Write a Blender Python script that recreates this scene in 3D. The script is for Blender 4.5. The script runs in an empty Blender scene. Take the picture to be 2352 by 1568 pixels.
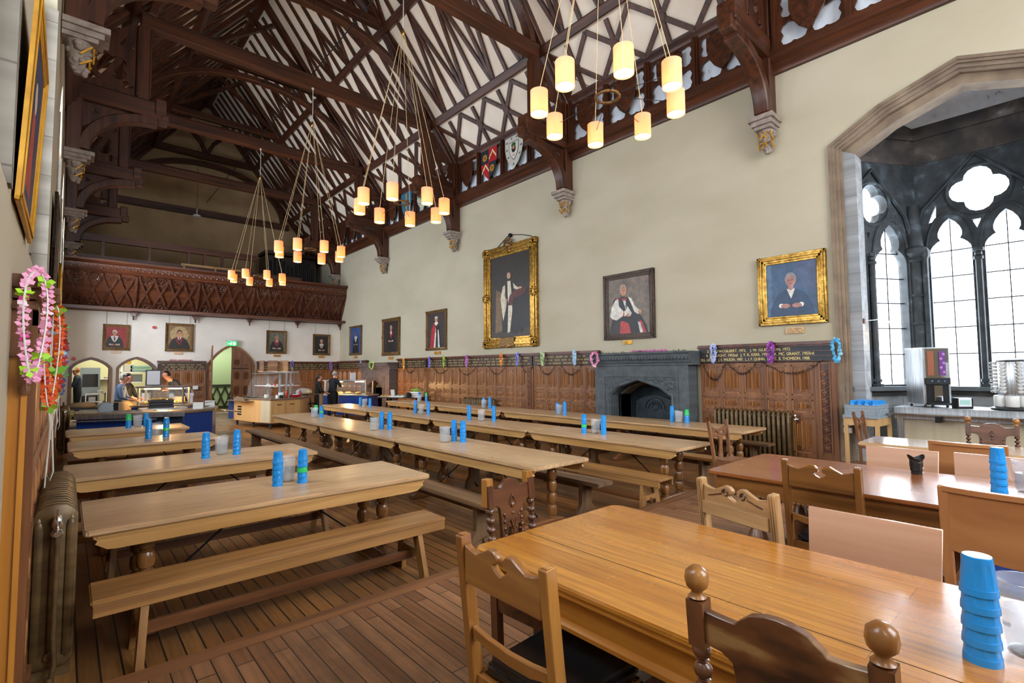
import bpy, bmesh, math, random
from math import sin, cos, pi, radians, sqrt, atan2, hypot
from mathutils import Vector, Matrix, Euler, geometry
R_ = random.Random(7)
SC = bpy.context.scene
COL = SC.collection
# ---------------------------------------------------------------- camera
cam = bpy.data.objects.new('camera', bpy.data.cameras.new('camera')); COL.objects.link(cam)
cam.data.sensor_width = 36.0; cam.data.lens = 36.0*1149.065/2352; cam.data.clip_start = .03; cam.data.clip_end = 200
def cam_matrix(yaw, pit, rol, loc):
    f = Vector((sin(yaw)*cos(pit), cos(yaw)*cos(pit), sin(pit))); r = Vector((cos(yaw), -sin(yaw), 0)); u = r.cross(f)
    r2 = r*cos(rol)+u*sin(rol); u2 = -r*sin(rol)+u*cos(rol)
    M = Matrix((r2, u2, -f)).transposed().to_4x4(); M.translation = loc; return M
cam.matrix_world = cam_matrix(.72718, .056852, -.006789, Vector((0, 0, 1.7)))
SC.camera = cam
SC.view_settings.view_transform = 'Standard'; SC.view_settings.look = 'None'; SC.view_settings.gamma = 1
SC.view_settings.use_curve_mapping = False; SC.view_settings.exposure = 0.7
SC.cycles.use_denoising = True
SC.cycles.max_bounces = 7; SC.cycles.diffuse_bounces = 4; SC.cycles.glossy_bounces = 3; SC.cycles.transmission_bounces = 6; SC.cycles.transparent_max_bounces = 8
SC.cycles.caustics_reflective = False; SC.cycles.caustics_refractive = False; SC.cycles.sample_clamp_indirect = 6
# ---------------------------------------------------------------- world: bright overcast sky
W = bpy.data.worlds.new('sky'); SC.world = W; W.use_nodes = True
bg = W.node_tree.nodes['Background']; bg.inputs[0].default_value = (.86, .93, 1, 1); bg.inputs[1].default_value = 5.0
def area(name, loc, rot, sx, sy, power, color, spread=180):
    L = bpy.data.lights.new(name, 'AREA'); L.shape = 'RECTANGLE'; L.size = sx; L.size_y = sy; L.energy = power; L.color = color; L.spread = radians(spread)
    o = bpy.data.objects.new(name, L); o.location = loc; o.rotation_euler = rot; COL.objects.link(o); return o
def point(name, loc, power, color, r=.05):
    L = bpy.data.lights.new(name, 'POINT'); L.energy = power; L.color = color; L.shadow_soft_size = r
    o = bpy.data.objects.new(name, L); o.location = loc; COL.objects.link(o); return o
DAY = (.76, .87, 1.0)
# daylight through the tall windows of the left wall (their glass stands at X=-.75), facing +X
LWIN = [(-2.4, -.6), (.6, 2.85), (4.3, 7.2), (9.9, 12.2), (14.9, 17.0), (19.3, 21.6)]
for i, (a, b) in enumerate(LWIN):
    area('daylight_left', (-.70, (a+b)/2, 4.2), (0, -pi/2, 0), 4.0, b-a-.1, (110, 110, 200, 270, 430, 620)[i], DAY)
# added fill lamp at the made-up window of the near end wall, behind the camera
area('added_fill_end', (4.8, -4.85, 5.6), (radians(82), 0, 0), 5.6, 5.2, 520, (.95, .96, 1.0))
# daylight through the bay window
area('daylight_bay', (12.0, .95, 3.2), (0, radians(90), 0), 3.6, 1.7, 260, DAY)
area('daylight_bay_cant', (11.35, 2.65, 3.1), (radians(90), 0, radians(-30+180)), 1.3, 3.4, 110, DAY)
# ---------------------------------------------------------------- helpers
def lin(h):
    h = h.lstrip('#'); c = [int(h[i:i+2], 16)/255 for i in (0, 2, 4)]
    return tuple(x/12.92 if x <= .04045 else ((x+.055)/1.055)**2.4 for x in c)+(1,)
def mat(name, color, rough=.6, metal=0, emit=None, es=0, trans=0, ior=1.45, coat=0, alpha=1, spec=.5):
    m = bpy.data.materials.new(name); m.use_nodes = True; b = m.node_tree.nodes['Principled BSDF']
    b.inputs['Base Color'].default_value = lin(color); b.inputs['Roughness'].default_value = rough; b.inputs['Metallic'].default_value = metal
    b.inputs['Specular IOR Level'].default_value = spec
    if emit: b.inputs['Emission Color'].default_value = lin(emit); b.inputs['Emission Strength'].default_value = es
    if trans: b.inputs['Transmission Weight'].default_value = trans; b.inputs['IOR'].default_value = ior
    if coat: b.inputs['Coat Weight'].default_value = coat; b.inputs['Coat Roughness'].default_value = .12
    if alpha < 1: b.inputs['Alpha'].default_value = alpha
    return m
def nodes(m): return m.node_tree.nodes, m.node_tree.links, m.node_tree.nodes['Principled BSDF']
def ramp(N, stops):
    r = N.new('ShaderNodeValToRGB'); e = r.color_ramp.elements
    while len(e) < len(stops): e.new(.5)
    for k, (p, c) in enumerate(stops): e[k].position = p; e[k].color = lin(c)
    return r
def noisy(name, stops, scale=(1, 1, 1), nscale=5, detail=5, rough=.6, bump=0, metal=0, dist=0, coat=0, rrange=None, spec=.5):
    """Noise-driven material in object coordinates."""
    m = mat(name, stops[0][1], rough, metal, coat=coat, spec=spec); N, L, b = nodes(m)
    tc = N.new('ShaderNodeTexCoord'); mp = N.new('ShaderNodeMapping'); mp.inputs['Scale'].default_value = scale
    L.new(tc.outputs['Object'], mp.inputs[0]); n = N.new('ShaderNodeTexNoise'); n.inputs['Scale'].default_value = nscale
    n.inputs['Detail'].default_value = detail; n.inputs['Distortion'].default_value = dist; L.new(mp.outputs[0], n.inputs[0])
    oi = N.new('ShaderNodeObjectInfo'); ad = N.new('ShaderNodeVectorMath'); ad.operation = 'ADD'
    cb = N.new('ShaderNodeCombineXYZ'); mu = N.new('ShaderNodeMath'); mu.operation = 'MULTIPLY'; mu.inputs[1].default_value = 37
    L.new(oi.outputs['Random'], mu.inputs[0]); L.new(mu.outputs[0], cb.inputs[0]); L.new(mu.outputs[0], cb.inputs[1])
    L.new(mp.outputs[0], ad.inputs[0]); L.new(cb.outputs[0], ad.inputs[1]); L.new(ad.outputs[0], n.inputs[0])
    r = ramp(N, stops); L.new(n.outputs[0], r.inputs[0]); L.new(r.outputs[0], b.inputs['Base Color'])
    if bump:
        bp = N.new('ShaderNodeBump'); bp.inputs['Strength'].default_value = bump; bp.inputs['Distance'].default_value = .01
        L.new(n.outputs[0], bp.inputs['Height']); L.new(bp.outputs[0], b.inputs['Normal'])
    if rrange:
        mr = N.new('ShaderNodeMapRange'); mr.inputs[3].default_value = rrange[0]; mr.inputs[4].default_value = rrange[1]
        L.new(n.outputs[0], mr.inputs[0]); L.new(mr.outputs[0], b.inputs['Roughness'])
    return m
def wood(name, c1, c2, axis='x', rough=.4, g=1.0, coat=0, c0=None, bump=.05):
    s = {'x': (.5, 9, 9), 'y': (9, .5, 9), 'z': (9, 9, .5)}[axis]
    st = [(.3, c1), (.7, c2)] if not c0 else [(.25, c0), (.42, c1), (.75, c2)]
    return noisy(name, st, tuple(v*g for v in s), 1.6, 6, rough, bump, dist=.6, coat=coat)
def boards(name, c1, c2, mortar, bw, bh, rot=0, rough=.35, ms=.004, grime='#2a1c12', gr=.5, coat=0, plane='xy', bumpd=.15, gsc=1.3):
    """Boards or blocks: brick pattern, plus grain and large worn patches."""
    m = mat(name, c1, rough, coat=coat); N, L, b = nodes(m)
    tc = N.new('ShaderNodeTexCoord'); mp = N.new('ShaderNodeMapping')
    mp.inputs['Rotation'].default_value = {'xy': (0, 0, rot), 'xz': (radians(90), 0, 0), 'yz': (radians(90), 0, radians(90))}[plane]
    if plane == 'yz':
        mp2 = N.new('ShaderNodeSeparateXYZ'); cb = N.new('ShaderNodeCombineXYZ'); L.new(tc.outputs['Object'], mp2.inputs[0])
        L.new(mp2.outputs[1], cb.inputs[0]); L.new(mp2.outputs[2], cb.inputs[1]); v = cb.outputs[0]
    elif plane == 'xz':
        mp2 = N.new('ShaderNodeSeparateXYZ'); cb = N.new('ShaderNodeCombineXYZ'); L.new(tc.outputs['Object'], mp2.inputs[0])
        L.new(mp2.outputs[0], cb.inputs[0]); L.new(mp2.outputs[2], cb.inputs[1]); v = cb.outputs[0]
    else:
        L.new(tc.outputs['Object'], mp.inputs[0]); v = mp.outputs[0]
    br = N.new('ShaderNodeTexBrick'); br.inputs['Color1'].default_value = lin(c1); br.inputs['Color2'].default_value = lin(c2)
    br.inputs['Mortar'].default_value = lin(mortar); br.inputs['Scale'].default_value = 1; br.inputs['Mortar Size'].default_value = ms
    br.inputs['Mortar Smooth'].default_value = .3; br.inputs['Brick Width'].default_value = bw; br.inputs['Row Height'].default_value = bh; br.offset = .37
    L.new(v, br.inputs[0])
    sc = N.new('ShaderNodeMapping'); sc.inputs['Scale'].default_value = (1.2, 22, 22) if plane == 'xy' else (3, 3, 3); L.new(v, sc.inputs[0])
    n = N.new('ShaderNodeTexNoise'); n.inputs['Scale'].default_value = 2; n.inputs['Detail'].default_value = 6; L.new(sc.outputs[0], n.inputs[0])
    mx = N.new('ShaderNodeMix'); mx.data_type = 'RGBA'; mx.blend_type = 'MULTIPLY'; mx.inputs[0].default_value = .55
    r = ramp(N, [(.3, '#8a8078'), (.65, '#ffffff')]); L.new(n.outputs[0], r.inputs[0]); L.new(br.outputs[0], mx.inputs[6]); L.new(r.outputs[0], mx.inputs[7])
    n2 = N.new('ShaderNodeTexNoise'); n2.inputs['Scale'].default_value = gsc; n2.inputs['Detail'].default_value = 8; n2.inputs['Roughness'].default_value = .7; L.new(tc.outputs['Object'], n2.inputs[0])
    mr = N.new('ShaderNodeMapRange'); mr.inputs[1].default_value = .45; mr.inputs[2].default_value = .72; mr.inputs[4].default_value = gr; L.new(n2.outputs[0], mr.inputs[0])
    m2 = N.new('ShaderNodeMix'); m2.data_type = 'RGBA'; L.new(mr.outputs[0], m2.inputs[0]); L.new(mx.outputs[2], m2.inputs[6]); m2.inputs[7].default_value = lin(grime)
    L.new(m2.outputs[2], b.inputs['Base Color'])
    rr = N.new('ShaderNodeMapRange'); rr.inputs[3].default_value = rough-.08; rr.inputs[4].default_value = rough+.3; L.new(n2.outputs[0], rr.inputs[0]); L.new(rr.outputs[0], b.inputs['Roughness'])
    bp = N.new('ShaderNodeBump'); bp.inputs['Strength'].default_value = bumpd; bp.inputs['Distance'].default_value = .004; bp.invert = True
    L.new(br.outputs['Fac'], bp.inputs['Height']); L.new(bp.outputs[0], b.inputs['Normal'])
    return m
M = {}
def defmats():
    M['floor'] = boards('floor_boards', '#a8753e', '#7c4f27', '#1e130b', 2.6, .1, radians(90), .30, .006, '#5c4732', .6)
    M['dais'] = boards('dais_boards', '#a07350', '#7a5030', '#1e130b', 2.2, .09, radians(90), .38, .004, '#4e3d30', .65)
    M['nosing'] = wood('nosing', '#5c3a22', '#8a5c38', 'x', .45)
    M['plaster'] = noisy('cream_plaster', [(.3, '#b0a68d'), (.7, '#bcb39c')], (1, .5, 1), 1.1, 4, .8, .03)
    M['plaster_far'] = noisy('white_plaster', [(.3, '#dad2c6'), (.7, '#e6dfd4')], (1, 1, 1), 1.5, 4, .8, .03)
    M['ceil'] = noisy('ceiling_plaster', [(.3, '#ecdcc6'), (.7, '#f5e8d6')], (1, 1, 1), 2, 4, .85)
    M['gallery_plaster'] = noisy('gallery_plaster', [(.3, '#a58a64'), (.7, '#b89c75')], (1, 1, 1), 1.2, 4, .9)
    M['fold'] = wood('linenfold_oak', '#7d4c28', '#b37c47', 'z', .36, 1.0); M['rib'] = wood('polished_rib', '#3a1e15', '#6b4232', 'z', .22, 1); M['whitetop'] = wood('pale_polished_top', '#c09a6c', '#d2b086', 'x', .1, .8, coat=.6)
    for ax in 'xyz': M['palewood_'+ax] = wood('pale_worn_wood_'+ax, '#8f6a44', '#c29a6a', ax, .3, 1.2, coat=.3); M['carved_'+ax] = wood('brown_carved_oak_'+ax, '#5a3517', '#925f2c', ax, .28, 1, coat=.25)
    for ax in 'xyz':
        M['timber_'+ax] = wood('roof_timber_'+ax, '#271006', '#5a2f17', ax, .42, .7)
        M['panel_'+ax] = wood('oak_panelling_'+ax, '#5e3720', '#93623c', ax, .4, .8)
        M['redwood_'+ax] = wood('gallery_wood_'+ax, '#3c1d10', '#6e3c24', ax, .33, .8)
        M['oak_'+ax] = wood('worn_oak_'+ax, '#a07642', '#c89c62', ax, .3, 1, coat=.25)
        M['oakdk_'+ax] = wood('brown_oak_'+ax, '#4f2f1b', '#855632', ax, .38, 1, coat=.15)
        M['amber_'+ax] = wood('amber_oak_'+ax, '#a86a22', '#c98a38', ax, .22, .7, coat=.35, c0='#8a5218')
        M['bench_'+ax] = wood('bench_oak_'+ax, '#7a5430', '#a97b45', ax, .38, 1, coat=.1)
        M['grey_oak_'+ax] = wood('weathered_oak_'+ax, '#4c3626', '#7f6142', ax, .5, 1)
        M['chair_'+ax] = wood('chair_wood_'+ax, '#7a4a20', '#b07a3a', ax, .3, 1, coat=.3)
        M['chairdk_'+ax] = wood('dark_chair_wood_'+ax, '#3a2014', '#6f4428', ax, .3, 1.2, coat=.25)
        M['beech_'+ax] = wood('beech_ply_'+ax, '#a0673c', '#bd8250', ax, .3, .5, coat=.3)
    M['ply'] = wood('pale_ply', '#bb8a6a', '#cfa488', 'x', .2, .5, coat=.5)
    M['tabletop'] = boards('table_boards', '#d6b488', '#c6a076', '#94734f', 9.3, .155, 0, .24, .0016, '#a5835c', .35, coat=.2, bumpd=.05)
    M['ambertop'] = boards('amber_table_boards', '#c8862f', '#b4701f', '#8a5215', 9.3, .135, 0, .15, .0012, '#a46a28', .18, coat=.4, bumpd=.04, gsc=2.5)
    M['redtop'] = boards('red_brown_table_boards', '#a0602f', '#8f5226', '#6a3a18', 9.3, .24, 0, .13, .0012, '#8f5a30', .12, coat=.4, bumpd=.03)
    M['stone'] = boards('blue_grey_stone', '#5d6468', '#555c60', '#4c5256', .9, .42, 0, .6, .003, '#4c5254', .4, plane='yz')
    M['stonepink'] = boards('pink_grey_stone', '#6e5f5b', '#675854', '#544845', .9, .42, 0, .7, .003, '#55494a', .4, plane='yz')
    M['archstone'] = noisy('arch_stone', [(.3, '#6b5a4b'), (.55, '#85735f'), (.75, '#96846e')], (1, 1, 1), 3, 6, .75, .15)
    M['reveal'] = boards('limewashed_blocks', '#a9adb0', '#9ba1a6', '#85898c', .5, .33, 0, .8, .006, '#8c8780', .5, plane='xz')
    M['jamb'] = boards('jamb_blocks', '#9a9388', '#8b8478', '#6f685e', .6, .42, 0, .8, .006, '#7d7468', .4, plane='yz')
    M['soot'] = noisy('sooty_stone', [(.3, '#1c1b1d'), (.5, '#37322f'), (.62, '#4a433e'), (.8, '#8b8988')], (1, 1, 1), 2.2, 9, .8, .3, dist=.5)
    M['tracery'] = noisy('dark_tracery_stone', [(.3, '#15191c'), (.56, '#2b3237'), (.68, '#454f56'), (.85, '#8b99a2')], (1, 1, 1), 5, 7, .7, .2)
    M['limewash'] = noisy('limewashed_ceiling', [(.26, '#7d8084'), (.33, '#d3dbe4'), (.7, '#e6edf5')], (1, 2, 1), 4, 8, .8)
    M['corbel'] = noisy('corbel_stone', [(.3, '#7d7068'), (.7, '#a3958a')], (1, 1, 1), 9, 6, .8, .3)
    M['gold'] = noisy('gilt', [(.3, '#7a5a22'), (.55, '#b58a3c'), (.75, '#d9b562')], (1, 1, 1), 14, 6, .35, .3, metal=.75)
    M['oldgold'] = noisy('tarnished_gilt', [(.3, '#54391c'), (.7, '#8f6d3c')], (1, 1, 1), 18, 6, .45, .3, metal=.45)
    M['darkframe'] = noisy('dark_frame', [(.3, '#2e211a'), (.7, '#5a4636')], (1, 1, 1), 22, 6, .5, .3)
    M['goldflat'] = noisy('yellow_gilt', [(.3, '#b57d12'), (.7, '#dba52c')], (1, 1, 1), 8, 6, .4, .1, metal=.3)
    M['letter'] = mat('gold_letter', '#d9c27c', .5, .2)
    M['boardblack'] = noisy('board_black', [(.3, '#1c2227'), (.7, '#2b333a')], (1, 1, 1), 4, 4, .5)
    M['boardbrown'] = noisy('board_brown', [(.3, '#1d1512'), (.7, '#34261e')], (1, 1, 1), 4, 4, .45)
    M['iron'] = mat('black_iron', '#1b1b1d', .45, .6)
    M['firebrick'] = noisy('fire_back', [(.3, '#1c2226'), (.7, '#343d42')], (1, 1, 1), 6, 4, .5, .1, metal=.4)
    M['dark'] = mat('dark_void', '#0d0c0c', .9)
    M['brass'] = mat('brass', '#c9a55a', .25, 1)
    M['steel'] = noisy('brushed_steel', [(.3, '#9a9da0'), (.7, '#c4c7ca')], (1, 20, 1), 3, 3, .3, 0, metal=.9)
    M['chrome'] = mat('chrome', '#d8d8d8', .12, 1)
    M['radiator'] = noisy('bronze_paint', [(.3, '#4f3d25'), (.7, '#755d3a')], (1, 1, 3), 6, 5, .42, .05, metal=.35)
    M['blue'] = mat('blue_cup', '#1b8ad8', .25, spec=.6); M['cupgreen'] = mat('green_cup', '#2fc46a', .25, spec=.6)
    M['glass'] = mat('clear_jug', '#eef4f8', .06, alpha=.16, spec=.9); M['water'] = mat('water', '#cfdbe2', .05, alpha=.14)
    M['pane'] = mat('pane', '#eaf2ff', .05, alpha=.12)
    M['screen'] = mat('counter_glass', '#c8d0d2', .1, alpha=.1, spec=.3)
    M['cabblue'] = mat('blue_laminate', '#173c86', .35); M['navy'] = mat('navy_cloth', '#1c2942', .85)
    M['laminate'] = wood('pale_laminate', '#c49a62', '#d2ab74', 'z', .4, .6); M['laminate2'] = wood('pale_grey_laminate', '#b9ab8e', '#c8bc9f', 'z', .4, .8)
    M['worktop'] = noisy('brown_worktop', [(.3, '#6d5b49'), (.7, '#8b7762')], (1, 1, 1), 30, 3, .3)
    M['black'] = mat('black_plastic', '#151515', .4); M['rubber'] = mat('rubber', '#1a1a1a', .7)
    M['leather'] = mat('black_leather', '#14171a', .32, spec=.5)
    M['fabricblue'] = noisy('blue_fabric', [(.3, '#0e2a6e'), (.7, '#15398a')], (1, 1, 1), 60, 3, .9)
    M['white'] = mat('white_paint', '#e6e6e2', .5); M['whiteplastic'] = mat('white_plastic', '#dcdcd8', .4)
    M['paper'] = mat('paper', '#e8e8ee', .8); M['greyplastic'] = mat('grey_plastic', '#8f9ba3', .5); M['mint'] = mat('mint_plastic', '#a9d4cc', .5)
    M['red'] = mat('red_plastic', '#c01a1e', .35); M['yellow'] = mat('yellow_plastic', '#e0b020', .5); M['greenleaf'] = mat('green_leaf', '#86c83a', .6)
    M['cord'] = mat('cord', '#cbb184', .8); M['rope'] = mat('white_cord', '#d0cabb', .8)
    M['kitwall'] = mat('kitchen_wall', '#d8d3a8', .6); M['greenwall'] = mat('green_wall', '#b4c69a', .7); M['darkgreen'] = mat('dark_green_wood', '#28301f', .6)
    M['kitfloor'] = mat('kitchen_floor', '#6d6a60', .5)
    M['hot'] = mat('heat_lamp', '#ffffff', .5, emit='#ffb35c', es=22); M['food'] = noisy('food', [(.3, '#a0521c'), (.5, '#d8a04a'), (.7, '#7fa040')], (1, 1, 1), 30, 3, .6)
    M['exit'] = mat('exit_green', '#12a04c', .4, emit='#18c060', es=.9); M['exitw'] = mat('exit_white', '#ffffff', .4, emit='#ffffff', es=1.2)
    M['skin'] = mat('skin', '#c98f76', .55); M['hairgrey'] = mat('grey_hair', '#9c9690', .8); M['hairdark'] = mat('dark_hair', '#2b211c', .7); M['hairred'] = mat('ginger_hair', '#9a5a30', .7)
    M['shirtblue'] = mat('denim_blue_shirt', '#5d6f8f', .85); M['apron'] = mat('grey_brown_apron', '#a58d6c', .85); M['trousers'] = mat('black_trousers', '#17181c', .85); M['shirtnavy'] = mat('dark_navy_shirt', '#1f2a3a', .85); M['shirtblack'] = mat('black_shirt', '#1a1b20', .85)
    # lamp shade: translucent cream cloth lit from inside by its bulb
    m = bpy.data.materials.new('lamp_shade_cloth'); m.use_nodes = True; N = m.node_tree.nodes; L = m.node_tree.links; N.clear()
    o = N.new('ShaderNodeOutputMaterial'); d = N.new('ShaderNodeBsdfDiffuse'); t = N.new('ShaderNodeBsdfTranslucent'); x = N.new('ShaderNodeMixShader')
    d.inputs[0].default_value = lin('#e6d3b6'); t.inputs[0].default_value = lin('#ffc080'); x.inputs[0].default_value = .5
    L.new(d.outputs[0], x.inputs[1]); L.new(t.outputs[0], x.inputs[2]); L.new(x.outputs[0], o.inputs[0]); M['shade'] = m
    M['disc'] = mat('lamp_diffuser', '#ffffff', .4, emit='#ffdca0', es=5)
defmats()
class MB:
    """Collects shapes; build() links them as ONE mesh object."""
    def __init__(s): s.v = []; s.f = []; s.mi = []; s.k = 0; s.T = Matrix.Identity(4)
    def add(s, vs, fs):
        b = len(s.v); T = s.T
        s.v += [tuple(T @ Vector(p)) for p in vs]; s.f += [tuple(b+i for i in f) for f in fs]; s.mi += [s.k]*len(fs); return s
    def box(s, x0, y0, z0, x1, y1, z1):
        return s.add([(x0, y0, z0), (x1, y0, z0), (x1, y1, z0), (x0, y1, z0), (x0, y0, z1), (x1, y0, z1), (x1, y1, z1), (x0, y1, z1)],
                     [(0, 3, 2, 1), (4, 5, 6, 7), (0, 1, 5, 4), (1, 2, 6, 5), (2, 3, 7, 6), (3, 0, 4, 7)])
    def bar(s, a, b, w, h, up=(0, 0, 1)):
        a = Vector(a); b = Vector(b); d = (b-a).normalized(); u = Vector(up)
        if abs(d.dot(u)) > .98: u = Vector((1, 0, 0))
        r = d.cross(u).normalized(); u = r.cross(d).normalized(); r *= w/2; u *= h/2
        vs = [a-r-u, a+r-u, a+r+u, a-r+u, b-r-u, b+r-u, b+r+u, b-r+u]
        return s.add(vs, [(0, 1, 2, 3), (7, 6, 5, 4), (4, 5, 1, 0), (5, 6, 2, 1), (6, 7, 3, 2), (7, 4, 0, 3)])
    def sweep(s, pts, w, h, up=(0, 0, 1)):
        """rectangular section along a polyline"""
        P = [Vector(p) for p in pts]; vs = []; U = Vector(up)
        for i, p in enumerate(P):
            d = (P[min(i+1, len(P)-1)]-P[max(i-1, 0)]).normalized(); r = d.cross(U).normalized(); u = r.cross(d).normalized()
            vs += [p-r*w/2-u*h/2, p+r*w/2-u*h/2, p+r*w/2+u*h/2, p-r*w/2+u*h/2]
        fs = [(0, 1, 2, 3), tuple(4*(len(P)-1)+k for k in (3, 2, 1, 0))]
        for i in range(len(P)-1):
            for k in range(4): fs.append((4*i+k, 4*i+4+k, 4*i+4+(k+1) % 4, 4*i+(k+1) % 4))
        return s.add(vs, fs)
    def tube(s, pts, r, n=6, closed=False):
        P = [Vector(p) for p in pts]; m = len(P); vs = []; rr = r if isinstance(r, (list, tuple)) else [r]*m; last = None
        for i, p in enumerate(P):
            d = (P[(i+1) % m]-P[i-1]) if closed else (P[min(i+1, m-1)]-P[max(i-1, 0)])
            d.normalize(); u = last if last is not None else (Vector((0, 0, 1)) if abs(d.z) < .9 else Vector((1, 0, 0)))
            u = (u-d*u.dot(d)).normalized(); last = u; w = d.cross(u)
            vs += [p+(u*cos(2*pi*k/n)+w*sin(2*pi*k/n))*rr[i] for k in range(n)]
        fs = [] if closed else [tuple(range(n-1, -1, -1)), tuple(n*(m-1)+k for k in range(n))]
        for i in range(m if closed else m-1):
            j = (i+1) % m
            for k in range(n): fs.append((n*i+k, n*i+(k+1) % n, n*j+(k+1) % n, n*j+k))
        return s.add(vs, fs)
    def lathe(s, prof, c=(0, 0, 0), n=12, ax='z', cap=True):
        c = Vector(c); vs = []; m = len(prof)
        for r, z in prof:
            for k in range(n):
                a = 2*pi*k/n; x, y = r*cos(a), r*sin(a)
                vs.append(c+{'z': Vector((x, y, z)), 'x': Vector((z, x, y)), 'y': Vector((y, z, x))}[ax])
        fs = []
        for i in range(m-1):
            for k in range(n): fs.append((n*i+k, n*i+(k+1) % n, n*i+n+(k+1) % n, n*i+n+k))
        if cap: fs += [tuple(range(n-1, -1, -1)), tuple(n*(m-1)+k for k in range(n))]
        return s.add(vs, fs)
    def ball(s, c, r, n=8, sc=(1, 1, 1)):
        m = max(4, n//2+1); pr = [(r*sin(pi*i/m)+1e-5, -r*cos(pi*i/m)) for i in range(m+1)]
        T = s.T; s.T = T @ Matrix.Translation(c) @ Matrix.Diagonal((*sc, 1)); s.lathe(pr, n=n); s.T = T; return s
    def plate(s, outer, holes=(), t0=0, t1=.02, plane='xz', at=0):
        """flat polygon with holes, given thickness; plane gives the (u,v) axes; t is along the third axis"""
        fr = {'xz': lambda u, v, w: (u, at+w, v), 'xy': lambda u, v, w: (u, v, at+w), 'yz': lambda u, v, w: (at+w, u, v)}[plane]
        loops = [list(outer)]+[list(h) for h in holes]
        tris = geometry.tessellate_polygon([[Vector((p[0], p[1], 0)) for p in lp] for lp in loops])
        flat = [p for lp in loops for p in lp]; n = len(flat)
        vs = [fr(p[0], p[1], t0) for p in flat]+[fr(p[0], p[1], t1) for p in flat]; fs = []
        for t in tris: fs += [tuple(t), tuple(n+i for i in reversed(t))]
        b = 0
        for lp in loops:
            k = len(lp)
            for i in range(k): j = (i+1) % k; fs.append((b+i, b+j, n+b+j, n+b+i))
            b += k
        return s.add(vs, fs)
    def strip(s, prof, a, b, ax='y'):
        """profile [(p,q)] extruded along an axis from a to b; x: (a,p,q), y: (p,a,q), z: (p,q,a)"""
        f = {'x': lambda t, p, q: (t, p, q), 'y': lambda t, p, q: (p, t, q), 'z': lambda t, p, q: (p, q, t)}[ax]
        n = len(prof); vs = [f(a, *p) for p in prof]+[f(b, *p) for p in prof]
        fs = [tuple(range(n)), tuple(2*n-1-i for i in range(n))]+[(i, (i+1) % n, n+(i+1) % n, n+i) for i in range(n)]
        return s.add(vs, fs)
    def build(s, name, mats, parent=None, loc=None, bevel=0, angle=35, seg=1):
        me = bpy.data.meshes.new(name); me.from_pydata(s.v, [], s.f)
        if not isinstance(mats, (list, tuple)): mats = [mats]
        for m in mats: me.materials.append(M[m] if isinstance(m, str) else m)
        me.polygons.foreach_set('material_index', s.mi)
        bm = bmesh.new(); bm.from_mesh(me); bmesh.ops.recalc_face_normals(bm, faces=bm.faces)
        if bevel:
            bmesh.ops.remove_doubles(bm, verts=bm.verts, dist=1e-5)
            es = [e for e in bm.edges if len(e.link_faces) == 2 and e.calc_face_angle(0) > radians(40)]
            bmesh.ops.bevel(bm, geom=es, offset=bevel, segments=seg, affect='EDGES', clamp_overlap=True)
        bm.to_mesh(me); bm.free()
        me.polygons.foreach_set('use_smooth', [True]*len(me.polygons)); me.set_sharp_from_angle(angle=radians(angle)); me.update()
        o = bpy.data.objects.new(name, me); COL.objects.link(o)
        if parent is not None: o.parent = parent
        if loc is not None: o.location = loc
        return o
def tag(o, label=None, cat=None, group=None, kind=None):
    if label: o['label'] = label.replace('left wall', 'window wall').replace('right wall', 'portrait wall')
    if cat: o['category'] = cat
    if group: o['group'] = group
    if kind: o['kind'] = kind
    return o
def thing(name, label, cat, loc=(0, 0, 0), rz=0, group=None):
    o = bpy.data.objects.new(name, None); o.empty_display_size = .1; COL.objects.link(o)
    o.location = loc; o.rotation_euler = (0, 0, rz); return tag(o, label, cat, group)
def struct(name, mb, mats, **k): o = mb.build(name, mats, **k); return tag(o, kind='structure')
def dup(root, loc=None, rz=None, label=None, group=None, rot=None):
    def cp(o, par):
        c = o.copy(); COL.objects.link(c)
        if par is not None: c.parent = par
        for ch in kids.get(o, []): cp(ch, c)
        return c
    kids = {}
    stack = [root]
    while stack:
        o = stack.pop(); kids[o] = list(o.children); stack += kids[o]
    r = cp(root, None)
    if loc is not None: r.location = loc
    if rz is not None: r.rotation_euler = (0, 0, rz)
    if rot is not None: r.rotation_euler = rot
    if label: r['label'] = label
    if group: r['group'] = group
    return r
def arc(cx, cy, r, a0, a1, n=12): return [(cx+r*cos(radians(a0+(a1-a0)*i/n)), cy+r*sin(radians(a0+(a1-a0)*i/n))) for i in range(n+1)]
def foil(cx, cy, r, lobes=4, rot=0, n=7, d=.52, lr=.5):
    """outline of a quatrefoil / trefoil"""
    pts = []; half = pi/lobes; D = d*r; q = lr*r
    # half-angle covered by each lobe, up to where neighbouring lobes meet
    k = D*sin(half); t = math.acos(max(-1, min(1, (-(D*cos(half))+sqrt(max(q*q-k*k, 0)))/1e9))) if 0 else None
    s_ = sqrt(max(q*q-k*k, 0)); ix = D*cos(half)+s_; ang = atan2(ix*sin(half), ix*cos(half)-D)
    for i in range(lobes):
        a = rot+2*pi*i/lobes
        for j in range(n): th = a-ang+2*ang*j/(n-1); pts.append((cx+D*cos(a)+q*cos(th), cy+D*sin(a)+q*sin(th)))
    return [p for i, p in enumerate(pts) if hypot(p[0]-pts[i-1][0], p[1]-pts[i-1][1]) > 1e-4]
def pointed(x0, x1, zb, zs, za, n=8, k=.55):
    """outline of a four-centred pointed opening"""
    c = (x0+x1)/2; h = (x1-x0)/2; L = []
    for i in range(n+1):
        t = i/n; L.append((x0+h*(t**1.25), zs+(za-zs)*((1-(1-t)**1.9)*k+t*(1-k))))
    R = [(2*c-p[0], p[1]) for p in reversed(L[:-1])]
    return [(x0, zb)]+L+R+[(x1, zb)]
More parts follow.
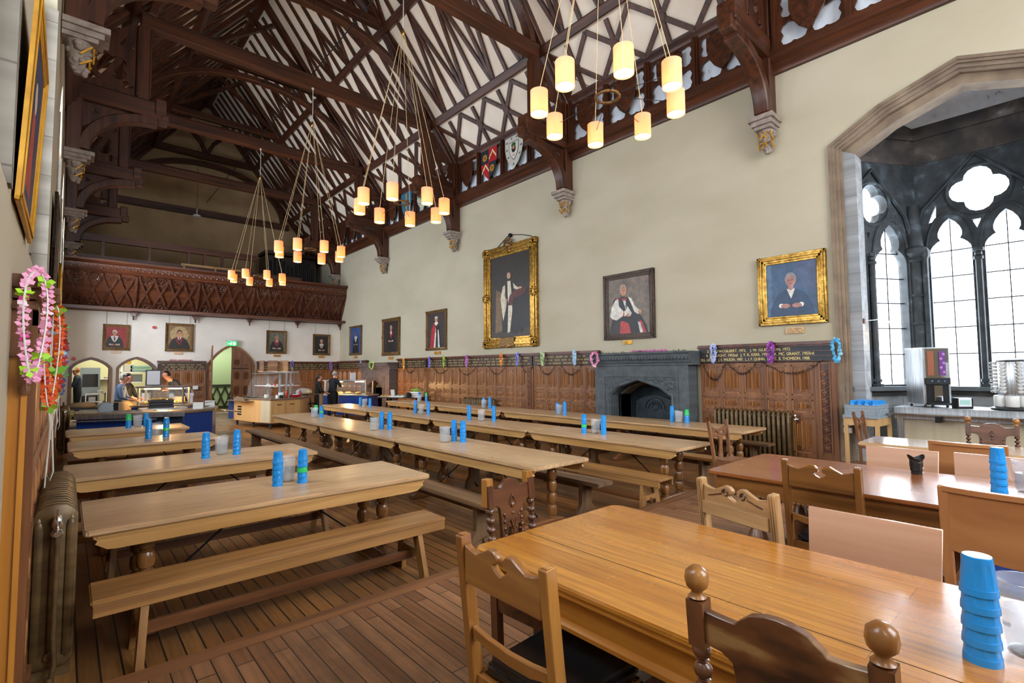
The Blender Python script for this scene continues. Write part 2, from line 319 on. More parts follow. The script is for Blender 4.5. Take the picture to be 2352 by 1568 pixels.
# ================================================================ SETTING
CX = 4.8; WR = 9.76; WL = -.2; YF = 23.4; YB = 28.0; YN = -4.6
def offs(path, d):
    """offset an open polyline to its right side"""
    out = []
    for i, p in enumerate(path):
        ns = []
        for a, b in ((i-1, i), (i, i+1)):
            if a >= 0 and b < len(path):
                dx, dy = path[b][0]-path[a][0], path[b][1]-path[a][1]; l = hypot(dx, dy); ns.append((dy/l, -dx/l))
        if len(ns) == 2:
            nx, ny = ns[0][0]+ns[1][0], ns[0][1]+ns[1][1]; k = 2/(nx*nx+ny*ny); nx *= k; ny *= k
        else: nx, ny = ns[0]
        out.append((p[0]+nx*d, p[1]+ny*d))
    return out
# floors
b = MB(); b.box(WL-.4, 3.3, -.1, 10.2, 28.2, 0); struct('floor', b, 'floor')
b = MB(); b.box(WL-.4, -5.2, -.1, 12.1, 3.2, .15); b.k = 1; b.box(WL-.4, 3.18, -.1, 10.2, 3.31, .153); struct('floor_dais', b, ['dais', 'nosing'])
# right wall with the bay arch
ARCH = [(2.67, .1), (2.67, 5.53), (1.93, 5.97), (.95, 6.3), (-.03, 5.97), (-.77, 5.53), (-.77, .1)]
FP1 = [(7.12, 0), (7.12, 1.12), (6.85, 1.3), (6.36, 1.45), (5.87, 1.3), (5.58, 1.12), (5.58, 0)]
FP2 = [(19.6, .2), (19.6, 1.0), (19.3, 1.2), (18.9, 1.36), (18.5, 1.2), (18.2, 1.0), (18.2, .2)]
b = MB(); outer = [(YN-.5, -.1), (YN-.5, 8.75), (YB+.2, 8.75), (YB+.2, -.1)]
b.plate([(YN-.5, -.1), (YN-.5, 8.75), (YB+.2, 8.75), (YB+.2, -.1)], [[(p[0], max(p[1], .02)) for p in ARCH], [(p[0], max(p[1], .03)) for p in FP1], FP2], 0, .4, 'yz', WR)
struct('wall_right', b, 'plaster')
# arch mouldings and reveal
b = MB()
prev = ARCH
def ring(b, d0, d1, x0, x1, part='all'):
    P = offs(ARCH, -d0) if False else offs(ARCH, d0); Q = offs(ARCH, d1)
    rng = range(len(P)-1)
    for i in rng:
        if part == 'top' and i in (0, len(P)-2): continue
        if part == 'side' and i not in (0, len(P)-2): continue
        p0, p1, q0, q1 = P[i], P[i+1], Q[i], Q[i+1]
        vs = [(x, *p) for x in (x0, x1) for p in (p0, p1, q1, q0)]
        b.add(vs, [(0, 1, 2, 3), (7, 6, 5, 4), (0, 4, 5, 1), (1, 5, 6, 2), (2, 6, 7, 3), (3, 7, 4, 0)])
sgn = 1
if offs(ARCH, .1)[0][0] > 2.67: sgn = -1
def ringd(d0, d1, x0, x1, part='all'): ring(b, sgn*d0, sgn*d1, x0, x1, part)
ringd(0, .05, 9.71, 9.80); ringd(.05, .085, 9.73, 9.86); ringd(.085, .13, 9.78, 9.93); ringd(.13, .16, 9.84, 10.0); 
b.k = 1; ringd(.15, .30, 9.98, 10.30, 'top'); b.k = 2; ringd(.15, .34, 9.93, 10.30, 'side')
struct('trim_1', b, ['archstone', 'archstone', 'reveal'])
# left wall with its tall windows
b = MB()
def winhole(a, c, zb=2.45, zs=5.6, za=6.5): return [(a, zb), (a, zs), ((3*a+c)/4, zs+.62*(za-zs)), ((a+c)/2, za), ((a+3*c)/4, zs+.62*(za-zs)), (c, zs), (c, zb)]
b.plate([(YN-.5, -.1), (YN-.5, 8.75), (YB+.2, 8.75), (YB+.2, -.1)], [winhole(a, c) for a, c in LWIN], -.55, 0, 'yz', WL)
struct('wall_left', b, 'plaster')
for i, (a, c) in enumerate(LWIN):
    b = MB()
    for y0, y1 in ((a, a+.09), (c-.09, c)):
        b.box(WL-.5, y0, 2.45, WL+.012, y1, 5.6)              # dressed jamb stones
        s_ = 1 if y0 == a else -1; b.box(WL-.5, min(y0, y0+s_*.16), 2.45, WL-.16, max(y0, y0+s_*.16), 5.6)
    b.box(WL-.52, a, 2.38, WL-.004, c, 2.47)
    m = (a+c)/2
    for y in (a+(c-a)/3, a+2*(c-a)/3): b.box(WL-.46, y-.06, 2.45, WL-.28, y+.06, 6.0)
    b.box(WL-.44, a, 4.1, WL-.3, c, 4.2)
    b.k = 1; b.box(WL-.39, a+.05, 2.45, WL-.38, c-.05, 6.2)
    struct('window_%d' % (i+3), b, ['jamb', 'pane'])
# near wall (behind the camera) with an unseen window opening added for fill light
b = MB(); b.plate([(WL-.6, -.1), (WL-.6, 8.7), (CX, 15.4), (WR+.4, 8.7), (WR+.4, -.1)], [[(2.0, 2.7), (2.0, 6.6), (CX, 8.9), (7.6, 6.6), (7.6, 2.7)]], -.5, 0, 'xz', YN); struct('wall_near', b, 'plaster')
b = MB()
for x in (3.1, 4.24, 5.36, 6.5): b.box(x-.08, YN-.35, 2.7, x+.08, YN-.15, 8.2)
b.box(2, YN-.35, 4.9, 7.6, YN-.15, 5.04); b.k = 1; b.box(2, YN-.26, 2.7, 7.6, YN-.25, 8.3); struct('window_9', b, ['jamb', 'pane'])  # added mullions and pane, never in view, to go with the end fill lamp
# far wall under the gallery, with two serving arches and a doorway
A1 = pointed(.15, 1.15, .02, 1.85, 2.17); A2 = pointed(1.45, 2.47, .02, 1.85, 2.2); A3 = pointed(4.35, 5.93, .02, 1.95, 2.75)
b = MB(); b.plate([(WL, -.1), (WL, 4.0), (WR, 4.0), (WR, -.1)], [A1, A2, A3], 0, .3, 'xz', YF); struct('wall_far', b, 'plaster_far')
def frame(name, A, w, y0, y1, m):
    b = MB(); O = offs(A, w if offs(A, .1)[0][0] < A[0][0] else -w); O[0] = (O[0][0], A[0][1]); O[-1] = (O[-1][0], A[-1][1])
    for i in range(len(A)-1):
        vs = [(p[0], y, p[1]) for y in (y0, y1) for p in (A[i], A[i+1], O[i+1], O[i])]
        b.add(vs, [(0, 1, 2, 3), (7, 6, 5, 4), (0, 4, 5, 1), (1, 5, 6, 2), (2, 6, 7, 3), (3, 7, 4, 0)])
    struct(name, b, m)
frame('trim_2', A1, .09, YF-.06, YF+.3, 'redwood_z'); frame('trim_3', A2, .09, YF-.06, YF+.3, 'redwood_z'); frame('trim_4', A3, .1, YF-.07, YF+.3, 'panel_z')
# back wall high above the gallery, gable shaped
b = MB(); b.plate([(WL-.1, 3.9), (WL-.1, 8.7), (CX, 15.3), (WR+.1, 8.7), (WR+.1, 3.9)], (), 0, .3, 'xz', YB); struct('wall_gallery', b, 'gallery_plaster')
# ceiling slopes
def slope_z(x): return 15.1-1.3*abs(x-CX)
b = MB()
for s in (-1, 1):
    x1 = CX+s*5.15; n = Vector((s*1.3, 0, 1)).normalized()*.15
    b.strip([(CX, 15.1), (x1, slope_z(x1)), (x1+n.x, slope_z(x1)+n.z), (CX, 15.35)], YN-.6, YB+.3, 'y')
struct('ceiling', b, 'ceil')
# the room behind: kitchen and passage
b = MB(); b.box(WL, 27.2, 0, 3.3, 27.3, 3.2); b.box(3.2, YF+.3, 0, 3.3, 27.3, 3.2); b.box(WL-.05, YF+.3, 0, WL, 27.3, 3.2); b.box(WL, YF+.3, 3.1, 3.3, 27.3, 3.2); struct('wall_kitchen', b, 'kitwall')
b = MB(); b.box(3.9, 26.4, 0, 6.6, 26.5, 3.2); b.box(3.8, YF+.3, 0, 3.9, 26.5, 3.2); b.box(6.6, YF+.3, 0, 6.7, 26.5, 3.2); b.box(3.8, YF+.3, 3.1, 6.7, 26.5, 3.2); struct('wall_passage', b, 'greenwall')
b = MB(); b.box(3.9, 26.34, .05, 6.6, 26.4, .13); b.box(3.9, 26.34, 1.02, 6.6, 26.4, 1.12)
for i in range(9):
    x = 3.9+i*.33
    b.bar((x, 26.37, .13), (x+.33, 26.37, 1.02), .05, .07, (0, 1, 0)); b.bar((x+.33, 26.36, .13), (x, 26.36, 1.02), .05, .07, (0, 1, 0))
struct('trim_5', b, 'darkgreen')
area('kitchen_light', (1.4, 25.4, 3.05), (0, 0, 0), 2.2, 2.2, 62, (1, .97, .82)); area('passage_light', (5.2, 25.2, 3.05), (0, 0, 0), 1.8, 1.4, 34, (1, 1, .95))
# ---------------------------------------------------------------- oak panelling
def linen(b, put, u0, v0, u1, v1, folds=3):
    """one linenfold panel: framed recess, folds with pointed ends. put(u,v,w)->xyz, w outwards"""
    def bx(a0, c0, a1, c1, w0, w1):
        vs = [put(u, v, w) for w in (w0, w1) for u, v in ((a0, c0), (a1, c0), (a1, c1), (a0, c1))]
        b.add(vs, [(0, 3, 2, 1), (4, 5, 6, 7), (0, 1, 5, 4), (1, 2, 6, 5), (2, 3, 7, 6), (3, 0, 4, 7)])
    e = .022; bx(u0, v0, u0+e, v1, 0, .018); bx(u1-e, v0, u1, v1, 0, .018); bx(u0, v0, u1, v0+e, 0, .018); bx(u0, v1-e, u1, v1, 0, .018)
    m = .05; a, c = u0+m, u1-m; n = folds*2+1; w = (c-a)/n; tip = min(.07, (v1-v0)*.16)
    for i in range(n):
        x0, x1 = a+i*w, a+(i+1)*w; xm = (x0+x1)/2; k = 1-abs(i-folds)/(folds+.01); k = (k if i % 2 == 0 else k*.35)
        lo, hi = v0+m+tip*(1-k), v1-m-tip*(1-k); d = .032 if i % 2 == 0 else .016
        vs = [put(x0+.1*w, lo, .001), put(xm, lo-tip*.4*k, d*.8), put(x1-.1*w, lo, .001), put(x0+.1*w, hi, .001), put(xm, hi+tip*.4*k, d*.8), put(x1-.1*w, hi, .001), put(xm, lo+.02, d), put(xm, hi-.02, d)]
        b.add(vs, [(0, 1, 6), (1, 2, 6), (3, 7, 4), (4, 7, 5), (0, 6, 7, 3), (6, 2, 5, 7)])
def panelling(name, put, u0, u1, zb, zt, cols, rows, m='panel_z', back=True, base=.12):
    """rows: list of (v0,v1) panel bands"""
    b = MB()
    def bx(a0, c0, a1, c1, w0, w1):
        vs = [put(u, v, w) for w in (w0, w1) for u, v in ((a0, c0), (a1, c0), (a1, c1), (a0, c1))]
        b.add(vs, [(0, 3, 2, 1), (4, 5, 6, 7), (0, 1, 5, 4), (1, 2, 6, 5), (2, 3, 7, 6), (3, 0, 4, 7)])
    bx(u0, zb, u1, zt, -.06, 0); cw = (u1-u0)/cols; st = .075
    for i in range(cols+1): bx(max(u0, u0+i*cw-st/2), zb, min(u1, u0+i*cw+st/2), zt, 0, .03)
    edges = [zb]+[v for r in rows for v in r]+[zt]; edges.sort()
    for k in range(0, len(edges), 2): bx(u0, edges[k], u1, edges[k+1], 0, .032)
    bx(u0, zb, u1, zb+base, 0, .05)
    b.k = 1
    for (v0, v1) in rows:
        for i in range(cols): linen(b, put, u0+i*cw+st/2, v0, u0+(i+1)*cw-st/2, v1)
    return struct(name, b, [m, 'fold'])
def putR(u, v, w): return (WR-.08-w, u, v)
def putL(u, v, w): return (WL+.06+w, u, v)
def putF(u, v, w): return (u, YF-.08-w, v)
PT = 1.80
rowsA = [(.2, .52), (.6, .82), (.9, 1.13), (1.2, 1.75)]; rowsR = [(.22, .84), (.92, 1.15), (1.22, 1.75)]
panelling('trim_6', putR, 3.0, 5.07, .0, PT, 5, rowsR)
panelling('trim_7', putR, 7.66, 9.95, 0, PT, 5, rowsA); panelling('trim_8', putR, 10.25, 15.35, 0, PT, 11, rowsA); panelling('trim_9', putR, 15.6, 17.55, 0, PT, 4, rowsA)
panelling('trim_10', putR, 20.25, YF-.08, 0, PT, 6, rowsA)
panelling('trim_11', putF, 2.58, 4.2, 0, PT-.02, 4, rowsA); panelling('trim_12', putF, 6.08, WR-.08, 0, PT-.02, 9, rowsA)
panelling('trim_13', putL, 3.34, YF, 0, 2.0, 42, [(.2, .52), (.6, .82), (.9, 1.2), (1.28, 1.93)])
# carved pilasters between the panelling sections
def pilaster(name, y, w, zb, zt):
    b = MB(); x = WR-.08; b.box(x-.055, y-w/2, zb, WR, y+w/2, zt); b.k = 1; c = w*.24
    b.box(x-.06, y-c, zb+.12, x-.03, y+c, zt-.03)
    b.k = 0
    for s in (-1, 1): b.box(x-.08, y+s*c-.012, zb+.1, x-.05, y+s*c+.012, zt-.02)
    z = zb+.2; k = 0
    while z < zt-.15:
        b.ball((x-.066, y, z), .026, 6, (.5, 1, 1))
        for q in range(5): a = 2*pi*q/5; b.ball((x-.064, y+.035*cos(a), z+.035*sin(a)), .017, 5, (.5, 1, 1))
        b.bar((x-.07, y-c, z+.1), (x-.07, y+c, z+.02), .016, .014); z += .155
    return struct(name, b, ['panel_z', 'redwood_z'])
pilaster('trim_14', 2.83, .32, .15, PT); pilaster('trim_15', 10.1, .28, 0, PT); pilaster('trim_16', 15.47, .22, 0, PT)
# capping rail above the honours boards
def caprail(b, put, u0, u1, z=2.12):
    for (w0, w1, z0, z1) in ((-.02, .06, z-.035, z-.01), (-.02, .10, z-.01, z+.02), (-.02, .075, z+.02, z+.045)):
        vs = [put(u, v, w) for w in (w0, w1) for u, v in ((u0, z0), (u1, z0), (u1, z1), (u0, z1))]
        b.add(vs, [(0, 3, 2, 1), (4, 5, 6, 7), (0, 1, 5, 4), (1, 2, 6, 5), (2, 3, 7, 6), (3, 0, 4, 7)])
b = MB()
for u0, u1 in ((2.66, 5.1), (7.66, 17.56), (20.25, YF)): caprail(b, putR, u0, u1)
caprail(b, putF, 2.58, 4.2, 2.1); caprail(b, putF, 6.08, WR, 2.1); struct('trim_17', b, 'redwood_x')
b = MB(); caprail(b, putL, 3.5, YF, 2.12); b.box(WL, 3.45, 2.0, WL+.07, YF, 2.1); b.box(WL, 3.335, 0, WL+.094, 3.4, 1.8)
b.k = 1; b.box(WL, 3.29, .15, WL+.045, 3.335, 1.8); b.box(WL+.045, 3.275, .15, WL+.066, 3.335, 1.8); b.k = 0
b.box(WL, 3.26, 1.78, WL+.075, 3.40, 1.80); b.box(WL, 3.24, 2.0, WL+.09, 3.45, 2.02); b.box(WL, 3.26, 2.02, WL+.083, 3.45, 2.04); b.box(WL, 3.27, 1.80, WL+.07, 3.38, 2.0); b.box(WL+.04, 3.255, 1.64, WL+.072, 3.29, 1.78); b.lathe([(.016, 1.6), (.022, 1.63), (.016, 1.66)], (WL+.056, 3.27, 0), 10)
b.box(WL, 3.22, 2.1, WL+.11, 3.5, 2.16); b.box(WL, 3.25, 2.05, WL+.1, 3.47, 2.1)
struct('trim_18', b, ['oakdk_z', 'amber_z'])
# ---------------------------------------------------------------- the bay
def putC(s, z, w):           # canted wall: s along it, w outwards into the room
    return (10.2+s*.8638-w*.5039, 2.49-s*.5039-w*.8638, z)
def light_head(u0, u1, zb, zs, za):
    """cinquefoil-like cusped head: lower lobes then a pointed upper foil"""
    c = (u0+u1)/2; h = (u1-u0)/2; P = [(u0, zb), (u0, zs)]
    L = [(u0, zs), (u0+.04*h, zs+.10*(za-zs)), (u0+.16*h, zs+.2*(za-zs)), (u0+.38*h, zs+.30*(za-zs)), (u0+.52*h, zs+.34*(za-zs)),
         (u0+.42*h, zs+.45*(za-zs)), (u0+.42*h, zs+.58*(za-zs)), (u0+.52*h, zs+.72*(za-zs)), (u0+.72*h, zs+.87*(za-zs)), (c, za)]
    Rr = [(2*c-p[0], p[1]) for p in reversed(L[:-1])]
    return [(u0, zb)]+L+Rr+[(u1, zb)]
def tracery(b, put, u0, u1, lights, q, tri, z1=5.95, zb=1.36, th=.16):
    H = [light_head(*l) for l in lights]+[foil(*q, 4, 0, 8)]+tri
    tmp = MB(); tmp.plate([(u0, zb), (u0, z1), (u1, z1), (u1, zb)], H, 0, th, 'xy'); b.add([put(p[0], p[1], -p[2]) for p in tmp.v], tmp.f)
    # roll mouldings: round the quatrefoil and the hood
    b.tube([put(q[0]+q[2]*1.12*cos(a*pi/12), q[1]+q[2]*1.12*sin(a*pi/12), .0) for a in range(24)], .035, 6, True)
    b.tube([put(q[0]+q[2]*1.3*cos(a*pi/12), q[1]+q[2]*1.3*sin(a*pi/12), -.02) for a in range(24)], .02, 5, True)
    for l in lights:
        c = (l[0]+l[1])/2; h = (l[1]-l[0])/2+.05; pts = [put(c-h, l[2], .0)]+[put(c-h*cos(pi/2*t/6)**.9 if t < 6 else c, l[3]+(l[4]-l[3]+.1)*sin(pi/2*t/6), 0) for t in range(7)]
        pts += [put(c+h*cos(pi/2*t/6)**.9 if t < 6 else c, l[3]+(l[4]-l[3]+.1)*sin(pi/2*t/6), 0) for t in range(5, -1, -1)]+[put(c+h, l[2], 0)]
        b.tube(pts, .028, 6)
def saddle(b, put, lights, zs):
    for l in lights:
        c = (l[0]+l[1])/2; b.bar(put(c, l[2], -.09), put(c, l[4]-.02, -.09), .014, .014)
        for z in zs: b.bar(put(l[0], z, -.09), put(l[1], z, -.09), .022, .018)
def putB(u, v, w): return (11.4-w, u, v)
def putC2(s, z, w): p = putC(s, z, w); return (p[0], 1.9-p[1], p[2])
bars = [1.93, 2.39, 2.84, 3.28, 3.73]
FL = [(1.07, 1.62, 1.37, 3.72, 4.29), (.36, .91, 1.37, 3.72, 4.29)]; CL = [(.46, 1.13, 1.4, 3.55, 4.24), (-.38, .22, 1.4, 3.55, 4.24)]
triF = [[(1.52, 4.28), (1.62, 4.25), (1.50, 4.62)], [(.93, 4.2), (1.05, 4.2), (.99, 4.05)], [(.28, 4.28), (.38, 4.28), (.42, 4.62)]]
triC = [[(.95, 4.2), (1.07, 4.15), (.93, 4.45)], [(.30, 4.08), (.38, 4.08), (.34, 3.96)]]
def win(name, put, u0, u1, lights, q, tri, hood):
    b = MB(); tracery(b, put, u0, u1, lights, q, tri)
    # little columns between the lights and their capitals, hood mould
    m = (lights[0][0]+lights[1][1])/2
    for u, r in ((m, .045),):
        b.tube([put(u, 1.42, .05), put(u, 3.5, .05)], r, 8)
        for z, rr, h in ((3.5, .065, .05), (3.57, .05, .05), (3.64, .085, .05), (1.36, .085, .06), (1.45, .065, .05)): b.tube([put(u, z, .05), put(u, z+h, .05)], rr, 8)
    b.tube([put(*hood[0], .03), put(*hood[1], .03), put(*hood[2], .03), put(*hood[3], .03), put(*hood[4], .03)], .035, 6)
    b.k = 1; saddle(b, put, lights, bars); b.k = 2
    l0, l1 = min(l[0] for l in lights), max(l[1] for l in lights)
    b.add([put(l0, 1.37, -.12), put(l1, 1.37, -.12), put(l1, 5.2, -.12), put(l0, 5.2, -.12)], [(0, 1, 2, 3)])
    b.k = 3; tmp = [put(u, z, w) for w in (-.02, .14) for u, z in ((u0, 1.3), (u1, 1.3), (u1, 1.37), (u0, 1.37))]
    b.add(tmp, [(0, 1, 2, 3), (7, 6, 5, 4), (0, 4, 5, 1), (1, 5, 6, 2), (2, 6, 7, 3), (3, 7, 4, 0)])
    struct(name, b, ['tracery', 'iron', 'pane', 'stone'])
win('window_1', putB, .0, 1.9, FL, (.95, 4.71, .37), triF, [(1.85, 3.85), (1.7, 4.5), (.97, 5.32), (.22, 4.5), (.08, 3.85)])
win('window_2', putC, -.42, 1.42, CL, (.43, 4.6, .34), triC, [(-.4, 3.9), (-.3, 4.4), (.43, 5.2), (1.1, 4.4), (1.25, 3.9)])
win('window_10', putC2, -.42, 1.42, CL, (.43, 4.6, .34), triC, [(-.4, 3.9), (-.3, 4.4), (.43, 5.2), (1.1, 4.4), (1.25, 3.9)])
b = MB()                       # clustered pier shafts at the bay's corners
for py in (1.82, .08):
    b.lathe([(.13, 1.3), (.17, 1.32), (.17, 1.4), (.12, 1.46), (.105, 1.5), (.105, 3.55), (.15, 3.6), (.12, 3.64), (.19, 3.72), (.19, 3.8), (.13, 3.85), (.10, 4.6)], (11.3, py, 0), 12)
    for a in (-.14, .14): b.lathe([(.05, 1.3), (.05, 3.6), (.08, 3.66), (.08, 3.74), (.05, 3.8)], (11.27, py+a, 0), 8)
    for z in (1.95, 2.45, 2.95): b.lathe([(.12, z), (.125, z+.02), (.12, z+.04)], (11.3, py, 0), 12)
struct('trim_19', b, 'tracery')
b = MB()                       # wall below and above the bay windows
def slabw(put, u0, u1, z0, z1, w0, w1): b.add([put(u, z, w) for w in (w0, w1) for u, z in ((u0, z0), (u1, z0), (u1, z1), (u0, z1))], [(0, 1, 2, 3), (7, 6, 5, 4), (0, 4, 5, 1), (1, 5, 6, 2), (2, 6, 7, 3), (3, 7, 4, 0)])
for P, u0, u1 in ((putB, 0, 1.9), (putC, -.42, 1.42), (putC2, -.42, 1.42)):
    b.k = 0; slabw(P, u0, u1, .1, 1.3, -.3, -.01); b.k = 1; slabw(P, u0, u1, 1.22, 1.3, -.02, .05); slabw(P, u0, u1, 5.35, 6.3, -.25, .012); slabw(P, u0, u1, 5.8, 5.9, 0, .05)
struct('wall_bay', b, ['reveal', 'soot'])
b = MB(); b.add([(10.0, 3.0, 6.55), (10.0, -1.1, 6.55), (11.9, -1.1, 5.85), (11.9, 3.0, 5.85), (10.0, 3.0, 6.7), (10.0, -1.1, 6.7), (11.9, -1.1, 6.0), (11.9, 3.0, 6.0)], [(0, 1, 2, 3), (7, 6, 5, 4), (0, 4, 5, 1), (1, 5, 6, 2), (2, 6, 7, 3), (3, 7, 4, 0)])
struct('ceiling_bay', b, 'limewash')
# ================================================================ ROOF TIMBERS
TY = [3.62, 8.66, 13.7, 18.7, 23.55]
def truss():
    t = thing('roof_truss', 'dark hammerbeam roof truss', 'roof truss', (0, 0, 0), 0, 'hammerbeam roof trusses')
    def P(name, b, m, **k): return b.build(name, m, t, **k)
    b = MB(); b.box(1.0, -.13, 9.5, 8.6, .13, 9.8); b.box(.95, -.1, 9.8, 8.65, .1, 9.86); P('tie_beam', b, 'timber_x', bevel=.02)
    b = MB(); b.box(2.55, -.11, 12.15, 7.05, .11, 12.42); P('collar_beam', b, 'timber_x', bevel=.02)
    for s in (-1, 1):
        X = lambda d: CX+s*d
        b = MB(); x0, x1 = sorted((X(3.35), X(5.0))); b.box(x0, -.14, 7.45, x1, .14, 7.82); x0, x1 = sorted((X(3.28), X(3.5))); b.box(x0, -.17, 7.52, x1, .17, 7.9)
        x0, x1 = sorted((X(3.22), X(3.45))); b.box(x0, -.12, 7.36, x1, .12, 7.6); P('hammer_beam', b, 'timber_x', bevel=.025)
        b = MB(); x0, x1 = sorted((X(3.6), X(3.83))); b.box(x0, -.12, 7.8, x1, .12, 9.5)
        for q in (x0, x1): b.box(q-.02, -.14, 7.85, q+.02, .14, 9.45)
        P('hammer_post', b, 'timber_z', bevel=.015)
        b = MB(); x0, x1 = sorted((X(4.72), X(4.98))); b.box(x0, -.13, 6.32, x1, .13, 8.75); P('wall_post', b, 'timber_z', bevel=.02)
        b = MB(); pts = [(X(4.68-1.25*(1-cos(a))), 0, 6.38+1.0*sin(a)**.9 if a else 6.38) for a in [i*pi/2/10 for i in range(11)]]
        b.sweep(pts, .2, .26, (0, 1, 0)); T = MB(); P('curved_brace', b, 'timber_z', bevel=.02)
        b = MB(); x0 = X(5.0); b.bar((X(4.95), 0, 8.62), (X(.02), 0, 15.02), .24, .3, (0, 1, 0)); P('principal_rafter', b, 'timber_x', bevel=.02)
        b = MB(); b.sweep([(X(3.62*cos(a)), 0, 9.55+2.38*sin(a)) for a in [i*pi/2/14 for i in range(1, 15)]], .17, .26, (0, 1, 0)); P('arched_brace', b, 'timber_x', bevel=.02)
        b = MB(); b.bar((X(1.9), 0, 12.42), (X(-.55), 0, 14.3), .12, .2, (0, 1, 0)); P('scissor_brace', b, 'timber_x')
        # pierced spandrel between post, beam and rafter
        m = (lambda p: (CX+s*p[0], p[1]))
        O = [m(p) for p in ((3.82, 7.82), (4.76, 7.82), (4.76, 8.55), (3.95, 9.5), (3.82, 9.5))]
        H = [foil(CX+s*4.28, 8.38, .3, 4, pi/4, 6), [m(p) for p in ((3.9, 8.85), (4.02, 8.8), (4.16, 8.95), (4.0, 9.2), (3.9, 9.35))], foil(CX+s*4.0, 8.04, .12, 3, 0, 5), foil(CX+s*4.58, 8.03, .12, 3, 0, 5)]
        b = MB(); b.plate(O, H, -.04, .04, 'xz'); b.tube([(CX+s*4.28+.33*cos(a*pi/8), 0, 8.38+.33*sin(a*pi/8)) for a in range(16)], .045, 6, True)
        b.sweep([(X(4.7-.8*t), 0, 7.9+1.5*t*t) for t in [i/6 for i in range(7)]], .12, .05, (0, 1, 0)); P('pierced_spandrel', b, 'timber_z')
        # moulded stop and arch spandrel under the hammer beam
        b = MB(); O = [m(p) for p in ((4.72, 6.9), (4.72, 7.42), (3.9, 7.42), (4.3, 7.2))]; b.plate(O, [foil(CX+s*4.52, 7.27, .07, 3, 0, 5)], -.03, .03, 'xz'); P('lower_spandrel', b, 'timber_z')
        # stone corbel with carved leaves and gilding
        b = MB(); x0, x1 = sorted((X(4.5), X(4.99))); b.box(x0, -.22, 6.24, x1, .22, 6.32)
        x0, x1 = sorted((X(4.56), X(4.99))); b.box(x0, -.18, 6.16, x1, .18, 6.24); x0, x1 = sorted((X(4.62), X(4.99))); b.box(x0, -.15, 6.1, x1, .15, 6.16)
        rr = random.Random(3)
        for i in range(26):
            tt = rr.random(); z = 6.1-.42*tt; r = .145*(1-.62*tt); a = rr.uniform(-pi, pi); b.ball((X(4.8)-s*r*cos(a)*.9, r*sin(a), z), .05*(1.2-.4*tt), 6, (1, 1, .8))
        b.lathe([(.04, 5.68), (.07, 5.75), (.1, 5.9), (.14, 6.1)], (X(4.82), 0, 0), 8)
        c = P('corbel', b, 'corbel', angle=60); g = MB()
        for z, w in ((5.98, .07), (5.82, .05)):
            x = X(4.66+(.0 if z > 5.9 else .04)); g.bar((x, -w, z-w), (x, w, z+w), .02, .02); g.bar((x, w, z-w), (x, -w, z+w), .02, .02)
            for q in (-1, 1): g.bar((X(4.8), q*.12, z-w), (X(4.68), q*.11, z+w), .02, .02)
        g.build('gilding', 'goldflat', c)
    return t
T0 = truss(); T0.location = (0, TY[2], 0)
names = ['first', 'second', 'third', 'fourth', 'fifth']
T0['label'] = 'third hammerbeam truss from the camera, with the second hanging light cluster in front of it'
for i, y in enumerate(TY):
    if i == 2: continue
    dup(T0, (0, y, 0), label=['nearest hammerbeam truss, its right brace ending between the arch and the blue portrait', 'second hammerbeam truss, its right brace behind the nearest lamp cluster', '', 'fourth hammerbeam truss, its brace above the red robed portraits', 'farthest hammerbeam truss, over the front of the gallery'][i])
# end truss frame set against the gallery gable
t = thing('gable_truss', 'black timber frame flat against the gable above the gallery', 'roof truss', (0, YB-.14, 0))
b = MB(); b.box(.9, -.1, 9.25, 8.7, .1, 9.55); b.build('tie_beam', 'timber_x', t); b = MB(); b.box(2.5, -.1, 12.1, 7.1, .1, 12.4); b.build('collar_beam', 'timber_x', t)
for s in (-1, 1):
    b = MB(); b.sweep([(CX+s*3.6*cos(a), 0, 9.5+2.35*sin(a)) for a in [i*pi/2/12 for i in range(13)]], .2, .3, (0, 1, 0)); b.build('arched_brace', 'timber_x', t)
    b = MB(); b.sweep([(CX+s*.05, 0, 12.4), (CX+s*.25, 0, 12.9), (CX+s*.7, 0, 13.4), (CX+s*1.2, 0, 13.6)], .16, .2, (0, 1, 0)); b.build('curved_brace', 'timber_z', t)
    b = MB(); b.bar((CX+s*4.8, 0, 8.75), (CX+s*.02, 0, 15.0), .2, .3, (0, 1, 0)); b.build('principal_rafter', 'timber_x', t)
# purlins, ridge and iron rod run the whole length
b = MB()
for s in (-1, 1):
    for d, z, h in ((3.97, 9.78, .2), (2.17, 12.15, .2)):
        b.T = Matrix.Translation((CX+s*d, 0, z)) @ Matrix.Rotation(s*radians(52.4), 4, 'Y'); b.box(-.12, YN, -.11, .12, YB, .09)
    b.T = Matrix.Identity(4)
for s, d, z, nm in ((1, 3.97, 9.78, 'lower purlin'), (1, 2.17, 12.15, 'upper purlin'), (-1, 3.97, 9.78, 'lower purlin'), (-1, 2.17, 12.15, 'upper purlin')):
    b = MB(); b.T = Matrix.Translation((CX+s*d, 0, z)) @ Matrix.Rotation(s*radians(52.4), 4, 'Y'); b.box(-.11, YN, -.13, .11, YB-.3, .06); b.T = Matrix.Identity(4)
    tag(b.build('purlin', 'timber_y', bevel=.02), 'long dark %s running down the %s slope of the roof' % (nm, 'right' if s > 0 else 'left'), 'roof beam', 'purlins')
b = MB(); b.box(CX-.1, YN, 14.75, CX+.1, YB, 15.0); tag(b.build('ridge_beam', 'timber_y'), 'dark ridge beam along the top of the roof', 'roof beam')
b = MB(); b.tube([(CX, 1, 9.88), (CX, 27.5, 9.88)], .014, 6); tag(b.build('iron_rod', 'iron'), 'thin iron rod running lengthwise over the tie beams', 'rod')
